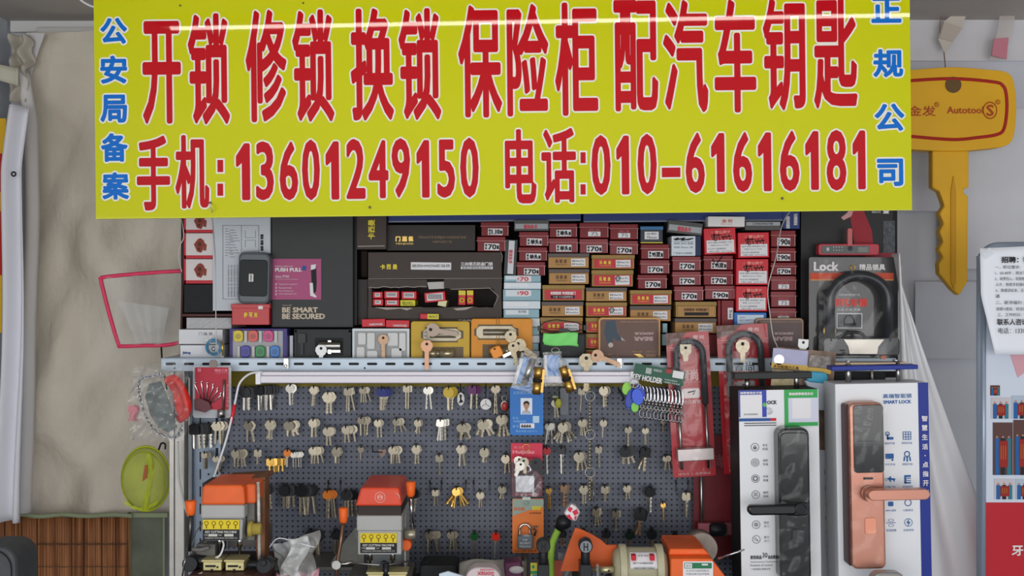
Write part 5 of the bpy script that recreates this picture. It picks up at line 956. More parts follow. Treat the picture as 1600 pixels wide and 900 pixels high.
ROWS = {
 1: [(383, 604, 646, 'round', 19, 3, 3, 'black/bright', 4), (405, 602, 646, 'square', 17, 6, 1, 'black/bright', 4.5), (453, 600, 637, 'round', 15, 3, 5, 'bright', 2), (490, 603, 638, 'hex', 14, 3, 13, 'nickel', 2), (512, 612, 651, 'hex', 18, 2, 4, 'nickel', 5), (543, 606, 647, 'square', 13, 4, 12, 'nickel', 1.5), (566, 605, 632, 'round', 11, 4, 14, 'nickel', 2), (596, 604, 646, 'oval', 19, 3, 7, 'blue/nickel', 5), (635, 602, 642, 'square', 12, 2, 2, 'nickel', 4), (667, 604, 643, 'round', 13, 2, 2, 'bright', 4), (701, 604, 646, 'round', 19, 3, 4, 'yellow/nickel', 3), (738, 602, 643, 'square', 15, 2, 3, 'purple/nickel', 6), (773, 602, 650, 'hex', 13, 3, 6, 'dark', 2), (867, 624, 656, 'round', 13, 2, 10, 'nickel', 2), (909, 606, 646, 'square', 12, 1, 0, 'nickel', 2), (943, 603, 640, 'round', 16, 3, 5, 'nickel', 2)],
 2: [(304, 662, 706, 'square', 19, 5, 2, 'black/bright', 6), (338, 658, 698, 'hex', 16, 3, 6, 'nickel', 6), (388, 658, 695, 'hex', 16, 2, 12, 'nickel', 3), (422, 656, 691, 'hex', 17, 3, 12, 'nickel', 1.5), (452, 656, 687, 'oval', 20, 4, 22, 'nickel', 2), (489, 654, 687, 'round', 15, 3, 14, 'nickel', 3), (511, 667, 700, 'round', 15, 3, 8, 'nickel', 4), (540, 665, 695, 'round', 14, 5, 9, 'nickel', 3), (564, 651, 684, 'round', 13, 3, 4, 'nickel', 5), (590, 655, 687, 'round', 13, 2, 3, 'nickel', 4), (619, 654, 680, 'round', 12, 4, 28, 'nickel', 2), (653, 655, 681, 'round', 13, 3, 26, 'nickel', 2), (688, 655, 692, 'square', 13, 7, 32, 'bright', 1.4), (722, 660, 692, 'oval', 19, 6, 18, 'nickel', 1.2), (755, 655, 688, 'oval', 20, 6, 30, 'nickel', 1), (783, 648, 687, 'round', 17, 5, 18, 'nickel', 1), (857, 661, 698, 'round', 12, 4, 20, 'bright', 2), (880, 660, 697, 'round', 17, 6, 36, 'nickel', .8), (909, 655, 684, 'round', 13, 4, 16, 'nickel', 1), (943, 655, 687, 'round', 13, 1, 0, 'nickel', 2), (981, 666, 700, 'round', 12, 2, 3, 'nickel', 1), (1008, 668, 697, 'round', 11, 2, 3, 'nickel', 1), (1036, 655, 677, 'round', 8, 2, 8, 'dark', 1)],
 3: [(319, 706, 736, 'round', 11, 3, 7, 'nickel', 3), (337, 712, 742, 'hex', 11, 3, 8, 'nickel', 5), (368, 702, 734, 'round', 15, 4, 3, 'nickel', 4), (403, 702, 729, 'square', 13, 1, 0, 'nickel', 2), (422, 716, 741, 'square', 13, 5, 6, 'brass', 5), (449, 702, 733, 'round', 13, 1, 0, 'orange/bright', 2), (458, 706, 733, 'hex', 10, 4, 2, 'bright', 4), (489, 698, 728, 'round', 14, 4, 12, 'nickel', 3.5), (526, 698, 728, 'hex', 17, 3, 10, 'nickel', 1), (564, 697, 722, 'round', 11, 1, 0, 'nickel', 2), (613, 697, 728, 'round', 14, 4, 8, 'nickel', 3), (650, 695, 729, 'hex', 15, 3, 2, 'nickel', 1.5), (686, 710, 745, 'square', 13, 1, 0, 'nickel', 2), (720, 695, 732, 'hex', 15, 2, 10, 'nickel', 2), (757, 699, 727, 'round', 17, 3, 20, 'nickel', 1), (790, 710, 743, 'round', 15, 4, 14, 'dark', 1.5), (854, 698, 744, 'round', 14, 1, 0, 'red/bright', 2), (877, 698, 743, 'square', 13, 2, 2, 'black/bright', 1.5), (904, 706, 740, 'round', 17, 4, 18, 'nickel', 1.5), (935, 697, 733, 'square', 12, 1, 0, 'nickel', 2), (977, 698, 730, 'round', 18, 4, 24, 'black/nickel', 1.5), (1008, 699, 741, 'square', 17, 3, 20, 'black/nickel', .8), (1040, 712, 737, 'round', 10, 4, 14, 'dark', 2)],
 4: [(417, 757, 800, 'round', 17, 2, 3, 'black/dark', 3), (444, 757, 799, 'round', 20, 4, 4, 'black/dark', 4), (470, 758, 810, 'round', 20, 5, 5, 'black/nickel', 4.5), (511, 766, 814, 'round', 15, 4, 4, 'orange/nickel', 3), (540, 766, 812, 'round', 17, 4, 6, 'black/nickel', 4), (645, 764, 804, 'round', 16, 3, 4, 'black/nickel', 3), (680, 765, 793, 'square', 11, 2, 2, 'nickel', 2), (713, 762, 797, 'round', 14, 6, 34, 'brass', .8), (750, 768, 796, 'round', 13, 2, 2, 'dark', 1), (784, 759, 783, 'round', 13, 3, 24, 'nickel', 1), (857, 762, 798, 'round', 10, 2, 2, 'brass', 1), (881, 757, 795, 'square', 13, 4, 2, 'copper', 1), (912, 758, 791, 'hex', 15, 3, 5, 'nickel', 1.2), (945, 759, 787, 'square', 13, 3, 5, 'nickel', 1), (979, 758, 783, 'hex', 12, 4, 10, 'nickel', 1), (1016, 760, 805, 'round', 18, 2, 2, 'black/bright', -4), (1036, 785, 815, 'round', 9, 1, 0, 'brass', 1), (1072, 769, 811, 'square', 14, 3, 5, 'nickel', 1)],
 5: [(485, 828, 880, 'round', 21, 4, 4, 'black/dark', 4), (524, 828, 870, 'round', 16, 3, 3, 'black/dark', 3), (670, 830, 867, 'round', 14, 6, 14, 'nickel', 2.5), (704, 830, 864, 'round', 13, 4, 10, 'nickel', 2), (741, 831, 881, 'round', 14, 1, 0, 'greenhead/dark', 1), (775, 831, 877, 'round', 15, 1, 0, 'redhead/bright', 1), (878, 828, 856, 'round', 13, 2, 3, 'black/copper', 1), (911, 827, 858, 'round', 15, 2, 3, 'black/copper', 1), (931, 794, 824, 'square', 13, 4, 16, 'nickel', 1), (962, 797, 832, 'square', 13, 3, 3, 'nickel', 1), (1000, 795, 842, 'square', 20, 3, 16, 'black/copper', 2), (947, 828, 857, 'round', 14, 2, 6, 'black/copper', 1), (983, 829, 860, 'round', 15, 2, 3, 'darkgreen/copper', 1), (1018, 826, 858, 'round', 18, 1, 0, 'black/copper', 1), (1054, 832, 869, 'round', 14, 1, 0, 'black/dark', 1)],
}
NEAR = {2: {12: '', }}
ORD = ['first', 'second', 'third', 'fourth', 'fifth', 'sixth', 'seventh', 'eighth', 'ninth', 'tenth', 'eleventh', 'twelfth', 'thirteenth', 'fourteenth', 'fifteenth', 'sixteenth', 'seventeenth', 'eighteenth', 'nineteenth', 'twentieth', 'twenty-first', 'twenty-second', 'twenty-third', 'twenty-fourth']
RW = {1: 'top', 2: 'second', 3: 'third', 4: 'fourth', 5: 'lowest'}
CN = {'nickel': 'silver', 'bright': 'bright silver', 'brass': 'brass', 'copper': 'brownish', 'dark': 'dull grey'}
HN = {'round': 'round headed', 'oval': 'wide headed', 'square': 'square headed', 'trefoil': 'lobed', 'hex': 'angular headed'}
PN = {'greenhead': 'glossy green', 'redhead': 'glossy red', 'darkgreen': 'dark green', 'brownred': 'brown red'}
for rw, lst in ROWS.items():
    for i, (x, y0, y1, kind, w_, n, fan, col, dr_) in enumerate(sorted(lst)):
        c = col.split('/'); cn = CN[c[0]] if c[0] in CN else PN.get(c[0], c[0]) + ' plastic'
        d0 = f'{cn} {HN[kind]} key'; d1 = f', {RW[rw]} row, {ORD[i]} bunch from left' if n > 1 else f', single in the {RW[rw]} row, {ORD[i]} hook from left'
        bunch(x, y0, y1, kind, w_, n, fan, col, (d0, d1), drift=dr_)
print('keys', NK[0])
# bare peg hooks above the fourth row
for i, x in enumerate((513, 532, 574, 590, 607, 623, 672, 690, 728, 740, 765, 1056, 1075)):
    t = Thing('peg_hook', 'bare dark peg hook above the fourth row, %s from the left' % ORD[i], 'hook', x, 765, 0, 'peg hooks on the pegboard'); m = t.mb(); q = [P(x + a, y, f) - t.loc for a, y, f in ((0, 752, 0), (0, 753, .02), (0, 756, .03), (0, 750, .034))]
    m.tubew(q, .0009, 6); m.box(x - 1.2, 750, x + 1.2, 768, 0, .002); t.main(m, HK)
# tags among the keys
t = Thing('oval_tag', 'white oval tag with a black shape hanging on a cord in the top row', 'tag', 720, 634, .034); m = t.mb(); m.ball(720, 623.5, 0, 6, 10.5, 2); t.part('tag_body', m, mat('tag_white', (226, 224, 220), .4)); m = t.mb(); m.poly([(718, 616), (722, 617), (721, 623), (724, 628), (717, 630), (719, 624)], .0016, .0026); t.part('emblem', m, INK); m = t.mb(); m.tube([(719, 600, -.01), (720, 613, 0)], .9, 5); t.part('cord', m, INK)
t = Thing('round_tag', 'white round tag with a three pointed mark in the top row', 'tag', 759, 640, .034); m = t.mb(); m.cyl(759, 631.5, 8.6, -.001, .001, 22); t.part('tag_body', m, _M['tag_white']); m = t.mb(); [m.box(758.6, 624.5, 759.4, 631.5, .001, .0015)]; m.poly([(759, 631), (753, 635.5), (752.6, 634.6), (758.6, 630.6)], .001, .0015).poly([(759, 631), (765.4, 634.6), (765, 635.5), (758.8, 632)], .001, .0015); t.part('emblem', m, GREYINK); m = t.mb(); m.tube([(759, 600, -.01), (759, 624, 0)], .8, 5); t.part('cord', m, INK)
t = Thing('red_tag', 'small red oval tag ringed in silver left of the blue badge', 'tag', 788, 642, .04); m = t.mb(); m.ball(788.5, 634, 0, 7.5, 10, 2); t.part('tag_rim', m, STEEL); m = t.mb(); m.ball(788.5, 634.5, .001, 5.2, 7, 2); t.part('tag_face', m, mat('tag_red', (176, 46, 46), .3)); m = t.mb(); m.ring(788, 622, 4, .8, 0, 12, 5); t.part('ring', m, STEEL)
t = Thing('leaf_tag', 'small yellow green enamel tag on a key right of the blue badge', 'tag', 873, 637, .04); m = t.mb(); m.ball(872.5, 630, 0, 5, 7.5, 1.5); t.part('tag_body', m, mat('tag_lime', (160, 160, 40), .35)); m = t.mb(); m.ball(867, 620, 0, 7, 4, 2).ring(868, 614, 4, .8, 0, 12, 5); t.part('clasp', m, mat('dull_green_metal', (110, 116, 100), .4, .6))
t = Thing('heart_tag', 'small brown heart shaped tag on a bent hook in the third row', 'tag', 597, 715, .03); m = t.mb(); m.poly([(591, 703), (595, 701), (598, 703), (602, 701), (604, 704), (602, 710), (598, 715), (594, 711)], 0, .002); t.part('tag_body', m, mat('tag_brown', (140, 118, 108), .5)); m = t.mb(); m.tube([(579, 700, -.02), (583, 706, 0), (598, 706, .004)], .9, 5); t.part('hook', m, INK)
t = Thing('black_strap', 'black strap loop behind the clear case right of the blue badge', 'strap', 884, 650, .012); m = t.mb(); m.rbox(875, 606, 888, 648, 3, 0, .002, 3); t.part('case_back', m, mat('smoky_plastic', (92, 96, 104), .3)); m = t.mb(); m.tube(bez([(966, 608, 0), (970, 614, .004), (974, 622, .004), (972, 626, 0)]), 1.4, 6); t.part('cord', m, BLACKP)
t = Thing('single_hook_links', 'pair of dull brass links hanging in the fourth row beside the ring chain', 'links', 926, 786, .03); m = t.mb(); m.tube([(924, 742, 0), (925, 760, 0)], 1.6, 6).tube([(923, 762, 0), (922.5, 784, 0)], 1, 6).tube([(927, 762, 0), (928, 784, 0)], 1, 6); t.main(m, mat('chain_brass', (0, 0, 0)))
# ---------------------------------------------------------------- goods hanging in front of the pegboard
t = Thing('id_badge', 'blue identity badge with a small portrait hanging in the middle of the pegboard', 'badge', 823, 679, .07)
m = t.mb(); m.rbox(797, 603, 849, 680, 4, -.0012, 0, 4); t.part('badge_card', m, mat('badge_blue', (28, 110, 190), .4)); sheet(t, 'portrait_field', 813.5, 622, 831.5, 647.5, .0006, mat('portrait_white', (226, 232, 240), .5), label='white portrait field')
m = t.mb(); m.use(mat('portrait_shirt', (176, 186, 206), .6)).poly([(815, 647), (816, 643), (820, 641), (825, 641), (829, 643), (830, 647)], .0006, .0012).use(mat('portrait_skin', (196, 150, 128), .6)).box(820.5, 638, 824.5, 643, .0006, .0014).ball(822.5, 634, .0008, 4, 5.4, .8).use(INK).poly([(818.2, 634), (818, 629), (820.5, 626.6), (824.5, 626.4), (827, 629), (826.8, 634), (825.8, 631), (822.5, 629.8), (819.3, 631)], .0012, .0024)
for x in (820.8, 824.2): m.box(x - .6, 633.2, x + .6, 633.9, .0014, .002)
m.box(821.4, 637, 823.8, 637.6, .0014, .002); t.part('portrait', m)
sheet(t, 'number_plate', 812.5, 661.5, 835, 669, .0006, STK); words_(t, [('6666', 814, 662.8, 830, 668, (.35, .3))], INK)
sheet(t, 'blank_square', 832.5, 650, 842.5, 660.5, .0006, mat('badge_pale', (176, 206, 232), .5))
words_(t, [('北京锁业协会会员', 802, 611, 844, 616), ('姓 名：', 801, 651, 811, 655), ('开锁服务资格', 802, 656.5, 822, 660), ('编 号', 801, 664, 810, 668), ('职业技能认证中心', 806, 672, 840, 675)], mat('badge_print', (150, 200, 240), .5))
t = Thing('lock_card', 'pink red carded padlock set with a bunch of keys below the blue badge', 'lock card', 823, 776, .06)
m = t.mb(); m.rbox(798, 692, 848, 776, 2, -.001, 0, 3); t.part('card', m, mat('plum_card', (96, 34, 52), .4)); sheet(t, 'red_panel', 798.5, 692.5, 847.5, 722, .0006, mat('raspberry', (206, 40, 72), .4))
words_(t, [('Huijinks', 801, 703, 835, 710.5, (.35, .3))], mat('pink_print3', (232, 150, 160), .5)); words_(t, [('锁 业', 803, 697, 815, 700.5), ('安全 防盗 耐用', 806, 770, 842, 773.5), ('优 质', 838, 760, 845, 763)], mat('pink_print3', (0, 0, 0)), name='small_print')
m = t.mb(); m.rbox(805, 740, 835, 767, 3, .001, .016, 3); t.part('padlock_body', m, mat('pewter', (176, 176, 180), .35, .6), bevel=.001); words_(t, [('Mu Pudorf', 809, 757, 829, 761)], STK, .0165, 'engraving'); m = t.mb(); m.tube([(811, 742, .009)] + [(a, b, .009) for a, b in arc(820, 733, 9, 180, 0, 10)] + [(829, 742, .009)], 2.4, 8); t.part('shackle', m, CHROME)
m = t.mb(); m.ring(822, 699, 5.5, .8, .003, 14, 5); t.part('ring', m, BRASS); m = t.mb(); m.grid(lambda u, v: (800 + 46 * u, 714 + 58 * v, .018 + .006 * math.sin(u * 3.1) + .002 * math.sin(u * 17 + v * 13)), 14, 14); t.part('blister', m, CLEAR)
for i, (x, y, r_, c) in enumerate([(812, 714, 14, 'bright'), (818, 716, -6, 'nickel'), (815, 722, 24, 'bright')]): small_key('door_key', ['bright key at the left of the bunch on the pink red card', 'silver key in the middle of the bunch on the pink red card', 'lowest bright key on the pink red card'][i], x, y, .084 + i * .003, .9, MET[c], r_, ln=10)
small_key('car_key', 'black headed key lying right on the pink red card', 834, 718, .084, 1.2, BLACKP, -30, ln=6)
t = Thing('lock_card', 'orange carded chrome padlock hanging below the pink red card', 'lock card', 825, 864, .055)
m = t.mb(); m.rbox(800.5, 779, 849.5, 864, 2, -.001, 0, 3); t.part('card', m, mat('orange_card', (226, 122, 50), .4)); m = t.mb(); m.poly([(801, 780), (849, 780), (849, 792), (826, 797), (801, 806)], 0, .0006); t.part('card_top', m, mat('pale_teal_card', (150, 168, 156), .4)); words_(t, [('安全锁', 803, 792, 820, 798, (.2, .2))], mat('orange_print2', (214, 110, 70), .5), name='title')
words_(t, [('888F', 831, 790, 846, 797, (.4, .3))], YELLOWINK, name='price_mark'); words_(t, [('长期质保', 827, 800, 846, 803), ('防盗 耐用门锁系列', 804, 859, 838, 862.5), ('厂', 836, 857, 841, 862)], mat('brown_print4', (120, 60, 24), .5))
m = t.mb(); m.rbox(808.5, 834, 832.5, 855, 2, .001, .014, 3); t.part('padlock_body', m, mat('slate_padlock', (104, 112, 120), .35, .5), bevel=.001); words_(t, [('TOP', 816, 839, 824, 842), ('SECURITY', 812, 844, 829, 847), ('PADLOCK', 812, 849, 829, 852)], STK, .0145, 'engraving'); m = t.mb(); m.tube([(811.5, 836, .008), (811.5, 826, .008)] + [(a, b, .008) for a, b in arc(820, 826, 8.5, 180, 0, 12)] + [(828.5, 826, .008), (828.5, 836, .008)], 2, 8); m.box(809, 832.5, 832, 835, .002, .014); t.part('shackle', m, CHROME)
m = t.mb(); m.tube([(833, 825, .006), (837, 828, .006), (835, 836, .006)], 1.6, 6).box(832, 821, 840, 823, .004, .008); t.part('small_key', m, mat('dark_steel', (90, 90, 90), .3, .7)); m = t.mb(); m.ring(822, 785, 3.6, .8, .003, 12, 5); m.rbox(816, 776, 829, 781, 1, .001, .003, 2); t.part('hanger', m, mat('grey_clip2', (170, 180, 172), .4, .3))
t = Thing('steel_rod', 'dull grey steel rod standing below the orange padlock card', 'rod', 821, 960, .05); m = t.mb(); m.tube([(821, 862, 0), (821, 960, 0)], 4.4, 12); t.main(m, mat('dull_rod', (110, 106, 102), .45, .5))
# lock cylinders in clear packs
for i, (x0, y0, x1, y1, r_, l) in enumerate([(806, 553, 838, 610, 16, 'tilted clear pack with a blue slip and silver cylinder over the lamp'), (849, 549, 878, 602, -3, 'upright clear pack with a blue slip right of the tilted one')]):
    t = Thing('cylinder_pack', l, 'lock pack', (x0 + x1) / 2, y1, .09 - .012 * i, 'clear cylinder packs over the lamp', 0); cx, cy = (x0 + x1) / 2, (y0 + y1) / 2
    m = t.mb(); m.box(x0, y0, x1, y1, .002, .016, r_); t.part('clear_pack', m, film('pack_clear', haze=.03, k=1.2, bump=.4))
    m = t.mb(); m.box(x0 + 6, y0 + 6, x1 - 4, y1 - 8, .0, .001, r_); t.part('blue_slip', m, mat('slip_blue', (46, 126, 200), .4)); m = t.mb(); m.box(x0 + 2, y0 + 6, x0 + 6, y1 - 10, .0, .0012, r_); t.part('white_strip', m, STK)
    if i == 0: m = t.mb(); m.tube([(833, 560, .009), (818, 600, .009)], 5.5, 12); t.part('silver_cylinder', m, STEEL)
    m = t.mb(); m.ring(cx + 4, y0 - 2, 6, .8, .008, 14, 5, sy=.7); t.part('ring', m, STEEL)
for i, (xa, ya, xb, yb, l) in enumerate([(842, 574, 838, 616, 'brass lock cylinder hanging just above the blue badge'), (879, 573, 892, 612, 'brass lock cylinder slanting right of the clear packs')]):
    t = Thing('brass_cylinder', l, 'lock cylinder', (xa + xb) / 2, yb, .112 - .02 * i, 'brass cylinders over the lamp'); m = t.mb()
    dx, dy = xb - xa, yb - ya; q = lambda s_: (xa + dx * s_, ya + dy * s_, 0)
    m.tube([q(0), q(.4)], 7, 14).tube([q(.4), q(.55)], 5.4, 14).tube([q(.55), q(1)], 7, 14); t.part('barrel', m, BRASS); m = t.mb(); m.tube([q(.42), q(.54)], 8, 12); t.part('cam', m, INK)
    a = math.degrees(math.atan2(-dx, dy)); m = t.mb(); m.box(min(xa, xb) + abs(dx) / 2 + 4, ya + 3, min(xa, xb) + abs(dx) / 2 + 10, yb - 3, -.006, .003, a); t.part('lug', m, mat('brass_shade', (176, 140, 76), .35, .8)); m = t.mb(); m.ring(xa, ya - 6, 5, .8, 0, 12, 5); t.part('ring', m, STEEL)
# carabiner header card
t = Thing('header_card', 'dark green header card reading HOLDER above a row of snap hooks', 'card', 1034, 604, .085, rot=10)
m = t.mb(); m.box(990, 574, 1070, 597, -.001, .0, 0); t.part('card', m, mat('dark_green_card', (16, 84, 62), .4)); words_(t, [('KEY HOLDER', 987, 587, 1035, 596, (.4, .35))], WHITEINK, name='title'); words_(t, [('钥匙扣', 1021, 577, 1034, 581), ('多功能金属挂扣', 1038, 593, 1058, 595.5), ('高强度 不易生锈', 1038, 597.5, 1062, 600)], WHITEINK, name='small_print')
m = t.mb(); m.box(1041, 577, 1050, 583, 0, .0006); t.part('red_mark', m, mat('mark_red', (176, 50, 60), .5)); sheet(t, 'sticker', 1051, 580, 1068, 591, .0006, STK); sheet(t, 'blank_square', 1009, 575, 1018, 584, .0006, mat('pale_grey_sq', (170, 180, 176), .5))
for i in range(12):
    x = 1003 + i * 5.6; y = 603 + i * .7; t = Thing('snap_hook', 'chrome snap hook, %s from the left under the green header card' % ORD[i], 'snap hook', x, y + 52, .088 - (i % 2) * .006, 'chrome snap hooks under the green card'); m = t.mb()
    m.tube(bez([(x, y, 0), (x + 2.4, y + 4, 0), (x + 2.4, y + 16, 0), (x + 1, y + 22, 0), (x - 1.6, y + 20, 0), (x - 2, y + 8, 0)], 4), 1.1, 6); t.part('hook', m, CHROME)
    m = t.mb(); m.lathe(x, y + 29, 0, [(0, 1.6), (3, 2.4), (6, 1.4)], 'z', 8).ring(x, y + 32, 2.6, .8, 0, 10, 5, sy=1.2); t.part('swivel', m, STEEL); m = t.mb(); m.ring(x - .6, y + 43, 3.6, .9, 0, 12, 5, sy=1.8); t.part('split_ring', m, mat('dark_chrome', (130, 130, 134), .2, 1))
t = Thing('key_ring', 'steel ring gathering the green and blue tags', 'key ring', 991, 611, .1); m = t.mb(); m.ring(991, 599, 7, .9, 0, 16, 6).ring(995, 603, 6, .8, .003, 16, 6, sy=.7); t.main(m, STEEL)
for i, (x, y, rx, ry, c, r_, l) in enumerate([(979, 607, 7, 10, (136, 204, 60), 10, 'green oval key tag at the upper left of the ring of tags'), (986, 622, 8, 16, (26, 60, 170), 18, 'dark blue oval key tag behind, left on the ring of tags'), (992, 636, 6, 8, (120, 200, 70), 0, 'small green tag end hanging lowest on the ring of tags'), (996, 620, 9, 13, (40, 84, 214), -12, 'bright blue oval key tag at the front of the ring of tags'), (984, 633, 7, 9, (24, 70, 130), 0, 'dull blue tag lowest left on the ring of tags'), (1001, 610, 5, 12, (30, 60, 190), -28, 'narrow blue tag at the right of the ring of tags')]):
    t = Thing('key_tag', l, 'key tag', x, y, .094 + .004 * (i % 4), 'green and blue tags on one ring', rot=r_); m = t.mb(); c_ = arc(x, y, rx, 0, 360, 22, ry)[:-1]; k = t.k; n_ = len(c_)
    v = [((a - x) * k, -f, -(b - y) * k) for f in (-.0012, .0012) for a, b in c_]; m.add(v, [tuple(range(n_))[::-1], tuple(range(n_, 2 * n_))] + [(q, (q + 1) % n_, n_ + (q + 1) % n_, n_ + q) for q in range(n_)]); t.main(m, mat('tag_%d' % i, c, .3), bevel=.0006)
# red U lock cards
RC = mat('u_lock_red_card', (176, 24, 38), .35, coat=.3); RUB = mat('u_rubber', (58, 62, 66), .4)
def ulock(label, x0, y0, w_, h, rot, d, full=True):
    t = Thing('u_lock', label, 'lock', x0 + w_ / 2, y0, d, None, rot); t.loc = P(x0 + w_ / 2, y0, d); o = t.rot; t.rot = 0   # author unrotated about the top centre
    m = t.mb(); m.rbox(x0, y0, x0 + w_, y0 + h, 3, -.001, 0, 3); t.rot = o; t.part('card', m, RC); t.rot = 0
    def pt(nm, m, mt, **k_): t.rot = o; r = t.part(nm, m, mt, **k_); t.rot = 0; return r
    x1 = x0 + w_; cx = x0 + w_ / 2; r = w_ * .31
    m = t.mb(); m.poly([(x0, y0), (x0 + w_ * .5, y0), (x0 + w_ * .3, y0 + 14), (x0, y0 + 20)], 0, .0006); pt('corner_photo', m, mat('corner_photo', (128, 96, 90), .4, noise=.6, scale=120)); m = t.mb(); m.box(x0, y0 + 23, x1, y0 + 24.4, 0, .0008).box(x0, y0 + 26.5, x1, y0 + 27.5, 0, .0008); pt('pale_lines', m, mat('pale_pink_line', (226, 150, 156), .5))
    m = t.mb(); m.text('青尚', cx - 14 * w_ / 68, y0 + 58, cx + 14 * w_ / 68, y0 + 76, .001, (.7, .7)); m.text('液压剪锁', cx - 12, y0 + 106, cx + 16, y0 + 112, .001, (.2, .2)).text('QINGSHANG', cx - 10, y0 + 77, cx + 16, y0 + 80, .001).text('诚信至上 品质保证', x0 + 8, y0 + h - 7, x1 - 8, y0 + h - 3, .001); m.text('青尚', cx + 8, y0 + 5, cx + 26, y0 + 12, .001, (.3, .3)).text('防盗锁', cx + 14, y0 + 14, cx + 28, y0 + 20, .001); pt('lettering', m, mat('pale_lettering', (228, 184, 186), .5))
    m = t.mb(); m.rbox(cx - 14, y0 + 88, cx + 16, y0 + 103, 4, 0, .0012, 3); pt('silver_plate', m, mat('silver_print', (160, 150, 150), .3, .4)); m = t.mb(); m.tube([(cx - 4, y0 + 94, .002), (cx + 8, y0 + 92, .002), (cx + 4, y0 + 98, .002)], .8, 5); pt('plate_mark', m, INK)
    top = y0 + 14 + r; m = t.mb(); lg = y0 + (112 if full else 150)
    m.tube([(cx - r, lg, .012)] + [(a, b, .012) for a, b in arc(cx, top, r, 180, 0, 16)] + [(cx + r, lg, .012)], 5.2, 12); pt('rubber_sleeve', m, RUB)
    m = t.mb()
    for j in range(15): a = R(180 - 180 * j / 14); m.tube([(cx + (r - 4.5) * math.cos(a), top - (r - 4.5) * math.sin(a), .0165), (cx + (r + 4.5) * math.cos(a), top - (r + 4.5) * math.sin(a), .0165)], .5, 4)
    pt('sleeve_ribs', m, mat('rib_grey', (90, 94, 98), .4)); m = t.mb(); m.tube([(cx - r, lg, .012), (cx - r, y0 + h - 14, .012)], 2.6, 10).tube([(cx + r, lg, .012), (cx + r, y0 + h - 14, .012)], 2.6, 10); pt('steel_rod', m, STEEL)
    m = t.mb(); m.rbox(cx - r - 7, y0 + h - 47, cx + r + 8, y0 + h - 28, 2, .004, .022, 3); pt('crossbar', m, mat('crossbar_steel', (168, 158, 158), .32, .6, noise=.1), bevel=.001)
    m = t.mb(); m.grid(lambda u, v: (x0 + 3 + (w_ - 6) * u, y0 + 8 + (h - 20) * v, .02 + .007 * math.sin(u * 3.14) + .001 * math.sin(u * 21 + v * 31)), 12, 40); pt('blister', m, film('ulock_blister', haze=.008, k=.6, bump=.35, scale=22)); t.rot = o
    return t
ulock('red carded U lock with grey sleeve hanging just right of the snap hooks', 1040, 519, 67, 226, -3, .06)
ulock('red carded U lock hanging behind the white lock display box', 1119, 507, 80, 232, -3, .045)
small_key('door_key', 'dull silver key inside the arch of the left U lock', 1071, 539, .09, 1.1, MET['nickel'], 0, sq=True, ln=8); small_key('door_key', 'dull silver key inside the arch of the right U lock', 1160, 532, .08, 1.3, MET['dark'], 0, ln=10)
t = Thing('u_lock', 'dark red carded steel lock hanging low between pegboard and black box', 'lock', 1112, 870, .02); m = t.mb(); m.rbox(1083, 680, 1144, 870, 3, -.001, 0, 3); t.part('card', m, mat('dull_red_card', (110, 26, 36), .4, noise=.15)); m = t.mb(); m.tube([(1094, 690, .01), (1095, 868, .01)], 2.4, 10); t.part('steel_rod', m, STEEL); m = t.mb(); m.box(1088, 814, 1142, 832, .004, .018); t.part('crossbar', m, mat('pinkish_steel', (160, 90, 100), .35, .5)); m = t.mb(); m.lathe(1105, 824, .014, [(0, 9), (3, 11), (24, 11), (27, 9)], 'x', 14); t.part('lock_body', m, BLACKP)
words_(t, [('安全至上', 1100, 700, 1112, 706), ('青尚', 1100, 710, 1130, 730, (.5, .5))], mat('dim_lettering', (150, 70, 80), .5))
# carded mat at right of U lock: purple hand tool pack
t = Thing('tool_card', 'carded blue and white tool with lilac top hanging behind the white display boxes', 'tool card', 1250, 700, .129, rot=5)
m = t.mb(); m.box(1206, 546, 1300, 700, -.001, 0, -5 + 5); t.part('card', m, mat('card_photo', (120, 98, 84), .4, noise=.5, scale=60)); m = t.mb(); m.box(1207, 546, 1262, 569, 0, .0008); t.part('lilac_top', m, mat('lilac', (172, 172, 206), .35, noise=.1)); m = t.mb(); m.cyl(1217, 562, 8, .0008, .0014, 18); t.part('hologram', m, mat('hologram_white', (228, 230, 240), .2, .2)); m = t.mb(); m.box(1205, 569, 1262, 577, .0008, .0014).box(1262, 575, 1298, 583, .0008, .0014); t.part('yellow_band', m, mat('yellow_band', (214, 176, 80), .4)); words_(t, [('多功能强力工具', 1208, 571, 1248, 576, (.15, .15))], mat('brown_ink', (0, 0, 0)), .0018)
m = t.mb(); m.box(1264, 556, 1298, 574, 0, .0008); t.part('photo', m, mat('grey_photo', (150, 142, 140), .4, noise=.6, scale=130)); m = t.mb(); m.box(1205, 578, 1246, 612, 0, .0008); t.part('beige_photo', m, mat('beige_photo', (190, 176, 140), .4, noise=.4, scale=90))
m = t.mb(); m.rbox(1256, 580, 1290, 597, 8, .0, .014, 4); t.part('blue_cap', m, mat('cyan_cap', (60, 160, 196), .3), bevel=.002); m = t.mb(); m.poly([(1254, 594), (1290, 592), (1286, 640), (1276, 640), (1262, 610)], 0, .012); t.part('white_body', m, mat('tool_white', (190, 200, 214), .35), bevel=.002)
small_key('door_key', 'pale silver key standing upright over the lilac topped card', 1255, 531, .115, 1.0, mat('pale_key', (190, 192, 192), .4, .4), 4, sq=True, ln=12)
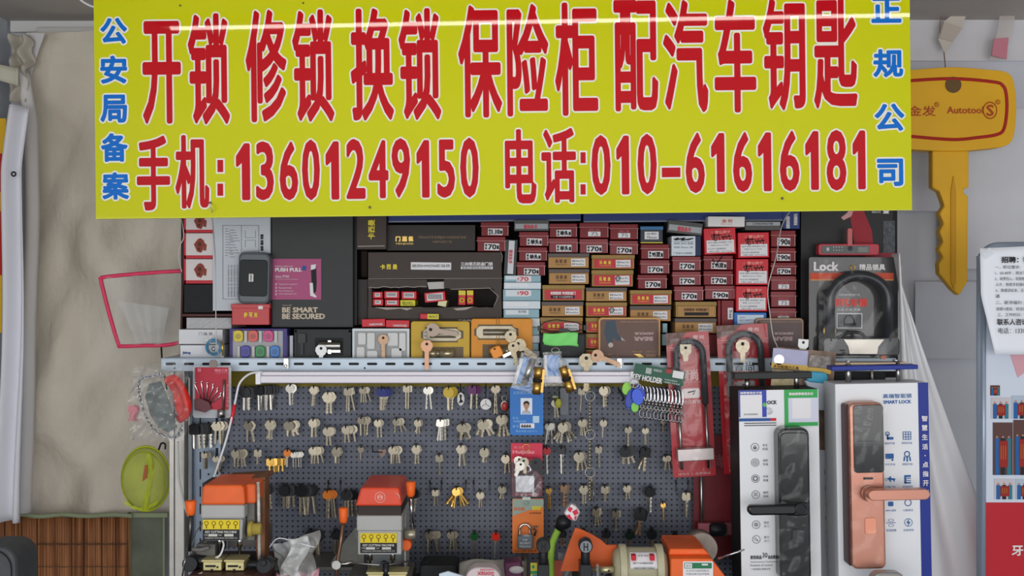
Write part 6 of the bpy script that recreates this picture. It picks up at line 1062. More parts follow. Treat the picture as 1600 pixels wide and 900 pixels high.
# ---------------------------------------------------------------- smart lock display boxes
WF = mat('display_white', (226, 228, 233), .45); GLB = mat('gloss_black', (14, 16, 19), .15, coat=.25); RG = mat('rose_gold', (188, 132, 114), .33, .55, noise=.04, scale=6)
def display(label, x0, y0, x1, d, depth, rot, side, stripe=0):
    t = Thing('lock_display_box', label, 'display box', (x0 + x1) / 2, y0, d, None, rot); t.loc = P((x0 + x1) / 2, y0, d); t._o = t.rot; t.rot = 0
    m = t.mb(); m.box(x0, y0, x1, 985, -depth, -.002); q = t.rot; t.rot = t._o; t.part('box_body', m, side, bevel=.001); t.rot = 0
    m = t.mb(); m.box(x0, y0, x1, 985, -.0018, 0); dpart(t, 'front_panel', m, WF, bevel=.0008)
    return t
def dpart(t, nm, m, mt, **k): t.rot = t._o; r = t.part(nm, m, mt, **k); t.rot = 0; return r
def icons(t, lst, mt):
    m = t.mb()
    for x, y, ty in lst:
        m.ring(x, y, 6, .4, .001, 20, 4)
        if ty == 0: m.rbox(x - 2.6, y - .5, x + 2.6, y + 3.4, .6, 0, .0008, 2).ring(x, y - 1, 1.6, .4, .0006, 10, 4)
        elif ty == 1: m.ring(x, y, 3.6, .35, .0008, 14, 4).ring(x, y, 1.6, .35, .0008, 10, 4)
        elif ty == 2: m.ring(x, y, 3.2, .9, .0008, 14, 4)
        elif ty == 3: [m.box(x - 2.6 + 2 * a, y - 3 + 2 * b, x - 1.4 + 2 * a, y - 1.8 + 2 * b, 0, .0008) for a in range(3) for b in range(3)]
        elif ty == 4: [m.ring(x, y, 1 + a, .25, .0008, 12, 4) for a in range(3)]
        else: m.cyl(x + 1.5, y + 1.5, 1.4, 0, .0008, 8).ring(x - 1.5, y - 1.5, 1.4, .3, .0008, 8, 4).box(x - 3, y + 1, x - 1, y + 1.6, 0, .0008)
    dpart(t, 'icons', m, mt)
# rear box in the gap
t = display('greyer white lock box standing behind, in the gap between the two display boxes', 1262, 612, 1322, .12, .05, 0, WF)
icons(t, [(1293, 697, 0), (1294, 737, 1), (1295, 763, 2), (1296, 787, 3), (1296, 809, 4), (1297, 830, 5)], GREYINK)
m = t.mb(); m.text('极悦尚品智能', 1291, 851, 1308, 856, .0008, (.1, .1)).text('Achievement', 1291, 859, 1308, 861, .0008).text('Freedom of', 1291, 864, 1308, 866, .0008).box(1296, 652, 1302, 656, 0, .0008).box(1296, 658, 1302, 659.4, 0, .0008); dpart(t, 'lettering', m, INK)
m = t.mb(); m.rbox(1304, 744, 1330, 872, 5, .001, .02, 4); dpart(t, 'lock_body', m, GLB, bevel=.002)
# front left display
t = display('white display box carrying a black smart door lock', 1154, 609, 1279, .2, .07, -.9, BLACKM)
t.rot = 0
icons(t, [(1178, 698, 0), (1178, 722, 1), (1178, 747, 2), (1178, 772, 3), (1178, 796, 0), (1178, 819, 4), (1178, 842, 5)], GREYINK)
m = t.mb()
for y, a, b in [(698, '安全', '防盗'), (722, '速配', '性强'), (747, '安装', '简捷'), (772, '触控', '简单'), (796, '密码', '开门'), (819, '指纹', '开门'), (842, '刷卡', '开门')]: m.text(a, 1190, y - 5, 1198, y - 1, .0008).text(b, 1190, y + 1, 1198, y + 5, .0008)
m.text('极悦尚品', 1168, 867, 1186, 873, .0008, (.2, .2)).text('30', 1187, 863, 1195, 871, .0008, (.2, .2)).text('自由锁定!', 1196, 867, 1212, 873, .0008, (.2, .2)).text('Achievement Technology', 1168, 876, 1212, 879, .0008).text('Freedom of control', 1168, 881, 1202, 884, .0008).text('一切用指纹 智能永恒', 1168, 887, 1199, 890, .0008).text('OCK', 1198, 625.5, 1213.5, 631.5, .0008, (.5, .3))
dpart(t, 'lettering', m, mat('dark_grey_ink', (70, 72, 78), .5)); m = t.mb(); m.box(1162, 660, 1212, 661.2, 0, .0008).box(1162, 663.5, 1212, 664.7, 0, .0008); dpart(t, 'rule_lines', m, INK)
m = t.mb(); m.box(1154, 653, 1203, 657.5, 0, .0008); dpart(t, 'blue_line', m, BLUEINK); m = t.mb(); m.box(1203, 653, 1212, 657.5, 0, .0008); dpart(t, 'red_line', m, REDINK); m = t.mb(); m.cyl(1201, 642, 6, 0, .0008, 18); dpart(t, 'hologram', m, mat('silver_seal', (150, 152, 156), .3, .4, noise=.4, scale=300))
m = t.mb(); m.box(1154, 609, 1197, 651, .0005, .0012); s_ = dpart(t, 'payment_sticker', m, mat('pay_blue', (36, 60, 168), .4), label='blue payment sticker with blank white field'); m = t.mb(); m.box(1156, 616, 1190, 651, .0012, .0016); q = dpart(t, 'white_field', m, STK); q.parent = s_
m = t.mb(); m.text('推荐使用支付宝', 1156, 611, 1190, 615, .0016, (.15, .15)); q = dpart(t, 'lettering', m, WHITEINK); q.parent = s_; m = t.mb(); m.text('支付宝收款码', 1161, 645, 1183, 648, .002); q = dpart(t, 'caption', m, INK); q.parent = s_
m = t.mb(); m.cyl(1194, 632, 3.2, .0012, .002, 14); q = dpart(t, 'green_dot', m, mat('dot_green', (96, 180, 90), .4)); q.parent = s_
m = t.mb(); m.box(1225, 609, 1277, 666, .0005, .0012); s_ = dpart(t, 'payment_sticker', m, mat('pay_green', (40, 162, 76), .4), label='green payment sticker with blank pale field'); m = t.mb(); m.box(1231, 622, 1277, 660, .0012, .0016); q = dpart(t, 'white_field', m, mat('pale_lilac', (206, 208, 226), .5)); q.parent = s_
m = t.mb(); m.box(1237, 623, 1266, 654, .0016, .002); q = dpart(t, 'blank_square', m, STK); q.parent = s_; m = t.mb(); m.text('微信推荐使用支付', 1232, 613.5, 1270, 618, .0016, (.2, .2)); q = dpart(t, 'lettering', m, WHITEINK); q.parent = s_
m = t.mb(); m.rbox(1207, 665, 1255, 902, 12, .001, .03, 7); L1 = dpart(t, 'lock_body', m, mat('lock_black', (22, 24, 27), .25, coat=.25), bevel=.003, label='glossy black lock body'); m = t.mb(); m.rbox(1210, 672, 1252, 766, 8, .03, .032, 5); q = dpart(t, 'touch_panel', m, GLB, bevel=.0008); q.parent = L1
m = t.mb(); m.rbox(1152, 775, 1226, 791, 7.5, .05, .064, 6); q = dpart(t, 'handle', m, mat('lock_black', (0, 0, 0)), bevel=.003); q.parent = L1; m = t.mb(); m.rbox(1208, 773, 1246, 794, 8, .03, .056, 5); q = dpart(t, 'handle_hub', m, mat('lock_black', (0, 0, 0)), bevel=.002); q.parent = L1; m = t.mb(); m.cyl(1231, 782, 8, .056, .064, 22).ring(1231, 782, 8, 1, .064, 22, 6); q = dpart(t, 'button', m, GLB); q.parent = L1
m = t.mb(); m.rbox(1226, 820, 1244, 841, 3, .03, .0325, 4); q = dpart(t, 'fingerprint_pad', m, mat('pad_black', (44, 46, 50), .2, coat=.5), bevel=.0006); q.parent = L1
m = t.mb(); m.grid(lambda u, v: (1204 + 54 * u, 662 + 236 * v, .036 + .004 * math.sin(u * 3.1) + .0016 * math.sin(u * 13 + v * 29) * math.sin(v * 11 - u * 5)), 20, 60); dpart(t, 'film_wrap', m, film('wrap_film', haze=.002, k=.4, bump=.5, scale=16, rough=.08))
m = t.mb(); m.box(1150, 582.5, 1272, 593, -.03, -.01); h_ = dpart(t, 'carry_bar', m, mat('bar_black', (32, 34, 34), .45), bevel=.001); m = t.mb(); m.tube([(1172, 590, -.02), (1172, 612, -.02)], 4, 10).tube([(1250, 580, -.02), (1250, 612, -.02)], 4, 10); dpart(t, 'bar_posts', m, STEEL)
# front right display
t = display('white and blue display box carrying a rose gold smart door lock', 1305, 599, 1450, .22, .06, -1.1, mat('box_side_white', (214, 216, 222), .5))
m = t.mb(); m.box(1434, 599, 1450, 985, 0, .0006); dpart(t, 'blue_stripe', m, mat('royal_blue', (32, 50, 140), .42), label='dark blue stripe'); m = t.mb()
for i, ch in enumerate('智慧生活·点指开启'):
    y = [655, 669.5, 684, 699, 713, 727, 741.5, 756, 770][i]
    if ch == '·': m.cyl(1443, y, 1, .0006, .001, 8)
    else: m.text(ch, 1438.5, y - 4.5, 1447.5, y + 4.5, .0012, (.25, .25))
dpart(t, 'stripe_lettering', m, WHITEINK)
BI = mat('icon_blue', (34, 92, 158), .5); m = t.mb(); m.text('高端智能锁', 1379, 615.5, 1424, 622.5, .0008, (.1, .1)).text('SMART LOCK', 1379.5, 625.5, 1423, 631, .0008, (.3, .25))
caps = ['指纹开启', '密码开启', '卡片开启', '钥匙开启', '远程门铃', '虚拟密码', 'APP小程序', 'C级锁芯', '低电报警', '应急供电']
for i, cp in enumerate(caps):
    x = 1388 + 27 * (i % 2) ; y = [681, 714, 749, 786, 817][i // 2]; m.text(cp, x - 8, y + 10, x + 8, y + 13.6, .0008)
dpart(t, 'lettering', m, BI); m = t.mb()
def ic(i): return 1388 + 27 * (i % 2), [681, 714, 749, 786, 817][i // 2]
x, y = ic(0); m.ring(x - 3, y - 3, 3, .6, .0008, 12, 4).box(x - 4, y - 3, x - 2, y + 6, 0, .001).box(x - 4, y + 2, x + 6, y + 6, 0, .001)
x, y = ic(1); [m.box(x - 6 + 4 * a, y - 6, x - 5.2 + 4 * a, y + 6, 0, .001).box(x - 6, y - 6 + 4 * a, x + 6.6, y - 5.2 + 4 * a, 0, .001) for a in range(4)]
x, y = ic(2); m.rbox(x - 7, y - 5, x + 6, y + 3, 1, 0, .001, 2).cyl(x + 4, y + 5, 1.6, 0, .001, 8)
x, y = ic(3); m.ring(x, y - 4, 4, .8, .0008, 12, 4).poly([(x - 5, y), (x - 3, y), (x - 4, y + 7), (x - 6, y + 7)], 0, .001).box(x - 1, y, x + 1, y + 8, 0, .001).poly([(x + 3, y), (x + 5, y), (x + 6, y + 7), (x + 4, y + 7)], 0, .001)
x, y = ic(4); m.poly([(x - 4, y - 1), (x + 1, y - 5), (x + 1, y - 2), (x + 8, y - 1), (x + 6, y + 4), (x + 4, y + 1), (x + 1, y + 1), (x + 1, y + 5)], 0, .001).ring(x - 6, y, 2, .3, .0008, 8, 4)
x, y = ic(5); m.box(x - 5, y - 6, x + 5, y - 3, 0, .001).box(x - 5, y - 3, x - 2, y + 7, 0, .001).box(x - 1, y - 1.5, x + 5, y - .5, 0, .001).box(x - 1, y + 2, x + 5, y + 3, 0, .001).box(x - 5, y + 5, x + 5, y + 7, 0, .001)
x, y = ic(6); m.rbox(x - 4, y - 2, x + 4, y + 5, 1, 0, .001, 2)
x, y = ic(7); m.ring(x, y, 5, .6, .0008, 14, 4)
x, y = ic(8); m.ring(x, y - 4, 4, .4, .0008, 12, 4, sy=.5).ring(x, y + 4, 4, .4, .0008, 12, 4, sy=.5).box(x - 7, y - .4, x + 7, y + .4, 0, .001)
x, y = ic(9); m.ring(x, y, 6, .4, .0008, 18, 4).poly([(x + 1, y - 6), (x - 3, y + 1), (x, y + 1), (x - 1, y + 6), (x + 3, y - 1), (x, y - 1)], 0, .001)
dpart(t, 'icons', m, BI)
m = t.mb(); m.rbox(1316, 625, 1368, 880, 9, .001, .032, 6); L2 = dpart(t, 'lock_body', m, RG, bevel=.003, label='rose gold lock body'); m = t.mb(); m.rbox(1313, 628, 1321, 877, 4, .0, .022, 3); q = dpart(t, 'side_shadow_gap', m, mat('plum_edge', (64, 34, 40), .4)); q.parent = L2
m = t.mb(); m.rbox(1321, 628, 1367, 732, 5, .032, .034, 4); q = dpart(t, 'touch_panel', m, GLB, bevel=.0008); q.parent = L2; m = t.mb(); m.text('LEAVING HOME SMART', 1328, 682, 1355, 685, .0345).text('智能锁 指纹识别', 1328, 687, 1355, 690, .0345); q = dpart(t, 'panel_lettering', m, GREYINK); q.parent = L2
m = t.mb(); m.box(1335, 739, 1350, 742.5, .032, .0325); q = dpart(t, 'card_slot', m, INK); q.parent = L2
m = t.mb(); m.cyl(1342, 763, 11, .032, .05, 24).ring(1342, 763, 11, 1.4, .036, 24, 6); q = dpart(t, 'handle_hub', m, RG); q.parent = L2; m = t.mb(); m.rbox(1331, 752, 1423, 768, 8, .05, .066, 6); q = dpart(t, 'handle', m, RG, bevel=.003); q.parent = L2
m = t.mb(); m.rbox(1336, 801, 1353, 826, 3, .032, .0335, 4); q = dpart(t, 'fingerprint_pad', m, mat('pad_peach', (226, 150, 122), .3, .3), bevel=.0005); q.parent = L2
m = t.mb(); m.grid(lambda u, v: (1312 + 58 * u, 626 + 252 * v, .038 + .003 * math.sin(u * 3.1) + .0014 * math.sin(u * 13 + v * 27) * math.sin(v * 9 - u * 5)), 18, 60); dpart(t, 'film_wrap', m, _M['wrap_film'])
m = t.mb(); m.box(1304, 572, 1440, 579, -.04, -.012); dpart(t, 'carry_bar', m, mat('royal_blue', (0, 0, 0)), bevel=.001); m = t.mb(); m.tube([(1334, 569, -.025), (1334, 602, -.025)], 4.4, 10).tube([(1413, 569, -.025), (1413, 602, -.025)], 3.4, 10); dpart(t, 'bar_posts', m, STEEL); m = t.mb(); m.lathe(1334, 567, -.025, [(0, 5), (3, 5)], 'z', 12).lathe(1410, 567, -.025, [(0, 5), (3, 5)], 'z', 12); dpart(t, 'post_caps', m, CHROME)
t = Thing('black_lock_bar', 'black carry bar behind the blue bar of the rose gold display', 'bar', 1341, 599, .1); m = t.mb(); m.box(1300, 582, 1384, 597, -.02, 0); m.box(1300, 598, 1430, 612, -.03, -.02); t.part('bar', m, BLACKM, bevel=.001); m = t.mb(); m.tube([(1361, 576, .004), (1361, 600, .004)], 2.4, 8); t.part('post', m, STEEL)
t = Thing('wooden_strip', 'pale wooden strip under the motorcycle lock card', 'strip', 1360, 571, .075); m = t.mb(); m.box(1298, 566.5, 1418, 571.5, -.025, 0); t.main(m, mat('pale_wood', (222, 198, 168), .6), bevel=.0005)
t = Thing('lock_case_edge', 'grey rounded edge of a lock standing in front of the rose gold display', 'lock', 1395, 905, .3); m = t.mb(); m.rbox(1363, 895, 1415, 960, 14, -.02, 0, 6); t.main(m, mat('satin_grey', (150, 146, 144), .3, .5), bevel=.003)
# ---------------------------------------------------------------- key cutting machines on the counter
MG = mat('machine_grey', (172, 172, 170), .45, noise=.06, scale=20); MGD = mat('machine_dark_grey', (104, 102, 98), .5, noise=.15); RUST = mat('rusty_brown', (134, 92, 64), .6, .2, noise=.35, scale=40)
CRM = mat('vice_brass', (196, 184, 134), .4, .5, noise=.12); OLIVE = mat('beige_motor_paint', (168, 162, 134), .4, noise=.06, scale=25); SORG = mat('scuffed_orange', (232, 102, 44), .42, noise=.2, scale=18)
YL = mat('label_yellow', (222, 196, 30), .45)
def face_label(t, x0, y0, x1, ym, y1, f):
    m = t.mb(); m.box(x0, y0, x1, ym, f - .0006, f); l1 = t.part('label_yellow_half', m, YL); m = t.mb()
    w_ = (x1 - x0) / 5
    for i in range(5): cx = x0 + w_ * (i + .5); m.ring(cx, y0 + (ym - y0) * .36, w_ * .26, .6, f, 12, 4).box(cx - .8, y0 + (ym - y0) * .55, cx + .8, ym - 1.5, f, f + .0006)
    t.part('key_pictograms', m, mat('olive_ink', (110, 96, 20), .5)); m = t.mb(); m.box(x0, ym, x1, y1, f - .0006, f); t.part('label_black_half', m, INK); m = t.mb(); h = y1 - ym
    m.text('KEY CUTTING MACHINE', x0 + 4, ym + h * .12, x1 - 4, ym + h * .34, f + .0006, (.15, .1)).text('TYPE', x0 + 2, ym + h * .44, x0 + 8, ym + h * .6, f + .0006).text('NO', x0 + 25, ym + h * .44, x0 + 30, ym + h * .6, f + .0006).text('ZHEJIANG XINXIANG MACHINE CO', x0 + 3, ym + h * .72, x1 - 3, ym + h * .9, f + .0006)
    m.box(x0 + 9, ym + h * .42, x0 + 23, ym + h * .64, f, f + .0006).box(x0 + 34, ym + h * .42, x0 + 48, ym + h * .64, f, f + .0006); t.part('label_lettering', m, mat('label_pale', (196, 196, 190), .5))
def vice(t, x, y, f):
    m = t.mb(); m.box(x, y, x + 29, y + 15, f - .03, f); m.box(x - 2, y - 3, x + 31, y + 1, f - .03, f + .003); t.part('vice_block', m, CRM, bevel=.0012); m = t.mb(); m.box(x + 4, y + 6, x + 20, y + 9, f, f + .0012).cyl(x + 23, y + 9, 1.6, f, f + .0012, 10).box(x + 12, y + 12, x + 16, y + 15, f, f + .0012); t.part('vice_slot', m, INK)
# left machine
t = Thing('key_cutting_machine', 'grey key cutting machine with a worn orange cap at the lower left', 'key machine', 350, 985, .3); t.loc.z = ZC - .505
def L_(x, y): u, w_ = (x - t.x) * t.k, -(y - 450) * t.k + .505; return (u, w_)
t.L = L_
m = t.mb(); m.poly([(316, 762), (320, 758), (376, 758), (381, 762), (383, 789), (314, 789)], -.09, 0); t.part('orange_cap', m, SORG, bevel=.003); m = t.mb(); m.box(380, 759, 396, 790, -.06, -.012); t.part('belt_cover', m, SORG, bevel=.003)
m = t.mb(); m.box(313, 789, 382, 811, -.1, 0); t.part('upper_housing', m, MG, bevel=.003); m = t.mb(); m.poly([(316, 811), (379, 811), (377, 846), (318, 846)], -.1, -.002); t.part('motor_housing', m, MG, bevel=.003)
face_label(t, 317, 812, 374, 827, 844, .0006)
m = t.mb(); m.box(380, 790, 393, 850, -.06, -.018); t.part('side_housing', m, MGD, bevel=.002)
m = t.mb(); m.box(384, 763, 399, 905, -.09, -.058); m.poly([(330, 761), (399, 757), (399, 764), (324, 766)], -.12, -.06); t.part('rear_column', m, RUST, bevel=.002); m = t.mb(); m.tube([(398, 757, -.02), (399, 800, -.02), (400, 880, -.02)], 2.6, 8); t.part('worn_pipe', m, mat('chipped_white', (196, 192, 186), .5, noise=.5, scale=90))
m = t.mb(); m.lathe(386, 829, -.01, [(0, 12), (6, 13), (6, 9), (19, 9), (20, 7)], 'x', 18); t.part('dial', m, mat('dirty_yellow', (170, 150, 70), .5, noise=.2))
m = t.mb(); m.box(335, 846, 396, 874, -.12, -.07); t.part('back_plate', m, MGD)
for x in (334, 366): m = t.mb(); m.lathe(x, 876, -.03, [(0, 2.4), (14, 2.4), (14, 4.2), (32, 4.2)], 'z', 12); t.part('spindle', m, CHROME)
m = t.mb(); m.tube(bez([(340, 847, -.02), (345, 856, -.015), (341, 870, -.01), (334, 874, -.01)]), 1.6, 6); t.part('white_tube', m, WHITE)
vice(t, 317, 877, .0); vice(t, 352, 877, .0)
m = t.mb(); m.lathe(384, 885, -.01, [(0, 6), (22, 6)], 'x', 14).cyl(413, 884, 12, -.02, .004, 22).cyl(413, 878, 5, .004, .008, 12); t.part('black_hand_wheel', m, BLACKP, bevel=.001); m = t.mb(); m.cyl(296, 882, 12, -.03, 0, 20).lathe(300, 880, -.015, [(0, 9), (18, 7)], 'x', 14); t.part('black_knob', m, BLACKP, bevel=.001)
m = t.mb(); m.box(300, 856, 330, 878, -.08, -.02); m.tube([(289, 860, -.01), (310, 862, -.01), (324, 858, -.01)], 3.4, 8).tube([(304, 872, -.02), (318, 840, -.04)], 2, 8).tube([(290, 870, -.02), (296, 840, -.03), (312, 812, -.05)], 1.2, 6); t.part('lever_linkage', m, MGD, bevel=.001)
m = t.mb(); m.tube([(298, 800, 0), (297, 830, 0), (294, 862, -.005)], 3, 10); t.part('lever_rod', m, mat('dark_steel_rod', (96, 92, 88), .3, .9)); m = t.mb(); m.lathe(298, 805, 0, [(0, 5.5), (4, 7), (21, 9), (23, 7)], 'z', 18); t.part('orange_lever_knob', m, ORANGE)
m = t.mb(); m.tube([(284, 905, 0), (288, 880, 0), (290, 872, 0)], 1.4, 6).tube([(302, 898, .01), (320, 892, .01)], 2.2, 8); t.part('steel_handles', m, STEEL)
m = t.mb(); m.box(300, 893, 400, 955, -.12, .02); t.part('machine_base', m, mat('dark_brown_base', (70, 44, 40), .5), bevel=.002)
m = t.mb(); m.box(303, 763, 314, 786, -.09, -.04); m.cyl(309, 770, 3, -.04, -.036, 10); t.part('side_bracket', m, mat('black_bracket', (50, 48, 46), .5, noise=.2), bevel=.001)
# middle machine
t = Thing('key_cutting_machine', 'grey key cutting machine with a bright red orange lid in front of the pegboard', 'key machine', 592, 985, .2); t.loc.z = ZC - .505
def L2_(x, y): u, w_ = (x - t.x) * t.k, -(y - 450) * t.k + .505; return (u, w_)
t.L = L2_
REDO = mat('red_orange_lid', (224, 78, 52), .35, noise=.06)
m = t.mb(); m.poly([(563, 764), (567, 762), (620, 762), (624, 764), (628, 791), (555, 791)], -.11, 0); t.part('lid', m, REDO, bevel=.003); m = t.mb(); m.ring(594, 777, 8, .8, .0006, 22, 5).ring(594, 777, 4, .8, .0006, 14, 5); m.text('M', 590.5, 774, 597.5, 780, .001, (.3, .2)).tube([(617, 772, .001), (620, 770, .001), (624, 775, .001), (624, 780, .001)], .9, 5); t.part('lid_emblem', m, mat('emblem_pale', (240, 170, 160), .5))
m = t.mb(); m.box(559, 792, 626, 807, -.1, -.006); t.part('open_gap', m, mat('dark_cavity', (54, 46, 42), .6)); m = t.mb(); m.box(557, 806, 628, 830, -.11, 0); t.part('upper_housing', m, MG, bevel=.002); m = t.mb(); m.box(559, 830, 627, 867, -.11, -.001); m.box(626, 812, 629, 905, -.11, -.05); t.part('motor_housing', m, MG, bevel=.003); face_label(t, 563, 833, 620, 848, 864, .0006)
m = t.mb(); m.box(565, 867, 626, 905, -.11, -.07); t.part('back_plate', m, mat('mid_grey_plate', (120, 124, 128), .45))
for x in (574, 610): m = t.mb(); m.lathe(x, 893, -.03, [(0, 2), (10, 2), (10, 4.4), (28, 4.4)], 'z', 12); t.part('spindle', m, CHROME)
m = t.mb(); m.tube([(603, 905, 0), (603, 880, 0)], 5, 12).cyl(599, 884, 6, -.01, .0, 14); t.part('black_post', m, BLACKP); vice(t, 574, 896, .0); vice(t, 606, 896, .0)
m = t.mb(); m.tube([(536, 816, 0), (532, 850, 0), (527, 880, 0), (524, 930, 0)], 3, 10); t.part('lever_rod', m, mat('brown_rod', (130, 98, 80), .35, .7)); m = t.mb(); m.lathe(536.5, 817, 0, [(0, 5), (4, 6.4), (22, 7.6), (24, 6)], 'z', 18); t.part('orange_lever_knob', m, ORANGE)
m = t.mb(); m.tube([(520, 882, 0), (540, 881, 0), (551, 878, 0)], 2.6, 8).cyl(526, 882, 7, -.004, .004, 16); t.part('lever_linkage', m, STEEL)
m = t.mb(); m.tube([(640, 780, -.02), (641, 806, -.02), (643, 836, -.03)], 2.4, 10); t.part('lever_rod', m, CHROME); m = t.mb(); m.lathe(640, 780, -.02, [(0, 5), (4, 6.4), (22, 8), (24, 6)], 'z', 18); t.part('orange_lever_knob', m, ORANGE); m = t.mb(); m.lathe(629, 842, -.03, [(0, 8), (17, 8), (18, 6)], 'x', 18); t.part('side_barrel', m, mat('worn_beige_metal', (176, 168, 150), .35, .6, noise=.15)); m = t.mb(); m.cyl(631, 860, 9, -.05, -.03, 18); t.part('orange_side_knob', m, ORANGE, bevel=.002)
m = t.mb(); m.box(548, 834, 558, 852, -.1, -.04).poly([(500, 905), (528, 862), (548, 838), (556, 836), (556, 905)], -.1, -.09); t.part('side_bracket', m, mat('dusty_grey_metal', (112, 112, 108), .5, .3, noise=.15)); m = t.mb(); m.box(556, 930, 640, 955, -.12, .01); m.box(540, 905, 640, 932, -.1, -.01); t.part('machine_base', m, _M['machine_dark_grey'], bevel=.002)
m = t.mb(); m.tube([(551, 880, 0), (600, 886, -.01), (636, 882, -.02)], 1.4, 6); t.part('thin_rod', m, STEEL)
# right duplicator: motor, housing, guard, knobs
t = Thing('key_duplicating_machine', 'orange key duplicating machine with a beige motor and black clamp knobs', 'key machine', 1000, 985, .26); t.loc.z = ZC - .505
def L3_(x, y): u, w_ = (x - t.x) * t.k, -(y - 450) * t.k + .505; return (u, w_)
t.L = L3_
m = t.mb(); m.lathe(960, 896, -.03, [(0, 22), (3, 28), (10, 33), (72, 33), (80, 28), (86, 22)], 'x', 34); t.part('motor', m, OLIVE); m = t.mb()
for x in (970, 1028):
    m = t.mb(); m.lathe(x, 896, -.03, [(0, 34), (0, 38), (11, 38), (11, 34)], 'x', 34); t.part('motor_band', m, mat('band_beige', (182, 176, 148), .4, noise=.08), bevel=.0008)
m = t.mb(); m.grid(lambda u, v: (985 + 43 * u, 866 + 23 * v, -.03 + .001 + .0338 * 1 * math.cos(math.asin(max(-1, min(1, (896 - 866 - 23 * v) / 33.8))) ) * t.k * 1000 * 1.0), 8, 8); lab = t.part('motor_label', m, STK, solid=.0006)
m = t.mb()
for st, x0, y0, x1, y1, mt in [('双速 电机', 997, 867.5, 1014, 870.5, 0), ('型号 YY-180 单相异步电动机', 989, 878, 1020, 881, 0), ('中国浙江永康精工机械制造厂', 989, 884.5, 1024, 887.5, 0)]:
    m.text(st, x0, y0, x1, y1, .0075 if y0 > 880 else (-.0025 if y0 < 870 else .003), (.1, .1))
q = t.part('motor_lettering', m, GREYINK); q.parent = lab; m = t.mb(); m.box(987, 868, 994, 876, -.02, .0005).box(1016, 868, 1023, 876, -.02, .0005); q = t.part('red_marks', m, REDINK); q.parent = lab
m = t.mb(); m.poly([(1048, 873), (1112, 873), (1144, 915), (1144, 960), (1048, 960)], -.06, 0); v_ = t.part('orange_housing', m, SORG, bevel=.002, label='orange housing with a white and green label'); m = t.mb(); m.poly([(1050, 863), (1104, 863), (1114, 873), (1048, 873)], -.11, -.02); t.part('housing_top', m, SORG, bevel=.002)
m = t.mb(); m.rbox(1067, 877, 1114, 930, 2, 0, .0008, 3); lb = t.part('maker_label', m, STK); m = t.mb(); m.rbox(1069, 879, 1112, 888, 1.5, .0008, .0012, 3); q = t.part('green_band', m, mat('label_green', (32, 116, 76), .4)); q.parent = lb; m = t.mb(); m.box(1070, 880, 1081, 887, .0012, .0016).rbox(1096, 880.5, 1106, 883, 1, .0012, .0016, 2); q = t.part('white_fields', m, STK); q.parent = lb
m = t.mb(); m.text('金字', 1071.5, 881.5, 1079.5, 885.5, .002).text('立式多功能钥匙机', 1072, 890, 1108, 893, .0012).text('中国永康市金字锁具', 1072, 895, 1108, 898, .0012).text('TYPE 2AS', 1072, 900, 1096, 903, .0012); q = t.part('label_lettering', m, GREYINK); q.parent = lb
m = t.mb(); m.text('GOLD', 1078, 866.5, 1096, 869.5, -.0195); t.part('cap_lettering', m, mat('pink_orange_print', (240, 150, 110), .5))
m = t.mb(); m.cyl(1116, 884, 26, -.13, -.1, 26); t.part('brush_guard', m, mat('grey_brush_guard', (140, 130, 122), .45, .4, noise=.2)); m = t.mb(); m.tube([(1122, 873, -.0), (1161, 856, .01)], 1.8, 8, r2=1.4); t.part('steel_lever', m, CHROME)
m = t.mb(); m.poly([(878, 905), (892, 862), (902, 836), (914, 840), (928, 847), (942, 855), (952, 864), (968, 864), (968, 905)], -.05, -.045); t.part('orange_guard', m, mat('deep_orange_guard', (206, 88, 28), .4, noise=.1, scale=20), solid=.001)
for x, fc in ((849, BLACKP), (915, mat('scratched_silver_face', (120, 124, 130), .3, .4, noise=.2))):
    m = t.mb(); m.cyl(x, 853, 11, -.015, .004, 26).lathe(x, 882, -.006, [(0, 7), (26, 7)], 'z', 16).box(x - 9, 881, x + 9, 955, -.03, .006); t.part('clamp_knob', m, BLACKP, bevel=.001)
    m = t.mb(); m.cyl(x, 853, 9, .004, .006, 22); t.part('knob_face', m, fc); m = t.mb(); m.box(x - 3.6, 847, x - 2, 859, .006, .0072).box(x + 2, 847, x + 3.6, 859, .006, .0072).box(x - 2, 852, x + 2, 853.6, .006, .0072); t.part('knob_grip', m, INK)
m = t.mb(); m.lathe(926, 893, -.01, [(0, 4), (12, 4), (12, 5.2), (34, 5.2)], 'x', 16); t.part('spindle', m, mat('pale_brass', (200, 190, 150), .3, .7)); m = t.mb(); m.cyl(952, 893, 1.6, -.004, -.003, 10); t.part('spindle_hole', m, INK)
m = t.mb(); [m.ring(934 + j * .1, 884 + 3 * j, 1.8, .6, -.002, 8, 4) for j in range(8)]; t.part('spring', m, STEEL); m = t.mb(); m.box(880, 940, 1146, 960, -.08, .0); t.part('machine_base', m, _M['machine_dark_grey'], bevel=.002)
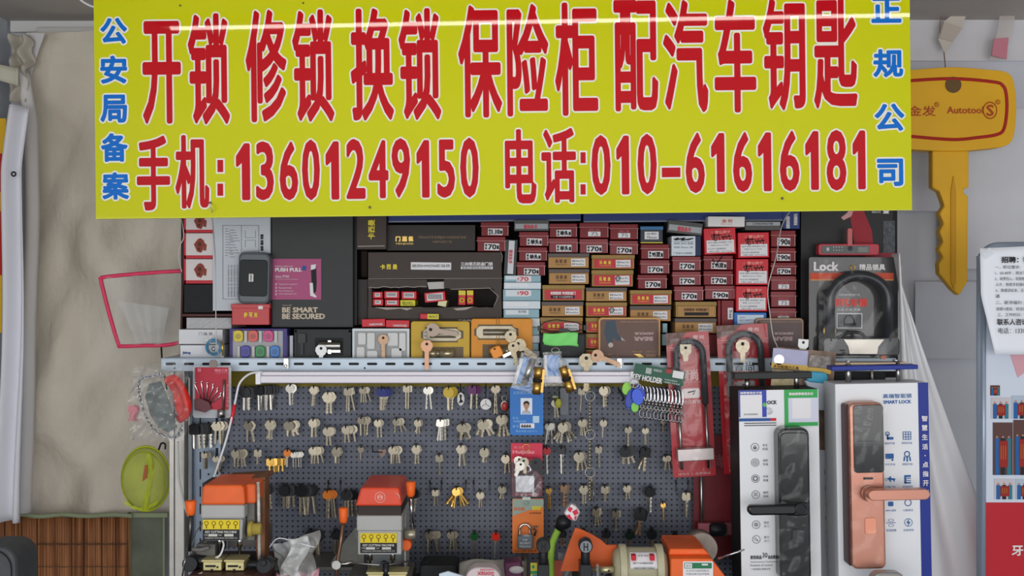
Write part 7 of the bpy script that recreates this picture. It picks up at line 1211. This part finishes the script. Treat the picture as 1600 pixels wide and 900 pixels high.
# tool with lime handle
t = Thing('wrapped_tool', 'curved lime green handled tool with black collar and a red and white wrapped end', 'tool', 866, 985, .16); t.loc.z = ZC - .505; t2_ = t
def L4_(x, y): u, w_ = (x - t2_.x) * t2_.k, -(y - 450) * t2_.k + .505; return (u, w_)
t.L = L4_
m = t.mb(); m.tube(bez([(861, 960, 0), (861, 900, 0), (861, 872, 0), (863, 850, 0), (870, 832, .002), (874, 824, .003)]), 5.4, 12); t.part('handle', m, mat('lime_handle', (152, 196, 74), .4)); m = t.mb(); m.ball(880, 815, .005, 12.5, 11.5, 12.5, 18, 12); m.tube([(873, 826, .003), (884, 808, .006)], 8, 12); t.part('collar', m, BLACKP)
m = t.mb(); m.ball(893, 799, .008, 11, 11, 9, 16, 10); m.poly([(886, 790), (892, 784), (899, 787), (906, 797), (899, 812), (888, 808), (880, 799)], 0, .016); t.part('wrapped_end', m, mat('white_foil', (222, 214, 218), .25, .3, noise=.2, scale=90), bevel=.002); m = t.mb(); m.poly([(886, 793), (889, 788), (894, 791), (890, 797)], .016, .018).poly([(893, 796), (900, 792), (903, 798), (897, 802)], .016, .018).poly([(884, 802), (889, 800), (894, 808), (888, 807)], .016, .018).poly([(896, 804), (900, 802), (898, 810)], .016, .018); t.part('red_print', m, mat('foil_red', (206, 30, 60), .35))
# plastic bag, hanging over the counter at left centre
t = Thing('plastic_bag', 'crumpled translucent plastic bag standing beside the left machine', 'bag', 462, 985, .24); t.loc.z = ZC - .505; t5_ = t
def L5_(x, y): u, w_ = (x - t5_.x) * t5_.k, -(y - 450) * t5_.k + .505; return (u, w_)
t.L = L5_
def bag(u, v):
    l = 422 + 18 * v ** .7; r = 498 - 10 * v + 4 * math.sin(v * 9)
    return l + (r - l) * u, 838 + 8 * math.sin(u * 4 + 1) + 70 * v, .02 * math.sin(u * 3.14) + .006 * math.sin(u * 11 + v * 9) + .004 * math.sin(u * 23 - v * 17 + math.sin(v * 8) * 2)
m = t.mb(); m.grid(bag, 30, 30); t.part('bag_film', m, mat('bag_translucent', (216, 216, 214), .3, alpha=.42, bump=.6, scale=50, spec=.6))
m = t.mb(); m.grid(lambda u, v: (456 + 28 * u + 6 * math.sin(v * 6) - 6 * v, 834 + 60 * v, .024 + .01 * math.sin(u * 5 + v * 4) + .004 * math.sin(v * 19)), 12, 20); t.part('gathered_neck', m, mat('bag_white_fold', (232, 234, 234), .3, alpha=.7, bump=.5, scale=60)); m = t.mb(); m.tube(bez([(424, 852, .012), (440, 836, .02), (470, 842, .024), (494, 850, .018)]), .9, 5); t.part('rim', m, WHITE)
# clutter low on the counter
def clutter(name, label, cat, x, d): t = Thing(name, label, cat, x, 985, d); t.loc.z = ZC - .505; t.L = lambda X, Y, t=t: ((X - t.x) * t.k, -(Y - 450) * t.k + .505); return t
t = clutter('sanding_disc', 'pale oval disc with upside down pink lettering at the bottom centre', 'disc', 755, .27); m = t.mb(); m.rbox(727, 887, 783, 930, 20, -.03, 0, 8); t.part('disc_body', m, mat('pale_pink_disc', (206, 192, 194), .4, noise=.1), bevel=.003); m = t.mb(); m.text('Sonax', 746, 893, 772, 901, .0006, (.3, .3), 180).text('CARCARE', 750, 889, 772, 891.5, .0006, (.1, .1), 180); t.part('lettering', m, mat('rose_print', (196, 70, 90), .5))
t = clutter('paper_heap', 'crumpled grey white packaging sheet lying behind the pale disc', 'packaging', 770, .16); m = t.mb(); m.grid(lambda u, v: (718 + 104 * u, 880 - 7 * math.sin(u * 3.1) + 60 * v - 4 * math.sin(u * 9), .01 * v + .008 * math.sin(u * 9 + v * 4)), 26, 10); t.main(m, mat('grey_sheet', (152, 148, 140), .5, noise=.2, scale=20), solid=.002)
t = clutter('purple_pack', 'dark purple pack with a pale oval at the bottom beside the steel rod', 'pack', 808, .2); m = t.mb(); m.box(790, 878, 818, 940, -.03, 0, -6); t.part('pack_body', m, mat('purple_pack', (84, 30, 66), .4), bevel=.002); m = t.mb(); m.ball(807, 890, .001, 12, 6, 2); t.part('pale_oval', m, mat('pale_oval', (176, 170, 172), .4))
t = clutter('sticker_pack', 'narrow yellow and green sticker sheet beside the left black knob', 'sticker', 836, .22); m = t.mb(); m.box(829, 880, 841, 940, -.004, 0); t.part('sheet', m, mat('sticker_yellow', (206, 190, 60), .45)); m = t.mb(); m.box(829, 892, 841, 897, 0, .0006).box(831, 883, 835, 888, 0, .0006); t.part('green_print', m, mat('sticker_green', (50, 140, 80), .45)); m = t.mb(); m.box(832, 898, 841, 906, 0, .0006); t.part('blue_print', m, mat('sticker_blue', (60, 130, 180), .45))
t = clutter('red_card', 'small salmon card standing between the two black knobs', 'card', 868, .14); m = t.mb(); m.box(860, 876, 878, 940, -.004, 0); t.main(m, mat('salmon_card', (190, 88, 70), .5))
t = clutter('clear_packet', 'crumpled clear packet left of the orange guard', 'packet', 880, .12); m = t.mb(); m.grid(lambda u, v: (872 + 22 * u, 862 + 70 * v, .008 * math.sin(u * 6 + v * 9)), 10, 16); t.main(m, _M['cloudy_plastic'])
t = clutter('black_tool_roll', 'black rounded tool case at the bottom right of the middle machine', 'tool case', 690, .16); m = t.mb(); m.rbox(655, 883, 715, 940, 8, -.06, 0, 5); m.ball(664, 886, -.02, 10, 7, 12); t.main(m, BLACKM, bevel=.003)
t = clutter('paper_card', 'white and pale blue card lying at the bottom left of the pale disc', 'card', 705, .24); m = t.mb(); m.poly([(686, 897), (700, 893), (730, 902), (730, 940), (690, 940)], -.004, 0); t.main(m, mat('pale_blue_card', (206, 220, 234), .4))
t = clutter('pink_packet', 'crumpled pink and white packets under the plastic bag', 'packet', 450, .2); m = t.mb(); m.grid(lambda u, v: (432 + 66 * u, 893 + 4 * math.sin(u * 11) + 50 * v, .02 * v + .006 * math.sin(u * 17 + v * 5)), 24, 8); t.main(m, mat('pink_packet', (206, 150, 164), .45, noise=.5, scale=60), solid=.001)
t = clutter('metal_tray', 'dusty grey steel tray on the counter behind the bag', 'tray', 470, .1); m = t.mb(); m.box(420, 886, 552, 892, -.1, .0).box(420, 886, 424, 940, -.1, 0).box(420, 936, 552, 942, -.1, 0); t.main(m, mat('dusty_grey_metal', (0, 0, 0)), bevel=.001)
t = clutter('tool_pile', 'dark pile of tools and rags on the counter before the pegboard', 'tool pile', 600, .05); m = t.mb()
random.seed(9)
for i in range(26):
    x = 640 + random.random() * 420; y = 892 + random.random() * 22; m.ball(x, y, .02 + random.random() * .03, 12 + random.random() * 14, 5 + random.random() * 6, 14)
t.meta['kind'] = 'stuff'; t.main(m, mat('dark_pile', (52, 50, 52), .6, noise=.3, scale=60))
